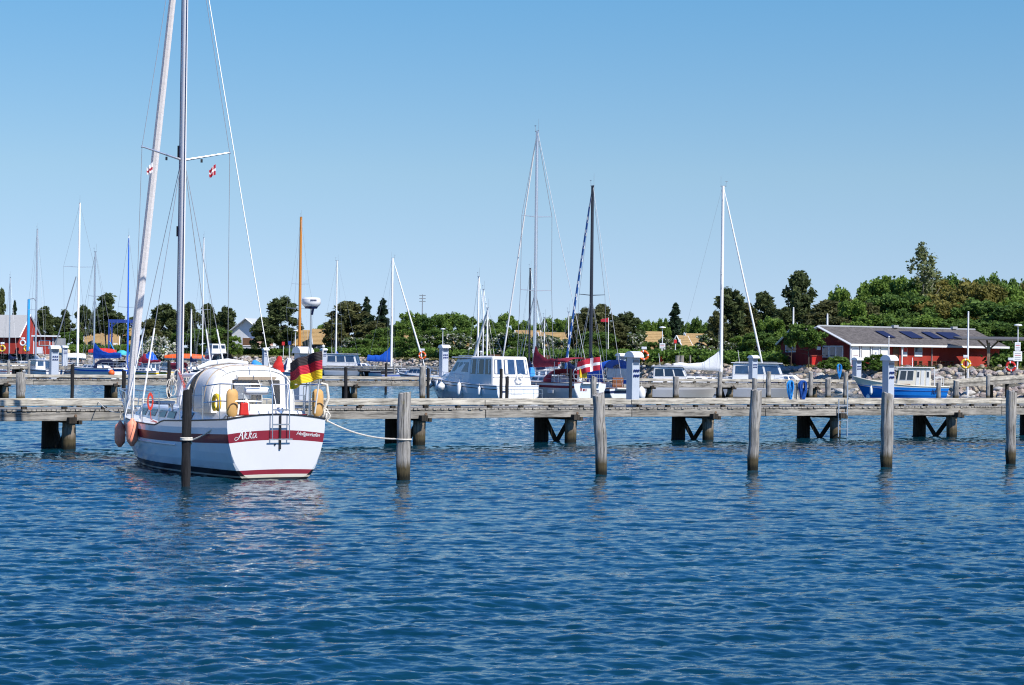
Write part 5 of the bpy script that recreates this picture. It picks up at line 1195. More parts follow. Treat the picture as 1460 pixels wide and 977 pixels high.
# ------------------------------------------------------------------ houses
def house(label, px, Z, w_, d_, wallh, roofh, rz, roofm=None, wallm=None, gable='x', over=.4, z0=None, windows=2, chimney=False, trim=None, name='house', door=True, tiles=True):
    """ridge along local x; facade faces local -y"""
    g = G(px, Z, 3); z = ground_z(g.x, Z) if z0 is None else z0; t = thing(name, label, 'house', (g.x, g.y, z-.05), rz)
    wm, rm, tm = wallm or m_wall_k, roofm or m_tile, trim or m_wall_w
    mb = MB(); a, b = w_/2, d_/2
    mb.add([V(-a, -b, 0), V(a, -b, 0), V(a, b, 0), V(-a, b, 0), V(-a, -b, wallh), V(a, -b, wallh), V(a, b, wallh), V(-a, b, wallh), V(-a, 0, wallh+roofh), V(a, 0, wallh+roofh)], [(0, 1, 5, 4), (1, 2, 6, 9, 5), (2, 3, 7, 6), (3, 0, 4, 8, 7)])
    mb.build('wall', wm, t)
    sl = roofh/b
    for s_ in (1, -1):
        q = [V(-a-over, s_*(b+over), wallh-over*sl+.05), V(a+over, s_*(b+over), wallh-over*sl+.05), V(a+over, 0, wallh+roofh+.05), V(-a-over, 0, wallh+roofh+.05)]
        if s_ == 1: q = q[::-1]
        mb = MB()
        if tiles:
            n = 12
            for i in range(n):
                p0, p1 = i/n, (i+1)/n
                lo0, lo1, hi0, hi1 = (q[0], q[1], q[3], q[2]) if s_ == -1 else (q[3], q[2], q[0], q[1])
                nn = V(0, s_*sl, 1).normalized()
                A, B_, C_, D = lo0.lerp(hi0, p0)+nn*.09, lo1.lerp(hi1, p0)+nn*.09, lo1.lerp(hi1, p1)+nn*.02, lo0.lerp(hi0, p1)+nn*.02
                mb.add([A, B_, C_, D, A-nn*.12, B_-nn*.12], [(0, 1, 2, 3), (4, 5, 1, 0)])
        mb.slab(q if s_ == -1 else q, .05); r_ = mb.build('roof', rm, t)
        for x in (-a-over-.02, a+over+.02): mb = MB(); mb.tube([V(x, s_*(b+over), wallh-over*sl+.02), V(x, 0, wallh+roofh+.02)], .13, 4); mb.build('bargeboard', tm, t)
    for i in range(windows):
        x = lerp(-a, a, (i+.7)/(windows+.4)); mb = MB(); mb.box((x, -b-.02, wallh*.58), (1.3, .06, 1.1)); f_ = mb.build('window', tm, t); mb = MB(); mb.box((x, -b-.06, wallh*.58), (1.1, .03, .9)); mb.build('pane', m_glass, f_)
    mb = MB(); mb.box((-a-.02, 0, wallh*.6), (.06, 1.4, 1.1)); f_ = mb.build('window', tm, t); mb = MB(); mb.box((-a-.06, 0, wallh*.6), (.03, 1.2, .9)); mb.build('pane', m_glass, f_)
    if door: mb = MB(); mb.box((a*.82, -b-.03, 1.05), (.95, .06, 2.1)); mb.build('door', tm, t)
    if chimney: mb = MB(); mb.box((a*.3, .3, wallh+roofh+.3), (.6, .6, 1.1)); mb.build('chimney', m_wall_g, t)
    return t
house('tan roofed holiday house behind the spreading dark pine', 424, 405, 7.5, 9, 2.2, 3.0, R(8), wallm=m_wall_y)
house('dark walled house with tan roof behind the radar pole', 458, 400, 3.6, 8, 2.5, 2.9, R(12), wallm=m_wall_k)
house('dark gabled house with white trim left of the brownish pine', 478, 402, 4.5, 7, 2.4, 2.9, R(12), wallm=m_wall_k)
house('tan roof partly hidden right of the blue sail cover mast', 570, 410, 3.4, 8, 2.6, 2.5, R(10), wallm=m_wall_k)
house('tan roof glimpsed through green trees above the lifebuoy', 598, 412, 3.0, 8, 2.6, 2.5, R(10), wallm=m_wall_k)
house('small tan roof low among the hawthorns left of the motor yacht', 655, 330, 2.8, 6, 1.0, 2.0, R(10), wallm=m_wall_k)
house('grey dormered house between the twin masts', 690, 420, 3.4, 6, 3.2, 2.4, R(60), roofm=m_wall_g, wallm=m_wall_w)
house('tan roofed house behind the burgundy sail cover', 752, 400, 4.5, 8, 2.6, 2.9, R(10), wallm=m_wall_k)
house('long tan roofed house right of the tall grey mast', 792, 395, 6.5, 9, 2.0, 3.1, R(10), wallm=m_wall_k)
house('house with bright tan roof slope behind the orange lifebuoy', 927, 392, 4.4, 8.5, 1.9, 3.6, R(14), wallm=m_wall_w)
house('dark gabled house left of the white mast', 972, 384, 6.5, 3.6, 1.4, 3.3, R(68), wallm=m_wall_k)
house('white walled house with tan roof left of the white mast', 994, 392, 4.4, 8.5, 1.9, 3.3, R(14), wallm=m_wall_w)
house('tan gabled house glimpsed behind the tall left mast', 133, 440, 3.2, 8, 1.2, 3.2, R(10), wallm=m_wall_y)
house('tan roofed house seen under the blue boat lift', 152, 436, 4.8, 8, 1.6, 2.8, R(10), wallm=m_wall_y)
house('tan roofed house right of the blue boat lift', 178, 445, 4.4, 8, 1.8, 3.6, R(10), wallm=m_wall_k)
# white house with terrace
def white_house():
    t = house('white house with pale grey roof and salmon terrace screen', 362, 420, 7.2, 7.0, 5.0, 2.6, R(72), roofm=mat('pale_grey_roof', (.42, .44, .47), .6, .06, 3), wallm=m_wall_w, windows=1, tiles=False, over=.8)
    g = t.location; t2 = thing('terrace', 'raised terrace with salmon screen in front of the white house', 'terrace', (g.x+2.0, g.y-6.5, g.z), R(4))
    mb = MB(); mb.box((0, 0, 1.6), (7.5, 3, .2)); mb.build('terrace_floor', m_wall_w, t2)
    mb = MB(); mb.box((.6, -1.5, 2.5), (4.6, .08, 1.5)); mb.build('terrace_screen', m_pinkp, t2)
    mb = MB(); mb.box((-2.6, -1.4, 2.6), (1.7, .08, 1.7)); mb.build('terrace_door', m_brown, t2)
    for x in (-3.5, -1.2, 1.2, 3.5): mb = MB(); mb.box((x, -1.4, .75), (.16, .16, 1.5)); mb.build('terrace_post', m_wall_w, t2)
    mb = MB(); mb.tube([(-3.7, -1.6, 1.8), (3.7, -1.6, 1.8)], .07, 6); mb.build('handrail', m_wall_w, t2)
white_house()

def barn():
    p = G(-14, 345, 3); t = thing('red_barn', 'red boarded barn with grey roof at the left edge', 'barn', (p.x, p.y, 2.6), R(-9))
    a, b, wh, rh = 7.2, 4.5, 3.1, 3.6
    mb = MB(); mb.add([V(-a, -b, 0), V(a, -b, 0), V(a, b, 0), V(-a, b, 0), V(-a, -b, wh), V(a, -b, wh), V(a, b, wh), V(-a, b, wh), V(-a, 0, wh+rh), V(a, 0, wh+rh)], [(0, 1, 5, 4), (1, 2, 6, 9, 5), (2, 3, 7, 6), (3, 0, 4, 8, 7)])
    for i in range(60): mb.box((lerp(-a, a, (i+.5)/60), -b-.015, wh/2), (.03, .03, wh))
    mb.build('wall', m_falu, t)
    for s_ in (1, -1):
        q = [V(-a-.4, s_*(b+.5), wh-.35), V(a+.3, s_*(b+.5), wh-.35), V(a-.3+.4, 0, wh+rh+.05), V(-a-.4, 0, wh+rh+.05)]
        mb = MB(); mb.slab(q if s_ == -1 else q[::-1], .08)
        mb.build('roof', m_roofg, t); mb = MB(); mb.tube([V(a+.32, s_*(b+.5), wh-.3), V(a+.15, 0, wh+rh+.12)], .14, 4); mb.build('bargeboard', m_wall_w, t)
    mb = MB(); mb.slab([V(1, -b-.03, 2.35-.35), V(1.0, -b-.03, 0.1), V(2.0, -b-.03, .1), V(2.0, -b-.03, 2.0)][::-1], .05); mb.build('door', m_wall_w, t)
    mb = MB(); mb.box((-3.0, -2.3, wh+1.9), (.25, 4.4, .06), rot=(math.atan2(rh, b), 0, .12)); mb.build('gutter', m_wall_g, t)
    p = G(64, 330, 3); t = thing('red_kiosk', 'small red shed with white frame right of the barn', 'shed', (p.x, p.y, 2.6), R(2))
    mb = MB(); mb.box((0, 0, 1.45), (3.3, 2.6, 2.9)); mb.build('wall', m_falu, t); mb = MB(); mb.box((.2, -.2, 3.05), (4.2, 3.4, .25)); mb.build('roof', m_wall_w, t)
    mb = MB(); mb.slab([V(-1.35, -1.32, .1), V(-.1, -1.32, .1), V(-.1, -1.32, 1.2), V(-1.35, -1.32, 1.2)], .05); mb.build('door', m_wall_w, t)
    for x in (-1.6, 1.6): mb = MB(); mb.box((x, -1.36, 1.45), (.14, .1, 2.9)); mb.build('corner_board', m_wall_w, t)
    mb = MB(); mb.box((.2, -1.36, 1.9), (1.9, .06, .9)); f_ = mb.build('window', m_wall_w, t); mb = MB(); mb.box((.2, -1.40, 1.9), (1.6, .04, .7)); mb.build('pane', m_rust, f_)
    mb = MB(); mb.box((2.4, .3, 1.9), (1.6, 2, 1.6)); mb.build('annex', m_wall_g, t)
barn()

def red_buildings():
    # long club house: shaded gable turned to the left, long sunlit wall with a veranda facing the harbour
    Y0 = 205; A = G(1213, Y0, 2.6); an = A1
    t = thing('club_house', 'long red boarded harbour building with grey corrugated roof and white veranda', 'building', (A.x, A.y, 2.55), an)
    ex, ey = V(math.cos(an), math.sin(an), 0), V(-math.sin(an), math.cos(an), 0)
    def sol(px, d, base):
        s = 5
        for _ in range(40): q = A+base+d*s; s += (px-(CX+F*q.x/q.y))*q.y/F
        return s
    lx = lambda px, back=0.0: sol(px, ex, ey*back)
    def ly(px):   # local y of a column on the gable (runs left and away)
        lo, hi = -3.0, 12.0
        for _ in range(40):
            m = (lo+hi)/2; q = A+ey*m
            if CX+F*q.x/q.y > px: lo = m
            else: hi = m
        return lo
    xe = lx(1425); dp = 9.0; wh = 2.65; rz_ = 4.25; ov = .75
    mb = MB(); mb.add([V(0, 0, 0), V(xe, 0, 0), V(xe, 0, wh), V(0, 0, wh)], [(0, 1, 2, 3)]); mb.add([V(xe, 0, 0), V(xe, dp, 0), V(xe, dp, wh), V(xe, dp/2, rz_-.12), V(xe, 0, wh)], [(0, 1, 2, 3, 4)]); mb.add([V(0, dp, 0), V(0, dp, wh), V(xe, dp, wh), V(xe, dp, 0)], [(0, 1, 2, 3)])
    for i in range(int(xe/.16)): mb.box((.1+i*.16, -.012, wh/2), (.035, .03, wh-.02))
    mb.build('wall', m_falu, t)
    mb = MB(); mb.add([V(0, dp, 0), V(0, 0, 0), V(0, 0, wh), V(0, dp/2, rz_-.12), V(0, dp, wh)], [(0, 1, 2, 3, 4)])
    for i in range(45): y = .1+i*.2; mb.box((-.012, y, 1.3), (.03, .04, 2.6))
    mb.build('gable_wall', m_falu_shade, t)
    sl = (rz_-wh)/(dp/2); ze = wh-ov*sl+.06
    for s_ in (0, 1):
        ys = (-ov, dp/2) if s_ == 0 else (dp/2, dp+ov); zs = (ze, rz_+.06) if s_ == 0 else (rz_+.06, ze); n = 190
        mb = MB(); mb.grid([[V(lerp(-.7, xe+.7, i/n), y, z+.03*(1 if i % 2 else -1)) for i in range(n+1)] for y, z in zip(ys, zs)]); o = mb.build('roof', m_roofd, t); sd = o.modifiers.new('thickness', 'SOLIDIFY'); sd.thickness = .05
    mb = MB(); mb.tube([V(-.7, dp/2, rz_+.12), V(xe+.7, dp/2, rz_+.12)], .10, 6); mb.build('ridge_cap', m_wall_g, t)
    mb = MB(); mb.box((xe/2, -ov-.05, ze-.08), (xe+1.4, .07, .22)); mb.build('eaves_board', m_wall_w, t)
    for ya, za, yb, zb in ((-ov-.05, ze-.05, dp/2, rz_+.03), (dp+ov, ze-.05, dp/2, rz_+.03)): mb = MB(); mb.tube([V(-.73, ya, za), V(-.73, yb, zb)], .13, 4); mb.build('bargeboard', m_wall_w, t)
    for a, b in ((1256, 1268), (1290, 1308), (1322, 1335), (1343, 1368)):
        y0, y1 = 1.2, 3.2; z = lambda y: wh+.06+y*sl+.10
        x0, x1_ = lx(a, 2.2), lx(b, 2.2)
        mb = MB(); mb.slab([V(x0, y0, z(y0)), V(x1_, y0, z(y0)), V(x1_, y1, z(y1)), V(x0, y1, z(y1))], .05); mb.build('solar_panel', m_solar, t)
    for a in (1275, 1359): mb = MB(); mb.box((lx(a, dp/2), dp/2-.1, rz_+.25), (.7, .4, .28)); mb.build('roof_vent', m_wall_g, t)
    for a, b in ((1174, 1182), (1184, 1192), (1193, 1202)):
        y1_, y0_ = ly(a), ly(b)
        mb = MB(); mb.box((-.04, (y0_+y1_)/2, 1.65), (.08, abs(y1_-y0_)+.12, 1.25)); f_ = mb.build('window', m_wall_w, t); mb = MB(); mb.box((-.09, (y0_+y1_)/2, 1.65), (.03, abs(y1_-y0_)-.15, 1.02)); mb.build('pane', m_glassb, f_)
    mb = MB(); mb.box((-.05, ly(1168), 2.0), (.04, .6, .35)); mb.build('small_sign', m_sign, t)
    mb = MB(); mb.box((-.05, 1.6, 2.75), (.04, .9, .2)); mb.build('name_sign', m_rust, t)
    for px in (1213, 1227, 1242, 1254, 1267, 1286): mb = MB(); mb.box((lx(px, -.5), -.5, wh/2-.08), (.13, .13, wh-.16)); mb.build('veranda_post', m_wall_w, t)
    for a, b, m in ((1215, 1225, m_sign), (1229, 1240, m_gel2), (1244, 1253, m_wall_w), (1256, 1266, m_gel2)):
        x0, x1_ = lx(a, -.45), lx(b, -.45); mb = MB(); mb.box(((x0+x1_)/2, -.45, 1.55), (x1_-x0, .04, 1.55)); mb.build('notice_board' if m is m_sign else 'veranda_screen', m, t)
    xn = lx(1220, -.45)
    for k in range(4): mb = MB(); mb.box((xn, -.49, .95+.35*k), (.7, .02, .04)); mb.build('notice_print', m_rust if k == 1 else m_print, t)
    mb = MB(); mb.box(((lx(1213)+lx(1286))/2, -.35, .05), (lx(1286)-lx(1213)+1, 1.2, .1)); mb.build('veranda_floor', m_wall_g, t)
    mb = MB(); mb.box((lx(1277), -.05, 1.2), (.9, .06, 2.1)); mb.build('door', m_brown, t)
    for a, wd in ((1290, .6), (1309, 1.1)):
        mb = MB(); mb.box((lx(a), -.05, 1.75), (wd, .06, 1.0)); f_ = mb.build('window', m_wall_w, t); mb = MB(); mb.box((lx(a), -.09, 1.95), (wd-.15, .03, .45)); mb.build('pane', m_glassb if a > 1300 else m_signr, f_)
    mb = MB(); mb.tube([V(lx(1328), -.1, .1), V(lx(1328), -.1, wh-.1)], .05, 6); mb.build('downpipe', m_wall_g, t)
    for px in (1289, 1309, 1322, 1334):
        q = world(A, an, V(lx(px), -2.2, 0)); o = MB(); o.box((0, 0, .72), (.9, .5, .06)); tt = thing('garden_table', 'dark wooden table outside the red building, %s' % {1289: 'beneath the red topped window', 1309: 'below the small white window', 1322: 'left of the downpipe', 1334: 'right of the downpipe'}[px], 'table', (q.x, q.y, 2.6), an, 'tables outside the red building')
        o.build('table_top', m_brown, tt)
        for x in (-.35, .35): b_ = MB(); b_.box((x, 0, .36), (.06, .45, .7)); b_.build('leg', m_brown, tt)
        for y in (-.5, .5): b_ = MB(); b_.box((0, y, .42), (.9, .25, .05)); b_.build('bench', m_brown, tt)
    q = G(1164, 208, 2.6); tt = thing('red_bin', 'bright red container beside the dark red hut', 'bin', (q.x, q.y, 2.55), an-.5); b_ = MB(); b_.box((0, 0, .6), (1.1, .7, 1.1)); b_.build('bin_body', m_cloth_red, tt, bevel=.03); b_ = MB(); b_.box((0, 0, 1.2), (1.2, .8, .1)); b_.build('bin_lid', m_rust, tt); b_ = MB(); b_.lathe((.25, -.37, .35), [(.001, -.02), (.2, -.02), (.2, .02), (.001, .02)], 14, 'y'); b_.build('bin_badge', m_wall_g, tt)
    # red hut, the shade on its front put into the wall colour
    B = G(1113, 216, 2.6); t = thing('red_hut', 'small dark red hut with white framed window behind the large motor cruiser', 'hut', (B.x, B.y, 2.55), A1-R(90)); wd = 5.2; h_ = 2.6; rg = at(1130, 468, 218).z-2.55
    mb = MB(); mb.add([V(0, 0, 0), V(wd, 0, 0), V(wd, 7, 0), V(0, 7, 0), V(0, 0, h_), V(wd, 0, h_), V(wd, 7, h_), V(0, 7, h_), V(wd/2, 0, rg), V(wd/2, 7, rg)], [(0, 1, 5, 8, 4), (1, 2, 6, 5), (2, 3, 7, 9, 6), (3, 0, 4, 7)]); mb.build('wall', m_falu_shade, t)
    for s_, x in ((1, -.35), (-1, wd+.35)):
        mb = MB(); q = [V(x, -.4, h_-.25), V(wd/2, -.4, rg+.06), V(wd/2, 7.3, rg+.06), V(x, 7.3, h_-.25)]; mb.slab(q if s_ == -1 else q[::-1], .09); mb.build('roof', m_roofd, t); mb = MB(); mb.tube([V(x, -.42, h_-.22), V(wd/2, -.42, rg+.1)], .11, 4); mb.build('bargeboard', m_wall_w, t)
    for k in (0, 1): mb = MB(); mb.box((1.5+k*1.15, -.04, 1.95), (1.2, .08, .8)); f_ = mb.build('window', m_wall_w, t); mb = MB(); mb.box((1.5+k*1.15, -.09, 1.95), (.95, .03, .55)); mb.build('pane', m_glass, f_)
    mb = MB(); mb.box((wd+.03, .9, 1.2), (.06, 1.0, 2.3)); mb.build('door', m_wall_w, t); mb = MB(); mb.box((wd+.4, 3.2, 1.2), (.8, .12, 2.4)); mb.build('side_screen', m_wall_w, t)
    # open shelter roof at the right edge
    S = G(1445, 206, 2.6); t = thing('shelter', 'open dark shelter roof on branching posts at the right edge', 'shelter', (S.x, S.y, 2.55), R(-4))
    mb = MB(); mb.box((0, 2, 3.25), (11, 6, .16), rot=(.05, 0, 0)); mb.build('roof', m_wall_g if False else mat('dark_shelter_roof', (.09, .085, .08), .8, .2, 3), t)
    for x in (-2.6, 3.0):
        mb = MB(); mb.box((x, 0, 1.4), (.3, .3, 2.8)); pst_ = mb.build('post', m_support, t)
        for dx, dy in ((-1.2, 0), (1.2, 0), (0, 1.2)): mb = MB(); mb.tube([(x, 0, 2.0), (x+dx, dy, 3.15)], .09, 4); mb.build('strut', m_support, pst_)
red_buildings()
# ------------------------------------------------------------------ boats between the piers and beyond
def w0(px, Z): g = G(px, Z, 0); return (g.x, g.y, 0)
def hz(px, py, Z): return at(px, py, Z).z
RB = A2+R(90)      # bow towards the second pier, seen from astern
def motor_yacht():
    loc = w0(738, 138); t = thing('motor_yacht', 'big white motor yacht with canvas aft enclosure and many white fenders', 'motor yacht', loc, RB+R(3)); rz = RB+R(3)
    L, B = 13.2, 3.7
    h = Hull(L, B, lambda u: 1.22+.55*u**1.5, tw=.92, tm=.36, p=2.5, q=.8, rake=1.5, zk0=-.25, draft=.5, ka=.2, kf=1.2)
    rows = [-.6, -.2, -.02, .05, .12, lambda u: h.sheer(u)*.5, lambda u: h.sheer(u)-.28, lambda u: h.sheer(u)-.22, lambda u: h.sheer(u)-.06, lambda u: h.sheer(u)]
    h.build(t, rows, [1, 1, 1, 2, 0, 0, 3, 0, 3], [1, 1, 1, 0, 0, 0, 0, 0, 0], [m_hullside, m_antir, m_burg, m_black], deck_m=m_gel, rail=m_gel, rail_r=.04, nst=26)
    fd = Cab(7.2, 11.3, 7.3, 9.8, 1.35, 1.2, 1.5, 2.05, nb=.5, nt_=.4); f_ = fd.build('foredeck_house', m_gel, t, bevel=.1)
    for s_ in ('port', 'star'):
        for u in (.12, .45): fd.win(s_, u, .3, u+.22, .7, f_, m=m_glass)
    wh = Cab(4.3, 8.6, 4.5, 7.0, 1.55, 1.30, 1.35, 3.12, nb=1.25, nt_=1.0); c = wh.build('wheelhouse', m_gel, t, bevel=.09)
    for s_ in ('port', 'star'):
        for u in ((.10, .30), (.34, .54), (.58, .90)) if s_ == 'port' else ((.10, .42), (.46, .66), (.70, .90)): wh.win(s_, u[0], .45, u[1], .84, c, m=m_glassb, skew=.01)
    for u in ((.05, .48), (.52, .95)): wh.win('fore', u[0], .45, u[1], .86, c, m=m_glassb)
    mb = MB(); mb.box((5.7, 0, 3.18), (3.4, 2.6, .09)); mb.build('hardtop', m_gel, c, bevel=.04)
    mb = MB(); mb.tube([(5.0, -.9, 3.3), (7.0, -.9, 3.3)], .03, 6); mb.tube([(5.0, .9, 3.3), (7.0, .9, 3.3)], .03, 6); mb.build('roof_rail', m_steel, c)
    en = Cab(.75, 4.4, 1.15, 4.4, 1.62, 1.42, 1.2, 3.28, nb=1.6, nt_=1.38); e = en.build('canvas_enclosure', m_canvas, t, bevel=.14)
    for s_ in ('port', 'star'):
        for u in ((.08, .28), (.36, .62), (.70, .92)) if s_ == 'port' else ((.08, .3), (.38, .64), (.72, .92)): en.win(s_, u[0], .40, u[1], .90, e, m=m_glass, t=.03)
    for u in ((.05, .25), (.31, .60), (.66, .94)): en.win('aft', u[0], .40, u[1], .90, e, m=m_glassb, t=.03)
    for u in ((.07, .12), (.34, .41), (.87, .92)): en.win('aft', u[0], .42, u[1], .88, e, m=m_gel2, name='curtain', t=.05)
    for u in ((.10, .14), (.39, .44), (.84, .88)): en.win('port', u[0], .42, u[1], .88, e, m=m_gel2, name='curtain', t=.05)
    en.win('aft', .33, .02, .335, .9, e, m=m_print, name='canvas_seam', t=.05); en.win('aft', .62, .02, .625, .9, e, m=m_print, name='canvas_seam', t=.05); en.win('aft', .02, .30, .98, .315, e, m=m_print, name='canvas_seam', t=.05)
    for y in (-1.2, 1.2): mb = MB(); mb.lathe((.72, y, 1.0), [(.001, -.03), (.07, -.03), (.07, .03), (.001, .03)], 10, 'x'); mb.build('stern_light', m_glass, t)
    mb = MB(); mb.ring((.6, -.55, 1.75), .26, .07, 'x', 20, 8); mb.build('horseshoe_buoy', m_fend, t, smooth=True)
    mb = MB(); mb.box((-.03, .1, .85), (.03, .9, .45)); mb.build('stern_locker', m_gel2, t, bevel=.02)
    mb = MB(); mb.box((-.03, 1.0, .82), (.02, .5, .10)); mb.build('stern_lettering', m_navy, t)
    mb = MB(); mb.tube([(7.6, .7, 2.15), (8.1, .75, 2.15)], .03, 5); mb.tube([(7.6, -.7, 2.15), (8.1, -.75, 2.15)], .03, 5); mb.build('foredeck_handrail', m_steel, t)
    mb = MB(); mb.box((-.45, 0, .32), (.95, 3.2, .1)); mb.build('bathing_platform', m_gel, t, bevel=.03)
    mb = MB()
    for y in (-1.5, -.8, 0, .8, 1.5): mb.tube([(-.85, y, .36), (-.85, y, 1.0)], .018, 6)
    mb.tube([(-.85, -1.5, 1.0), (-.85, 1.5, 1.0)], .018, 6); mb.tube([(-.85, -1.5, .7), (-.85, 1.5, .7)], .014, 6); mb.tube([(-.85, 1.5, 1.0), (0, 1.65, 1.1)], .018, 6); mb.build('platform_rail', m_steel, t)
    rails(t, h, .36, .93, .62, 8, r=.015, rp=.015); pulpit(t, h, dz=.65, t=.93, r=.02)
    mb = MB(); mb.tube([(4.8, .3, 3.2), (4.8, .3, 3.55)], .02, 6); mb.lathe((4.8, .3, 3.55), [(.001, 0), (.1, .02), (.12, .08), (.001, .14)], 10); mb.build('antenna', m_gel, c)
    # fenders along its port side
    for i, (u, r_, hh, nm) in enumerate(((.92, .13, .72, 'slim fender nearest its bow'), (.80, .32, .55, 'round fender second from its bow'), (.67, .14, .7, 'slim fender third from its bow'), (.57, .32, .55, 'round fender fourth from its bow'), (.37, .17, .9, 'long fender at the middle of its side'), (.16, .12, .6, 'fender near its stern quarter'))):
        p = h.pos(u, h.sheer(u)-.45, 1, r_+.03); q = world(loc, rz, p); fender_hang(q, 'white %s, hanging on the big motor yacht' % nm, m_fend, r_, hh, 'white fenders on the motor yacht', line=.25)
    p = h.pos(.05, .7, -1, .2); q = world(loc, rz, p); fender_hang(q, 'white fender between the motor yacht stern and the burgundy striped boat', m_fend, .18, .7, 'white fenders on the motor yacht', line=.4)
motor_yacht()

def burg_boat():
    loc = w0(841, 140); rz = RB+R(2)
    t, h = sailboat('sailboat with burgundy sail cover, burgundy stripe and Danish flag at its rounded stern', loc, rz, L=13.3, B=3.6, fs=1.45, fb=1.7, cab_h=.45, mast_x=.60, mast_top=20.2, mast_r=.13, mast_m=m_alu, spr=((.365, 1.35), (.66, 1.3)), furl=(m_aluw,), furl_r=.05, cover=m_cloth_r, cover_hm=1.35, stripe=m_burg, hood_m=m_cloth_r, rig_r=.02, boomz=1.25, cover_drop=.3, cover_he=.3, boom_end=.33, dodger_w=m_glass, trans_stripe=False)
    # second burgundy canopy over the cockpit, wheel, gear
    mb = MB(); rows = [[V(x, 1.35*math.cos(math.pi*j/12), 2.95+.35*math.sin(math.pi*j/12)**.8-.05*abs(x-1.9)) for j in range(13)] for x in (.9, 1.5, 2.2, 2.8)]; mb.grid(rows); o = mb.build('bimini', m_cloth_r, t, smooth=True); sd = o.modifiers.new('thickness', 'SOLIDIFY'); sd.thickness = .03
    mb = MB()
    for x in (.95, 2.75): mb.tube([V(x, 1.35, 1.5), V(x, 1.35, 2.95)], .02, 6); mb.tube([V(x, -1.35, 1.5), V(x, -1.35, 2.95)], .02, 6)
    mb.build('bimini_frame', m_steel, t)
    mb = MB(); mb.ring((1.6, 0, 2.1), .45, .025, 'x', 24, 6); mb.tube([(1.7, 0, 1.4), (1.65, 0, 2.1)], .07, 8); mb.build('steering_wheel', m_steel, t)
    mb = MB(); mb.box((.05, .55, 2.25), (.12, .62, .85)); mb.build('yellow_cushion', m_yellow, t, bevel=.05)
    mb = MB(); mb.box((7.75, .33, 3.7), (.03, .02, .3)); mb.box((7.55, .33, 3.7), (.03, .02, .3)); mb.box((7.65, .33, 3.7), (.2, .02, .04)); mb.build('cover_emblem', m_fwht, t)
    mb = MB(); mb.box((-.02, .75, 1.02), (.02, .1, .22)); mb.box((-.02, .52, .98), (.02, .14, .14)); mb.box((-.02, .34, .98), (.02, .06, .16)); mb.build('stern_lettering', m_burg, t)
    for y in (-.35, -.62): mb = MB(); mb.box((-.02, y, .95), (.02, .22, .05)); mb.box((-.02, y-.03, .85), (.02, .15, .04)); mb.build('stern_lettering', m_navy, t)
    mb = MB(); mb.box((7.0, .8, 2.15), (.5, .5, .7), taper=.6); mb.build('blue_bundle', m_cloth_lb, t, bevel=.08)
    mb = MB(); mb.box((2.5, 1.80, .82), (.75, .04, .24)); mb.build('stripe_gap', m_gel, t)
    p = world(loc, rz, V(-.1, -.1, 0)); zt = hz(852, 509, p.y-.2)
    flag('danish_flag', 'red Danish flag with white cross on a short staff over the sailboat stern', 'flag', (p.x+.55, p.y-.3, zt), R(186), 1.6, .95, [(1, m_fred)], droop=.35, amp=.16, cross=(m_fwht,), staff=(-1.6, .05), freq=1.6, lean=.15)
    return t
burg_boat()
def navy_boat():
    loc = w0(888, 143); rz = RB+R(-1)
    t, h = sailboat('white sailboat with navy mast, striped headsail and bright blue cockpit canopy', loc, rz, L=9.4, B=3.0, fs=1.05, fb=1.3, cab_h=.4, mast_x=.53, mast_top=16.2, mast_r=.13, mast_m=m_spark, spr=((.46, 1.1),), furl=(m_cloth_b2, m_cloth_w), furl_r=.075, cover=m_cloth_n, cover_hm=1.3, stripe=m_navy, boomz=1.4, rig_r=.015, boom_end=.3)
    hood(t, .9, 3.4, 3.15, 2.6, 1.2, 1.15, 1.35, m_cloth_b, name='cockpit_canopy', wm=m_clear)
    mb = MB(); mb.slab([V(.88, .9, 1.7), V(.88, -.9, 1.7), V(.88, -.8, 2.5), V(.88, .8, 2.5)][::-1], .02); mb.build('canopy_rear_window', m_glassb, t)
    mb = MB(); mb.box((.25, .3, 1.5), (.1, .9, .7)); mb.build('companionway_door', m_teak, t, bevel=.03)
    mb = MB(); mb.ring((.0, -.9, 1.55), .24, .06, 'x', 20, 8); mb.build('horseshoe_buoy', m_fend, t, smooth=True)
    p = world(loc, rz, V(.0, -1.55, .7)); fender_hang(p, 'round white fender at the right corner of the blue canopy boat', m_fend, .30, .9, line=.4)
m_cloth_b2 = mat('blue_sail_strip', (.02, .10, .33), .8, .1, 5)
navy_boat()

# moored beyond the second pier, bows to the right
RF = R(-8)
motorboat('white cabin boat with grey side canvas beyond the second pier', w0(910, 163), RF, L=6.9, B=2.7, fs=1.25, fb=1.5, cab=(.18, .58, 1.35), band=m_black, win=m_glass, group='motor cruisers beyond the second pier')
tt, hh = motorboat('large white motor cruiser with raked windscreen and rounded roof beyond the second pier', w0(1031, 168), RF, L=7.6, B=3.0, fs=1.4, fb=1.7, cab=(.10, .66, 1.55), band=m_navy, win=m_glassb, group='motor cruisers beyond the second pier')
sailboat('sailboat with tall white mast, white boom cover and long furled headsail beyond the second pier', w0(958, 181), R(-8), L=8.6, B=3.2, fs=1.25, fb=1.5, mast_x=.52, mast_top=3.36+(511-265)/(F/180), mast_r=.15, mast_m=m_aluw, spr=((.55, .9),), furl=(m_cloth_w,), furl_r=.07, cover=m_cloth_w, cover_hm=1.6, rig_r=.008, boomz=1.3, cover_drop=.35, cover_he=.25, boom_end=.02)

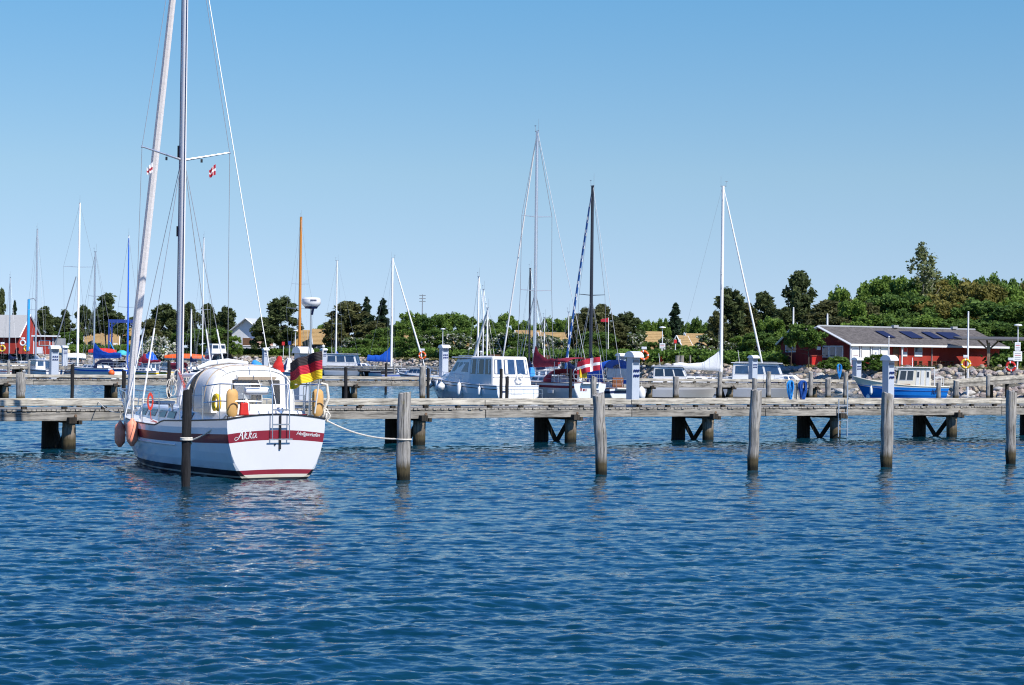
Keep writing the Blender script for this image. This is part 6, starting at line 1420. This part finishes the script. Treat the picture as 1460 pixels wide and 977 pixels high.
def fishing_boat():
    loc = w0(1352, 160); rz = R(173); t = thing('fishing_boat', 'bright blue fishing boat with cream bulwark and white wheelhouse', 'fishing boat', loc, rz)
    L, B = 7.7, 2.7
    h = Hull(L, B, lambda u: 1.25+.75*u**2.6, tw=.72, tm=.45, p=2.6, q=.7, rake=1.2, zk0=-.1, draft=.4, ka=.3, kf=.9, srake=.4)
    cut = lambda u: 1.12+.22*u**2.6
    rows = [-.6, -.2, 0, .1, .55, .58, cut, lambda u: cut(u)+.03, lambda u: h.sheer(u)]
    h.build(t, rows, [1, 1, 1, 0, 2, 0, 2, 3], [1, 1, 1, 0, 2, 0, 2, 3], [m_blueh, m_antif, m_cloth_lb, m_cream], deck_m=m_wall_g, deckz=lambda u: .9+.5*u**3, rail=m_cream, rail_r=.05, nst=24)
    wh = Cab(1.5, 4.3, 1.5, 4.0, .95, .92, .9, 2.75); c = wh.build('wheelhouse', m_cream, t, bevel=.03)
    mb = MB(); mb.box((2.75, 0, 2.80), (3.1, 2.1, .08)); mb.build('wheelhouse_roof', m_gel2, c, bevel=.02)
    for u in ((.06, .24), (.28, .46)): wh.win('port', u[0], .48, u[1], .88, c, m=m_glass, frame=m_gel)
    for u in ((.56, .66), (.70, .80), (.86, .96)): wh.win('port', u[0], .10, u[1], .90, c, m=m_gel2, name='door_panel')
    for u in ((.58, .64), (.88, .94)): wh.win('port', u[0], .60, u[1], .84, c, m=m_glass, t=.05)
    wh.win('port', .10, .16, .40, .30, c, m=m_teak, name='name_board', t=.04)
    for u in ((.05, .32), (.36, .64), (.68, .95)): wh.win('fore', u[0], .48, u[1], .88, c, m=m_glass, frame=m_gel)
    for u in ((.1, .4), (.6, .9)): wh.win('aft', u[0], .1, u[1], .9, c, m=m_gel2, name='door_panel')
    mb = MB(); mb.tube([(1.2, .9, 1.2), (1.2, .9, 2.75)], .04, 6); mb.tube([(.5, .9, 1.2), (.5, .9, 2.0), (1.2, .9, 2.0)], .025, 6); mb.tube([(.5, -.9, 1.2), (.5, -.9, 2.0), (.5, .9, 2.0)], .025, 6); mb.build('stern_rail', m_aluw, t)
    mb = MB(); mb.tube([(2.9, 0, 2.8), (2.9, 0, 3.6)], .03, 6); mb.box((2.9, 0, 3.3), (.05, .5, .05)); mb.build('signal_mast', m_aluw, t)
    for i, dx in enumerate((.55, .68, .81)): mb = MB(); p = h.pos(dx/L+.07, .8, 1, .012); mb.box((p.x, p.y, .86), (.055, .02, .34)); mb.build('registration_mark', m_navy, t)
    mb = MB(); p = h.pos(.13, .7, 1, .01); mb.box((p.x, p.y, 1.03), (.42, .015, .04)); mb.build('registration_mark', m_navy, t)
    mb = MB(); mb.lathe((5.6, 0, 1.35), [(.25, -.3), (.2, 0), (.25, .25), (.001, .28)], 12); mb.build('deck_winch', m_rust, t)
    for u, nm in ((.84, 'near the bow of'), (.60, 'below the wheelhouse of')): q = world(loc, rz, h.pos(u, .9, 1, .14)); fender_hang(q, 'slim white fender %s the blue fishing boat' % nm, m_fend, .12, .62, 'fenders on the blue fishing boat', tilt=0, line=.35)
    q = world(loc, rz, h.pos(.93, .25, 1, .25)); fender_hang(q, 'cone shaped white fender low under the fishing boat bow', m_fend, .17, .6, 'fenders on the blue fishing boat', line=.9)
fishing_boat()

# small craft in the far left of the harbour
def mt(py, px, Z): return at(px, py, Z).z
def rig(label, px, Z, top, ang, L=9, kw=None, **k): k.update(kw or {}); return sailboat(label, w0(px, Z), ang, L=L, mast_top=mt(top, px, Z), **k)
motorboat('small white motor cruiser with arched canvas frame at far left', w0(80, 233), R(128), L=7.2, B=2.9, fs=.95, fb=1.2, cab=(.45, .75, 1.15), band=m_navy)
motorboat('low white motorboat at the left edge of the harbour', w0(18, 245), R(150), L=6.2, B=2.3, cab=(.4, .7, .8), band=m_burg)
motorboat('white motorboat with blue band behind the short pier pedestal', w0(112, 240), R(125), L=6.5, B=2.5, cab=(.4, .72, 1.0), band=m_cloth_b, canopy=m_cloth_n)
motorboat('little open boat with blue cover left of the small motor cruiser', w0(46, 262), R(20), L=5.5, B=2.1, cab=(.3, .6, 0), band=m_cloth_b, canopy=m_cloth_b)
rig('sailboat with blue sail cover and dark canopy right of the tallest left mast', 168, 222, 357, R(133), L=10, B=3.4, fs=1.35, fb=1.5, mast_x=.52, mast_r=.10, mast_m=m_alu, spr=((.62, .9),), cover=m_cloth_b, cover_hm=1.5, hood_m=m_cloth_n, stripe=m_cloth_b, boomz=1.4, boom_end=-.05, hull_m=m_hullside, cover_drop=.35, cover_he=.3)
p = G(159, 220, .9); mb = MB(); mb.lathe((0, 0, 0), [(.001, -.36)]+[(.36*math.sin(math.pi*i/10), -.36*math.cos(math.pi*i/10)) for i in range(1, 10)]+[(.07, .37), (.001, .42)], 16); o = mb.build('ball_fender', m_orange, smooth=True); tag(o, 'round orange ball fender below the blue covered boat', 'fender', loc=(p.x, p.y, at(159, 532, 220).z))
rig('sailboat with plain grey mast behind the red kiosk', 66, 262, 324, R(120), L=9, mast_r=.13, mast_m=m_alu, spr=((.42, 1.2),), cover=m_cloth_w, rig_r=.012)
rig('small sailboat whose thin mast rises over the barn roof', 25, 285, 394, R(120), L=8, mast_r=.10, mast_m=m_alu, spr=(), cover=m_cloth_n, rig_r=.01)
rig('sailboat with the tallest left mast and a white furled headsail', 111, 240, 294, R(-78), L=10, B=3.2, mast_x=.56, mast_r=.12, mast_m=m_aluw, spr=((.62, 1.8),), furl=(m_cloth_w,), furl_r=.11, cover=m_cloth_n, rig_r=.012)
rig('sailboat with blue furled headsail beside the yacht forestay', 180, 252, 339, R(-78), L=9, mast_r=.08, mast_m=m_aluw, spr=((.47, 1.2),), cover=m_cloth_b, furl=(m_cloth_b,), furl_r=.08, cover_hm=1.7, hood_m=m_cloth_n)
rig('low sailboat with cream deck tent behind the yacht bow', 232, 240, 470, R(140), L=7, mast_r=.07, mast_m=m_alu, spr=(), cover=m_cloth_r, stripe=m_yellow, rig_r=.008)
rig('sailboat with slim grey mast right of the yacht mast', 300, 285, 336, R(112), L=9.5, mast_r=.09, mast_m=m_aluw, spr=((.45, 1.1),), cover=m_cloth_w, rig_r=.012)
rig('sailboat with short mast between the yacht mast and its shrouds', 282, 270, 440, R(112), L=8, mast_r=.12, mast_m=m_aluw, spr=(), cover=m_cloth_n, rig_r=.01)
rig('wooden sailboat with orange varnished mast behind the radar pole', 441, 260, 306, R(112), L=10, mast_x=.5, mast_r=.20, mast_m=m_varn, spr=((.56, 1.2), (.4, 1.9)), cover=m_cloth_n, rig_r=.012, fs=1.2)
rig('sailboat with slim white mast and blue sail cover above the far cabin cruiser', 515, 300, 371, R(150), L=8.5, mast_r=.12, mast_m=m_aluw, spr=((.42, 1.3),), cover=m_cloth_b, rig_r=.01, cover_hm=1.8)
rig('sailboat with bright blue sail cover sloping down left of its white mast', 522, 282, 368, R(-15), L=9, mast_x=.42, mast_r=.17, mast_m=m_aluw, spr=((.55, 1.4),), cover=m_cloth_b, furl=(m_cloth_w,), furl_r=.10, rig_r=.012, cover_hm=2.0, boom_end=.02, cover_drop=.4, cover_he=.5, fs=1.0, boomz=1.6)
rig('sailboat with two thin white masts seen over the motor yacht roof', 705, 196, 392, R(112), L=8.5, mast_r=.10, mast_m=m_aluw, spr=(), cover=m_cloth_w, rig_r=.008)
rig('small sailboat with second slim white mast beside the twin mast', 710, 205, 411, R(112), L=8, mast_r=.07, mast_m=m_aluw, spr=(), cover=m_cloth_n, rig_r=.008)
rig('sailboat with thick furled headsail leaning left of the tall grey mast', 728, 190, 438, R(120), L=8.5, mast_r=.09, mast_m=m_aluw, spr=((.3, .8),), cover=m_cloth_w, furl=(m_cloth_w,), furl_r=.11, rig_r=.012)
rig('sailboat with thin black mast beside the tall grey mast', 781, 200, 380, R(112), L=9, mast_r=.11, mast_m=m_spark, spr=(), cover=m_cloth_n, rig_r=.008)
rig('little sailboat with bare mast right of the striped headsail', 800, 215, 452, R(118), L=7, mast_r=.06, mast_m=m_aluw, spr=(), cover=m_cloth_w, rig_r=.01)
rig('sailboat with pale mast left of the navy mast', 838, 205, 444, R(118), L=7.5, mast_r=.06, mast_m=m_aluw, spr=(), cover=m_cloth_n, rig_r=.01)
motorboat('white cabin cruiser with two rows of windows left of the blue sail cover', w0(466, 288), R(-14), L=7.8, B=3.0, fs=1.3, fb=1.7, cab=(.02, .62, 1.95), band=m_navy, hull_m=m_hullside, win=m_glassb)
tt, hh = motorboat('white flybridge cruiser with black cockpit cover left of the white house', w0(322, 300), R(118), L=9.5, B=3.4, fs=1.5, fb=2.0, cab=(.3, .72, 1.6), band=m_navy, canopy=m_cloth_k, group='motor boats')
mb = Cab(3.2, 6.2, 3.4, 5.6, 1.2, 1.05, 3.15, 4.6); c = mb.build('flybridge', m_gel, tt, bevel=.05)
for u in ((.06, .46), (.54, .94)): mb.win('aft', u[0], .5, u[1], .85, c)
for s_ in ('port', 'star'): mb.win(s_, .1, .5, .9, .85, c)
motorboat('small white motorboat at the bow of the motor yacht', w0(628, 235), R(150), L=6, B=2.3, cab=(.35, .7, .9), band=m_burg)
motorboat('low white motorboat below the twin spruces by the far pier', w0(548, 250), R(-15), L=6.2, B=2.3, cab=(.3, .6, .5), band=m_cloth_b)

for lb, px, Z, an_, kw in (
 ('white speedboat with orange stripe behind the tallest left mast', 118, 255, 160, dict(L=5.8, B=2.2, cab=(.35, .7, .8), band=m_orange)),
 ('white cruiser with black canopy behind the blue sail cover', 176, 262, 125, dict(L=7, B=2.6, cab=(.4, .75, 1.2), band=m_navy, canopy=m_cloth_k)),
 ('cream cabin boat right of the yacht forestay foot', 240, 258, 150, dict(L=6.2, B=2.4, cab=(.35, .7, 1.0), band=m_yellow, hull_m=m_cream)),
 ('white motorboat with burgundy canopy behind the yacht mast ropes', 262, 275, 130, dict(L=6.6, B=2.4, cab=(.4, .72, 1.0), band=m_burg, canopy=m_cloth_r)),
 ('white cabin boat with light blue canopy above the cockpit tent', 352, 270, 125, dict(L=6.6, B=2.4, cab=(.4, .72, 1.0), band=m_navy, canopy=m_cloth_lb)),
 ('small white cruiser partly behind the German flag', 428, 262, 130, dict(L=6.8, B=2.5, cab=(.38, .72, 1.1), band=m_navy)),
 ('low white motorboat just right of the far cabin cruiser', 530, 300, 170, dict(L=5.6, B=2.1, cab=(.35, .7, .7), band=m_black)),
 ('white motorboat behind the burgundy sailboat', 800, 205, 125, dict(L=7, B=2.6, cab=(.38, .72, 1.1), band=m_navy)),
 ('small white boat seen between the two white motor cruisers', 1012, 178, -12, dict(L=5.4, B=2.1, cab=(.3, .68, .9), band=m_black)),
 ('little white motorboat at the left end of the stone bank', 10, 290, 30, dict(L=5.6, B=2.1, cab=(.3, .68, .8), band=m_cloth_b)),
): motorboat(lb, w0(px, Z), R(an_), **kw)

def bundle(name, label, px, py0, py1, wpx, Z, m, seed=1, m2=None):
    r = random.Random(seed); a = at(px, py1, Z); b = at(px, py0, Z); h_ = b.z-a.z; w_ = wpx*Z/F
    mb = MB(); rows = []
    for i in range(9):
        f_ = i/8; z = h_*f_; rr_ = w_/2*(1-.75*f_**1.6)*(1+.08*math.sin(f_*13+seed)); rows.append([V(rr_*math.cos(q)*(1+.14*math.sin(q*3+f_*4+seed))+w_*.18*f_*math.sin(seed), .75*rr_*math.sin(q), z+.05*h_*math.sin(q*2+seed)) for q in [2*math.pi*j/16 for j in range(16)]])
    mb.grid(rows, close=True); mb.add(rows[-1], [tuple(range(16))])
    if m2:
        for k in range(len(mb.m)): mb.m[k] = 1 if (k % 16) in (2, 3, 4, 9, 10) else 0
    o = mb.build(name, [m, m2] if m2 else m, smooth=True); tag(o, label, 'cloth bundle', loc=tuple(a)); return o
bundle('cloth_bundle', 'bright red cloth bundle on a boat behind the cockpit tent', 396, 509, 531, 17, 225, m_cloth_red, 2)
bundle('cloth_bundle', 'white and blue cloth bundle left of the German flag', 411, 511, 528, 17, 228, m_fwht, 3, m_cloth_n)
bundle('cloth_bundle', 'light blue tarpaulin hump left of the red bundle', 367, 514, 525, 22, 235, m_cloth_lb, 5)
bundle('cloth_bundle', 'blue tarpaulin mound right of the yacht headsail', 213, 502, 514, 20, 300, m_cloth_b, 7)
bundle('cloth_bundle', 'red and brown tarpaulin mound behind the yacht shrouds', 203, 505, 522, 14, 290, m_cloth_r, 8)
bundle('cloth_bundle', 'deep blue upright tarpaulin behind the yacht forestay', 187, 514, 534, 11, 240, m_cloth_b, 9)
def kayaks():
    for px, py, wd, m, lb in ((146, 500, 40, m_cloth_red, 'red covered boat under the blue boat lift'), (265, 508, 60, m_orange, 'long orange covered boat behind the yacht mast'), (108, 507, 30, m_fend, 'white upturned dinghy left of the tall white mast'), (88, 500, 24, m_wall_y, 'pale green tarpaulin covered boat right of the red kiosk'), (174, 503, 14, m_cloth_g, 'teal covered dinghy at the foot of the boat lift')):
        Z = 318; p = at(px, py+3, Z); t = thing('covered_dinghy', lb, 'dinghy', (p.x, p.y, min(p.z, 2.75) if False else p.z), R(3), 'covered boats on the far bank'); w_ = wd*Z/F
        mb = MB(); rows = []
        for i in range(13):
            f_ = i/12; hw = .75*math.sin(math.pi*(.04+.92*f_))**.5; rows.append([V((f_-.5)*w_, hw*math.cos(q), .75*math.sin(q)*math.sin(math.pi*(.08+.84*f_))**.4) for q in [math.pi*j/8 for j in range(9)]])
        mb.grid(rows); mb.build('cover', m, t, smooth=True)
        mb = MB(); rows = [[V((i/12-.5)*w_*.98, .72*math.sin(math.pi*(.04+.92*i/12))**.5*math.cos(q), -.35*abs(math.sin(q))-.02) for q in [math.pi*j/6 for j in range(7)]] for i in range(13)]; mb.grid(rows); mb.build('hull', m_gel2, t, smooth=True)
        for x in (-w_*.25, w_*.25): mb = MB(); mb.box((x, 0, -.55), (.15, 1.2, .5)); mb.build('cradle', m_brown, t)
kayaks()

# ------------------------------------------------------------------ shore furniture
def boat_lift():
    Z = 318; a = at(155, 500, Z); t = thing('boat_lift', 'tall blue boat lift gantry on the quay at left', 'boat lift', (a.x, a.y, 2.6), R(3)); W = 39*Z/F; H_ = at(170, 457, Z).z-2.6
    for x in (0, W): mb = MB(); mb.box((x, 0, H_/2), (.22, .22, H_)); mb.build('leg', m_navyb, t); mb = MB(); mb.box((x, 3, H_/2), (.22, .22, H_)); mb.build('leg', m_navyb, t)
    for y in (0, 3): mb = MB(); mb.box((W/2, y, H_-.1), (W+.3, .25, .5)); mb.build('beam', m_navyb, t)
    for s_, x in ((1, 0), (-1, W)):
        mb = MB(); mb.tube([(x, 0, H_-1.5), (x+s_*1.2, 0, H_-.3)], .09, 4); mb.build('brace', m_navyb, t); mb = MB(); mb.tube([(x+s_*1.3, 0, 0), (x, 0, 2.4)], .08, 4); mb.build('brace', m_bluespar, t)
m_navyb = mat('blue_lift_paint', (.02, .05, .24), .5, .15, 4)
boat_lift()
def pole(name, label, cat, px, Z, top, bot, r, m, cap=None, lean=0, arm=None, group=None, foot=None):
    a = at(px, bot, Z); z1 = at(px, top, Z).z; z0 = foot if foot is not None else (2.5 if ground_z(a.x, Z) > 2 and a.z < 4.5 else a.z)
    t = thing(name, label, cat, (a.x, a.y, z0), R(0), group); hh_ = z1-z0; lx_ = lean*Z/F
    mb = MB(); mb.tube([(0, 0, 0), (lx_, 0, hh_)], [r, r*.75], 8); mb.build('pole', m, t, smooth=True)
    if cap == 'ball': mb = MB(); mb.lathe((lx_, 0, hh_), [(.001, -.02), (.08, .02), (.08, .1), (.001, .14)], 8); mb.build('pole_cap', m, t)
    if cap == 'lamp': mb = MB(); mb.lathe((0, 0, hh_), [(.08, -.05), (.42, .05), (.38, .14), (.1, .2), (.001, .21)], 12); mb.build('lamp_head', m_standw, t, smooth=True)
    if cap == 'streamer': mb = MB(); mb.slab([V(0, -.02, hh_), V(-1.0, -.02, hh_-.25), V(-1.0, -.02, hh_-.55), V(0, -.02, hh_-.6)], .02); mb.build('streamer', m_fred, t)
    if arm: mb = MB(); mb.tube([(lx_-.1, 0, hh_), (lx_+arm, 0, hh_+.15), (lx_+arm+.25, 0, hh_-.25)], .06, 6); mb.build('arm', m_wire, t)
    return t
pole('crane_post', 'thick light blue post with hooked top beside the barn', 'crane', 40, 300, 427, 500, .26, m_bluespar, arm=.8)
pole('derrick', 'thin grey derrick leaning right above the kiosk', 'crane', 75, 300, 394, 505, .10, m_wire, lean=32)
pole('flagpole', 'white flagpole with red edge above the dark red hut', 'flagpole', 1131, 212, 440, 472, .10, m_aluw, 'ball')
pole('flagpole', 'white flagpole at the corner of the long red building', 'flagpole', 1179.5, 211, 449, 478, .11, m_aluw, 'ball')
pole('flagpole', 'thin white flagpole in front of the veranda', 'flagpole', 1267, 205, 481, 520, .05, m_aluw, 'ball')
pole('flagpole', 'tall white pole in front of the red wall beside the yellow lifebuoy', 'flagpole', 1379.5, 188, 446, 555, .10, m_aluw, 'ball', foot=0)
pole('flagpole', 'thin pole with red streamer right of the navy mast', 'flagpole', 867, 258, 453, 505, .06, m_aluw, 'streamer')
pole('lamp_post', 'white lamp post between the tan roofed houses', 'lamp post', 944, 236, 468, 515, .06, m_standw, 'lamp', group='lamp posts on the bank')
pole('lamp_post', 'lamp post standing by the green trees above the motor yacht bow', 'lamp post', 631, 318, 470, 505, .07, m_standw, 'lamp', group='lamp posts on the bank')
pole('lamp_post', 'lamp post at the right edge over the sign boards', 'lamp post', 1451, 196, 465, 515, .06, m_standw, 'lamp', group='lamp posts on the bank')
pole('lamp_post', 'lamp post in front of the tan roofed house behind the dark pine', 'lamp post', 421, 360, 472, 508, .08, m_standw, 'lamp', group='lamp posts on the bank')
def aerial():
    Z = 430; t = pole('aerial', 'thin radio aerial above the green trees', 'aerial', 602, Z, 420, 455, .12, m_wire)
    for k in (.2, .9, 1.5): mb = MB(); mb.tube([(-.7, 0, at(602, 420, Z).z-t.location.z-k), (.7, 0, at(602, 420, Z).z-t.location.z-k)], .07, 4); mb.build('crossbar', m_wire, t)
aerial()
def lifebuoy(px, py, Z, m, label, post=True, s=1.0, foot=2.5, twin=False):
    a = at(px, py, Z); t = thing('lifebuoy', label, 'lifebuoy', (a.x, a.y, a.z), R(-10))
    mb = MB(); mb.ring((0, 0, 0), .34*s, .10*s, 'y', 28, 10)
    for k in range(28*10): mb.m[k] = 1 if (k//10) % 7 == 0 else 0
    mb.build('buoy_ring', [m, m_fwht], t, smooth=True)
    if post:
        for x in ((-.32, .32) if twin else (0,)): mb = MB(); mb.box((x, .14, (foot-a.z+.5)/2), (.09, .09, a.z-foot+.5)); mb.build('post', m_rust if twin else m_support, t)
        mb = MB(); mb.box((0, .14, .62*s), (.42*s, .3, .22*s)); mb.build('line_box', m_standw, t, bevel=.03)
lifebuoy(602, 507, 262, m_orange, 'orange lifebuoy on a post at the far pier left of the motor yacht', s=1.25, foot=1.4)
lifebuoy(918, 507, 222, m_orange, 'orange lifebuoy right of the tall service pedestal', s=1.35)
lifebuoy(1377, 519, 187, m_yellow, 'yellow lifebuoy in front of the red wall by the white pole', s=1.15, foot=1.5)
lifebuoy(1441, 523, 184, m_cloth_red, 'red lifebuoy on twin posts at the right edge by the ramp', s=1.15, twin=True)
lifebuoy(3, 497, 300, m_yellow, 'yellow lifebuoy at the left edge in front of the barn', s=1.3)
lifebuoy(38, 497, 300, m_yellow, 'yellow lifebuoy in front of the barn next to the blue post', s=1.2)
lifebuoy(32.5, 489, 338, m_fwht, 'white lifebuoy hanging on the barn wall', s=1.3)
def signs(px, Z, items, label, post=True):
    a = at(px, items[0][1], Z); t = thing('sign_board', label, 'sign', (a.x, Z, 2.5), R(-4)); zt = at(px, min(i[1]-i[3]/2 for i in items), Z).z
    mb = MB(); mb.tube([(0, .06, 0), (0, .06, zt-2.5)], .05, 6); mb.build('post', m_standw, t)
    for x, y, w_, h_, m in items:
        q = at(x, y, Z); mb = MB(); mb.box((q.x-a.x, -.02, q.z-2.5), (w_*Z/F, .05, h_*Z/F)); b_ = mb.build('board', m, t)
        if m is m_sign and h_ > 5:
            for k in range(4): mb = MB(); mb.box((q.x-a.x, -.055, q.z-2.5+(.3-.2*k)*h_*Z/F), (w_*Z/F*.7, .01, .05)); mb.build('print_line', m_print if k != 1 else m_signr, b_)
signs(944.5, 232, [(944.5, 494, 8, 9, m_sign), (944.5, 503, 9, 8, m_sign), (944, 508, 8, 3, m_gel2)], 'white double sign board left of the white mast on the right')
signs(1451, 192, [(1451, 494, 8, 12, m_sign), (1451, 508, 12, 14, m_sign)], 'white double sign board with red print at the right edge')
signs(963, 236, [(963, 487, 4, 5, m_signr), (969, 486, 3, 4, m_sign)], 'small red and white signs before the dark gabled house')
signs(404, 352, [(404, 490, 4, 5, m_signr)], 'small round red sign in front of the tan roofed house')
signs(413, 352, [(413, 489, 4, 5, m_navyb)], 'small blue sign beside the red one')
bundle('covered_stand', 'small red covered stand below the white double sign', 944, 509, 518, 8, 226, m_cloth_red, 4)
bundle('covered_stand', 'small white round topped stand right of the red one', 953, 505, 517, 7, 226, m_fwht, 6)
for px, lb in ((966, 'left stout timber bollard left of the white mast'), (972, 'right stout timber bollard left of the white mast'), (984, 'timber frame post beside the bollards'), (996, 'timber frame post nearest the white mast')):
    Z = 222; a = at(px, 520, Z); z1 = at(px, 507, Z).z; mb = MB(); mb.tube([(0, 0, 0), (0, 0, z1-2.4)], .24 if px < 980 else .1, 10); o = mb.build('bollard', m_pile, smooth=True); tag(o, lb, 'bollard', 'timber posts on the quay', loc=(a.x, a.y, 2.4))
# benches on the bank
for px, Z, lb in ((705, 280, 'dark bench on the bank behind the motor yacht'), (775, 262, 'dark bench on the bank behind the burgundy cover'), (940, 234, 'dark bench beside the white double sign')):
    a = G(px, Z, 2.6); t = thing('bench', lb, 'bench', (a.x, a.y, 2.55), R(5), 'benches on the bank')
    mb = MB(); mb.box((0, 0, .45), (1.7, .45, .06)); mb.build('seat', m_brown, t); mb = MB(); mb.box((0, .22, .75), (1.7, .05, .35)); mb.build('backrest', m_brown, t)
    for x in (-.7, .7): mb = MB(); mb.box((x, 0, .22), (.08, .4, .44)); mb.build('leg', m_brown, t)
# rope fence of posts in front of the red building
for i, px in enumerate((1296, 1318, 1340, 1365, 1400, 1425)):
    Z = 196; a = G(px, Z, 2.6); mb = MB(); mb.lathe((0, 0, 0), [(.24, -.1), (.26, .35), (.20, .5), (.001, .56)], 12); o = mb.build('stone_bollard', ROCKC[1], smooth=True)
    tag(o, 'low stone bollard of the chain fence below the red wall', 'bollard', 'stone bollards joined by a chain', loc=(a.x, a.y, ground_z(a.x, a.y)))
    if i < 5:
        b = G((1318, 1340, 1365, 1400, 1425)[i], Z, 2.6); rope('low slack chain between the stone bollards', [(a.x, a.y, 2.95), (b.x, b.y, 2.95)], .03, m_blackr, 'chain', sag=.18, name='chain', group='chains between the stone bollards')
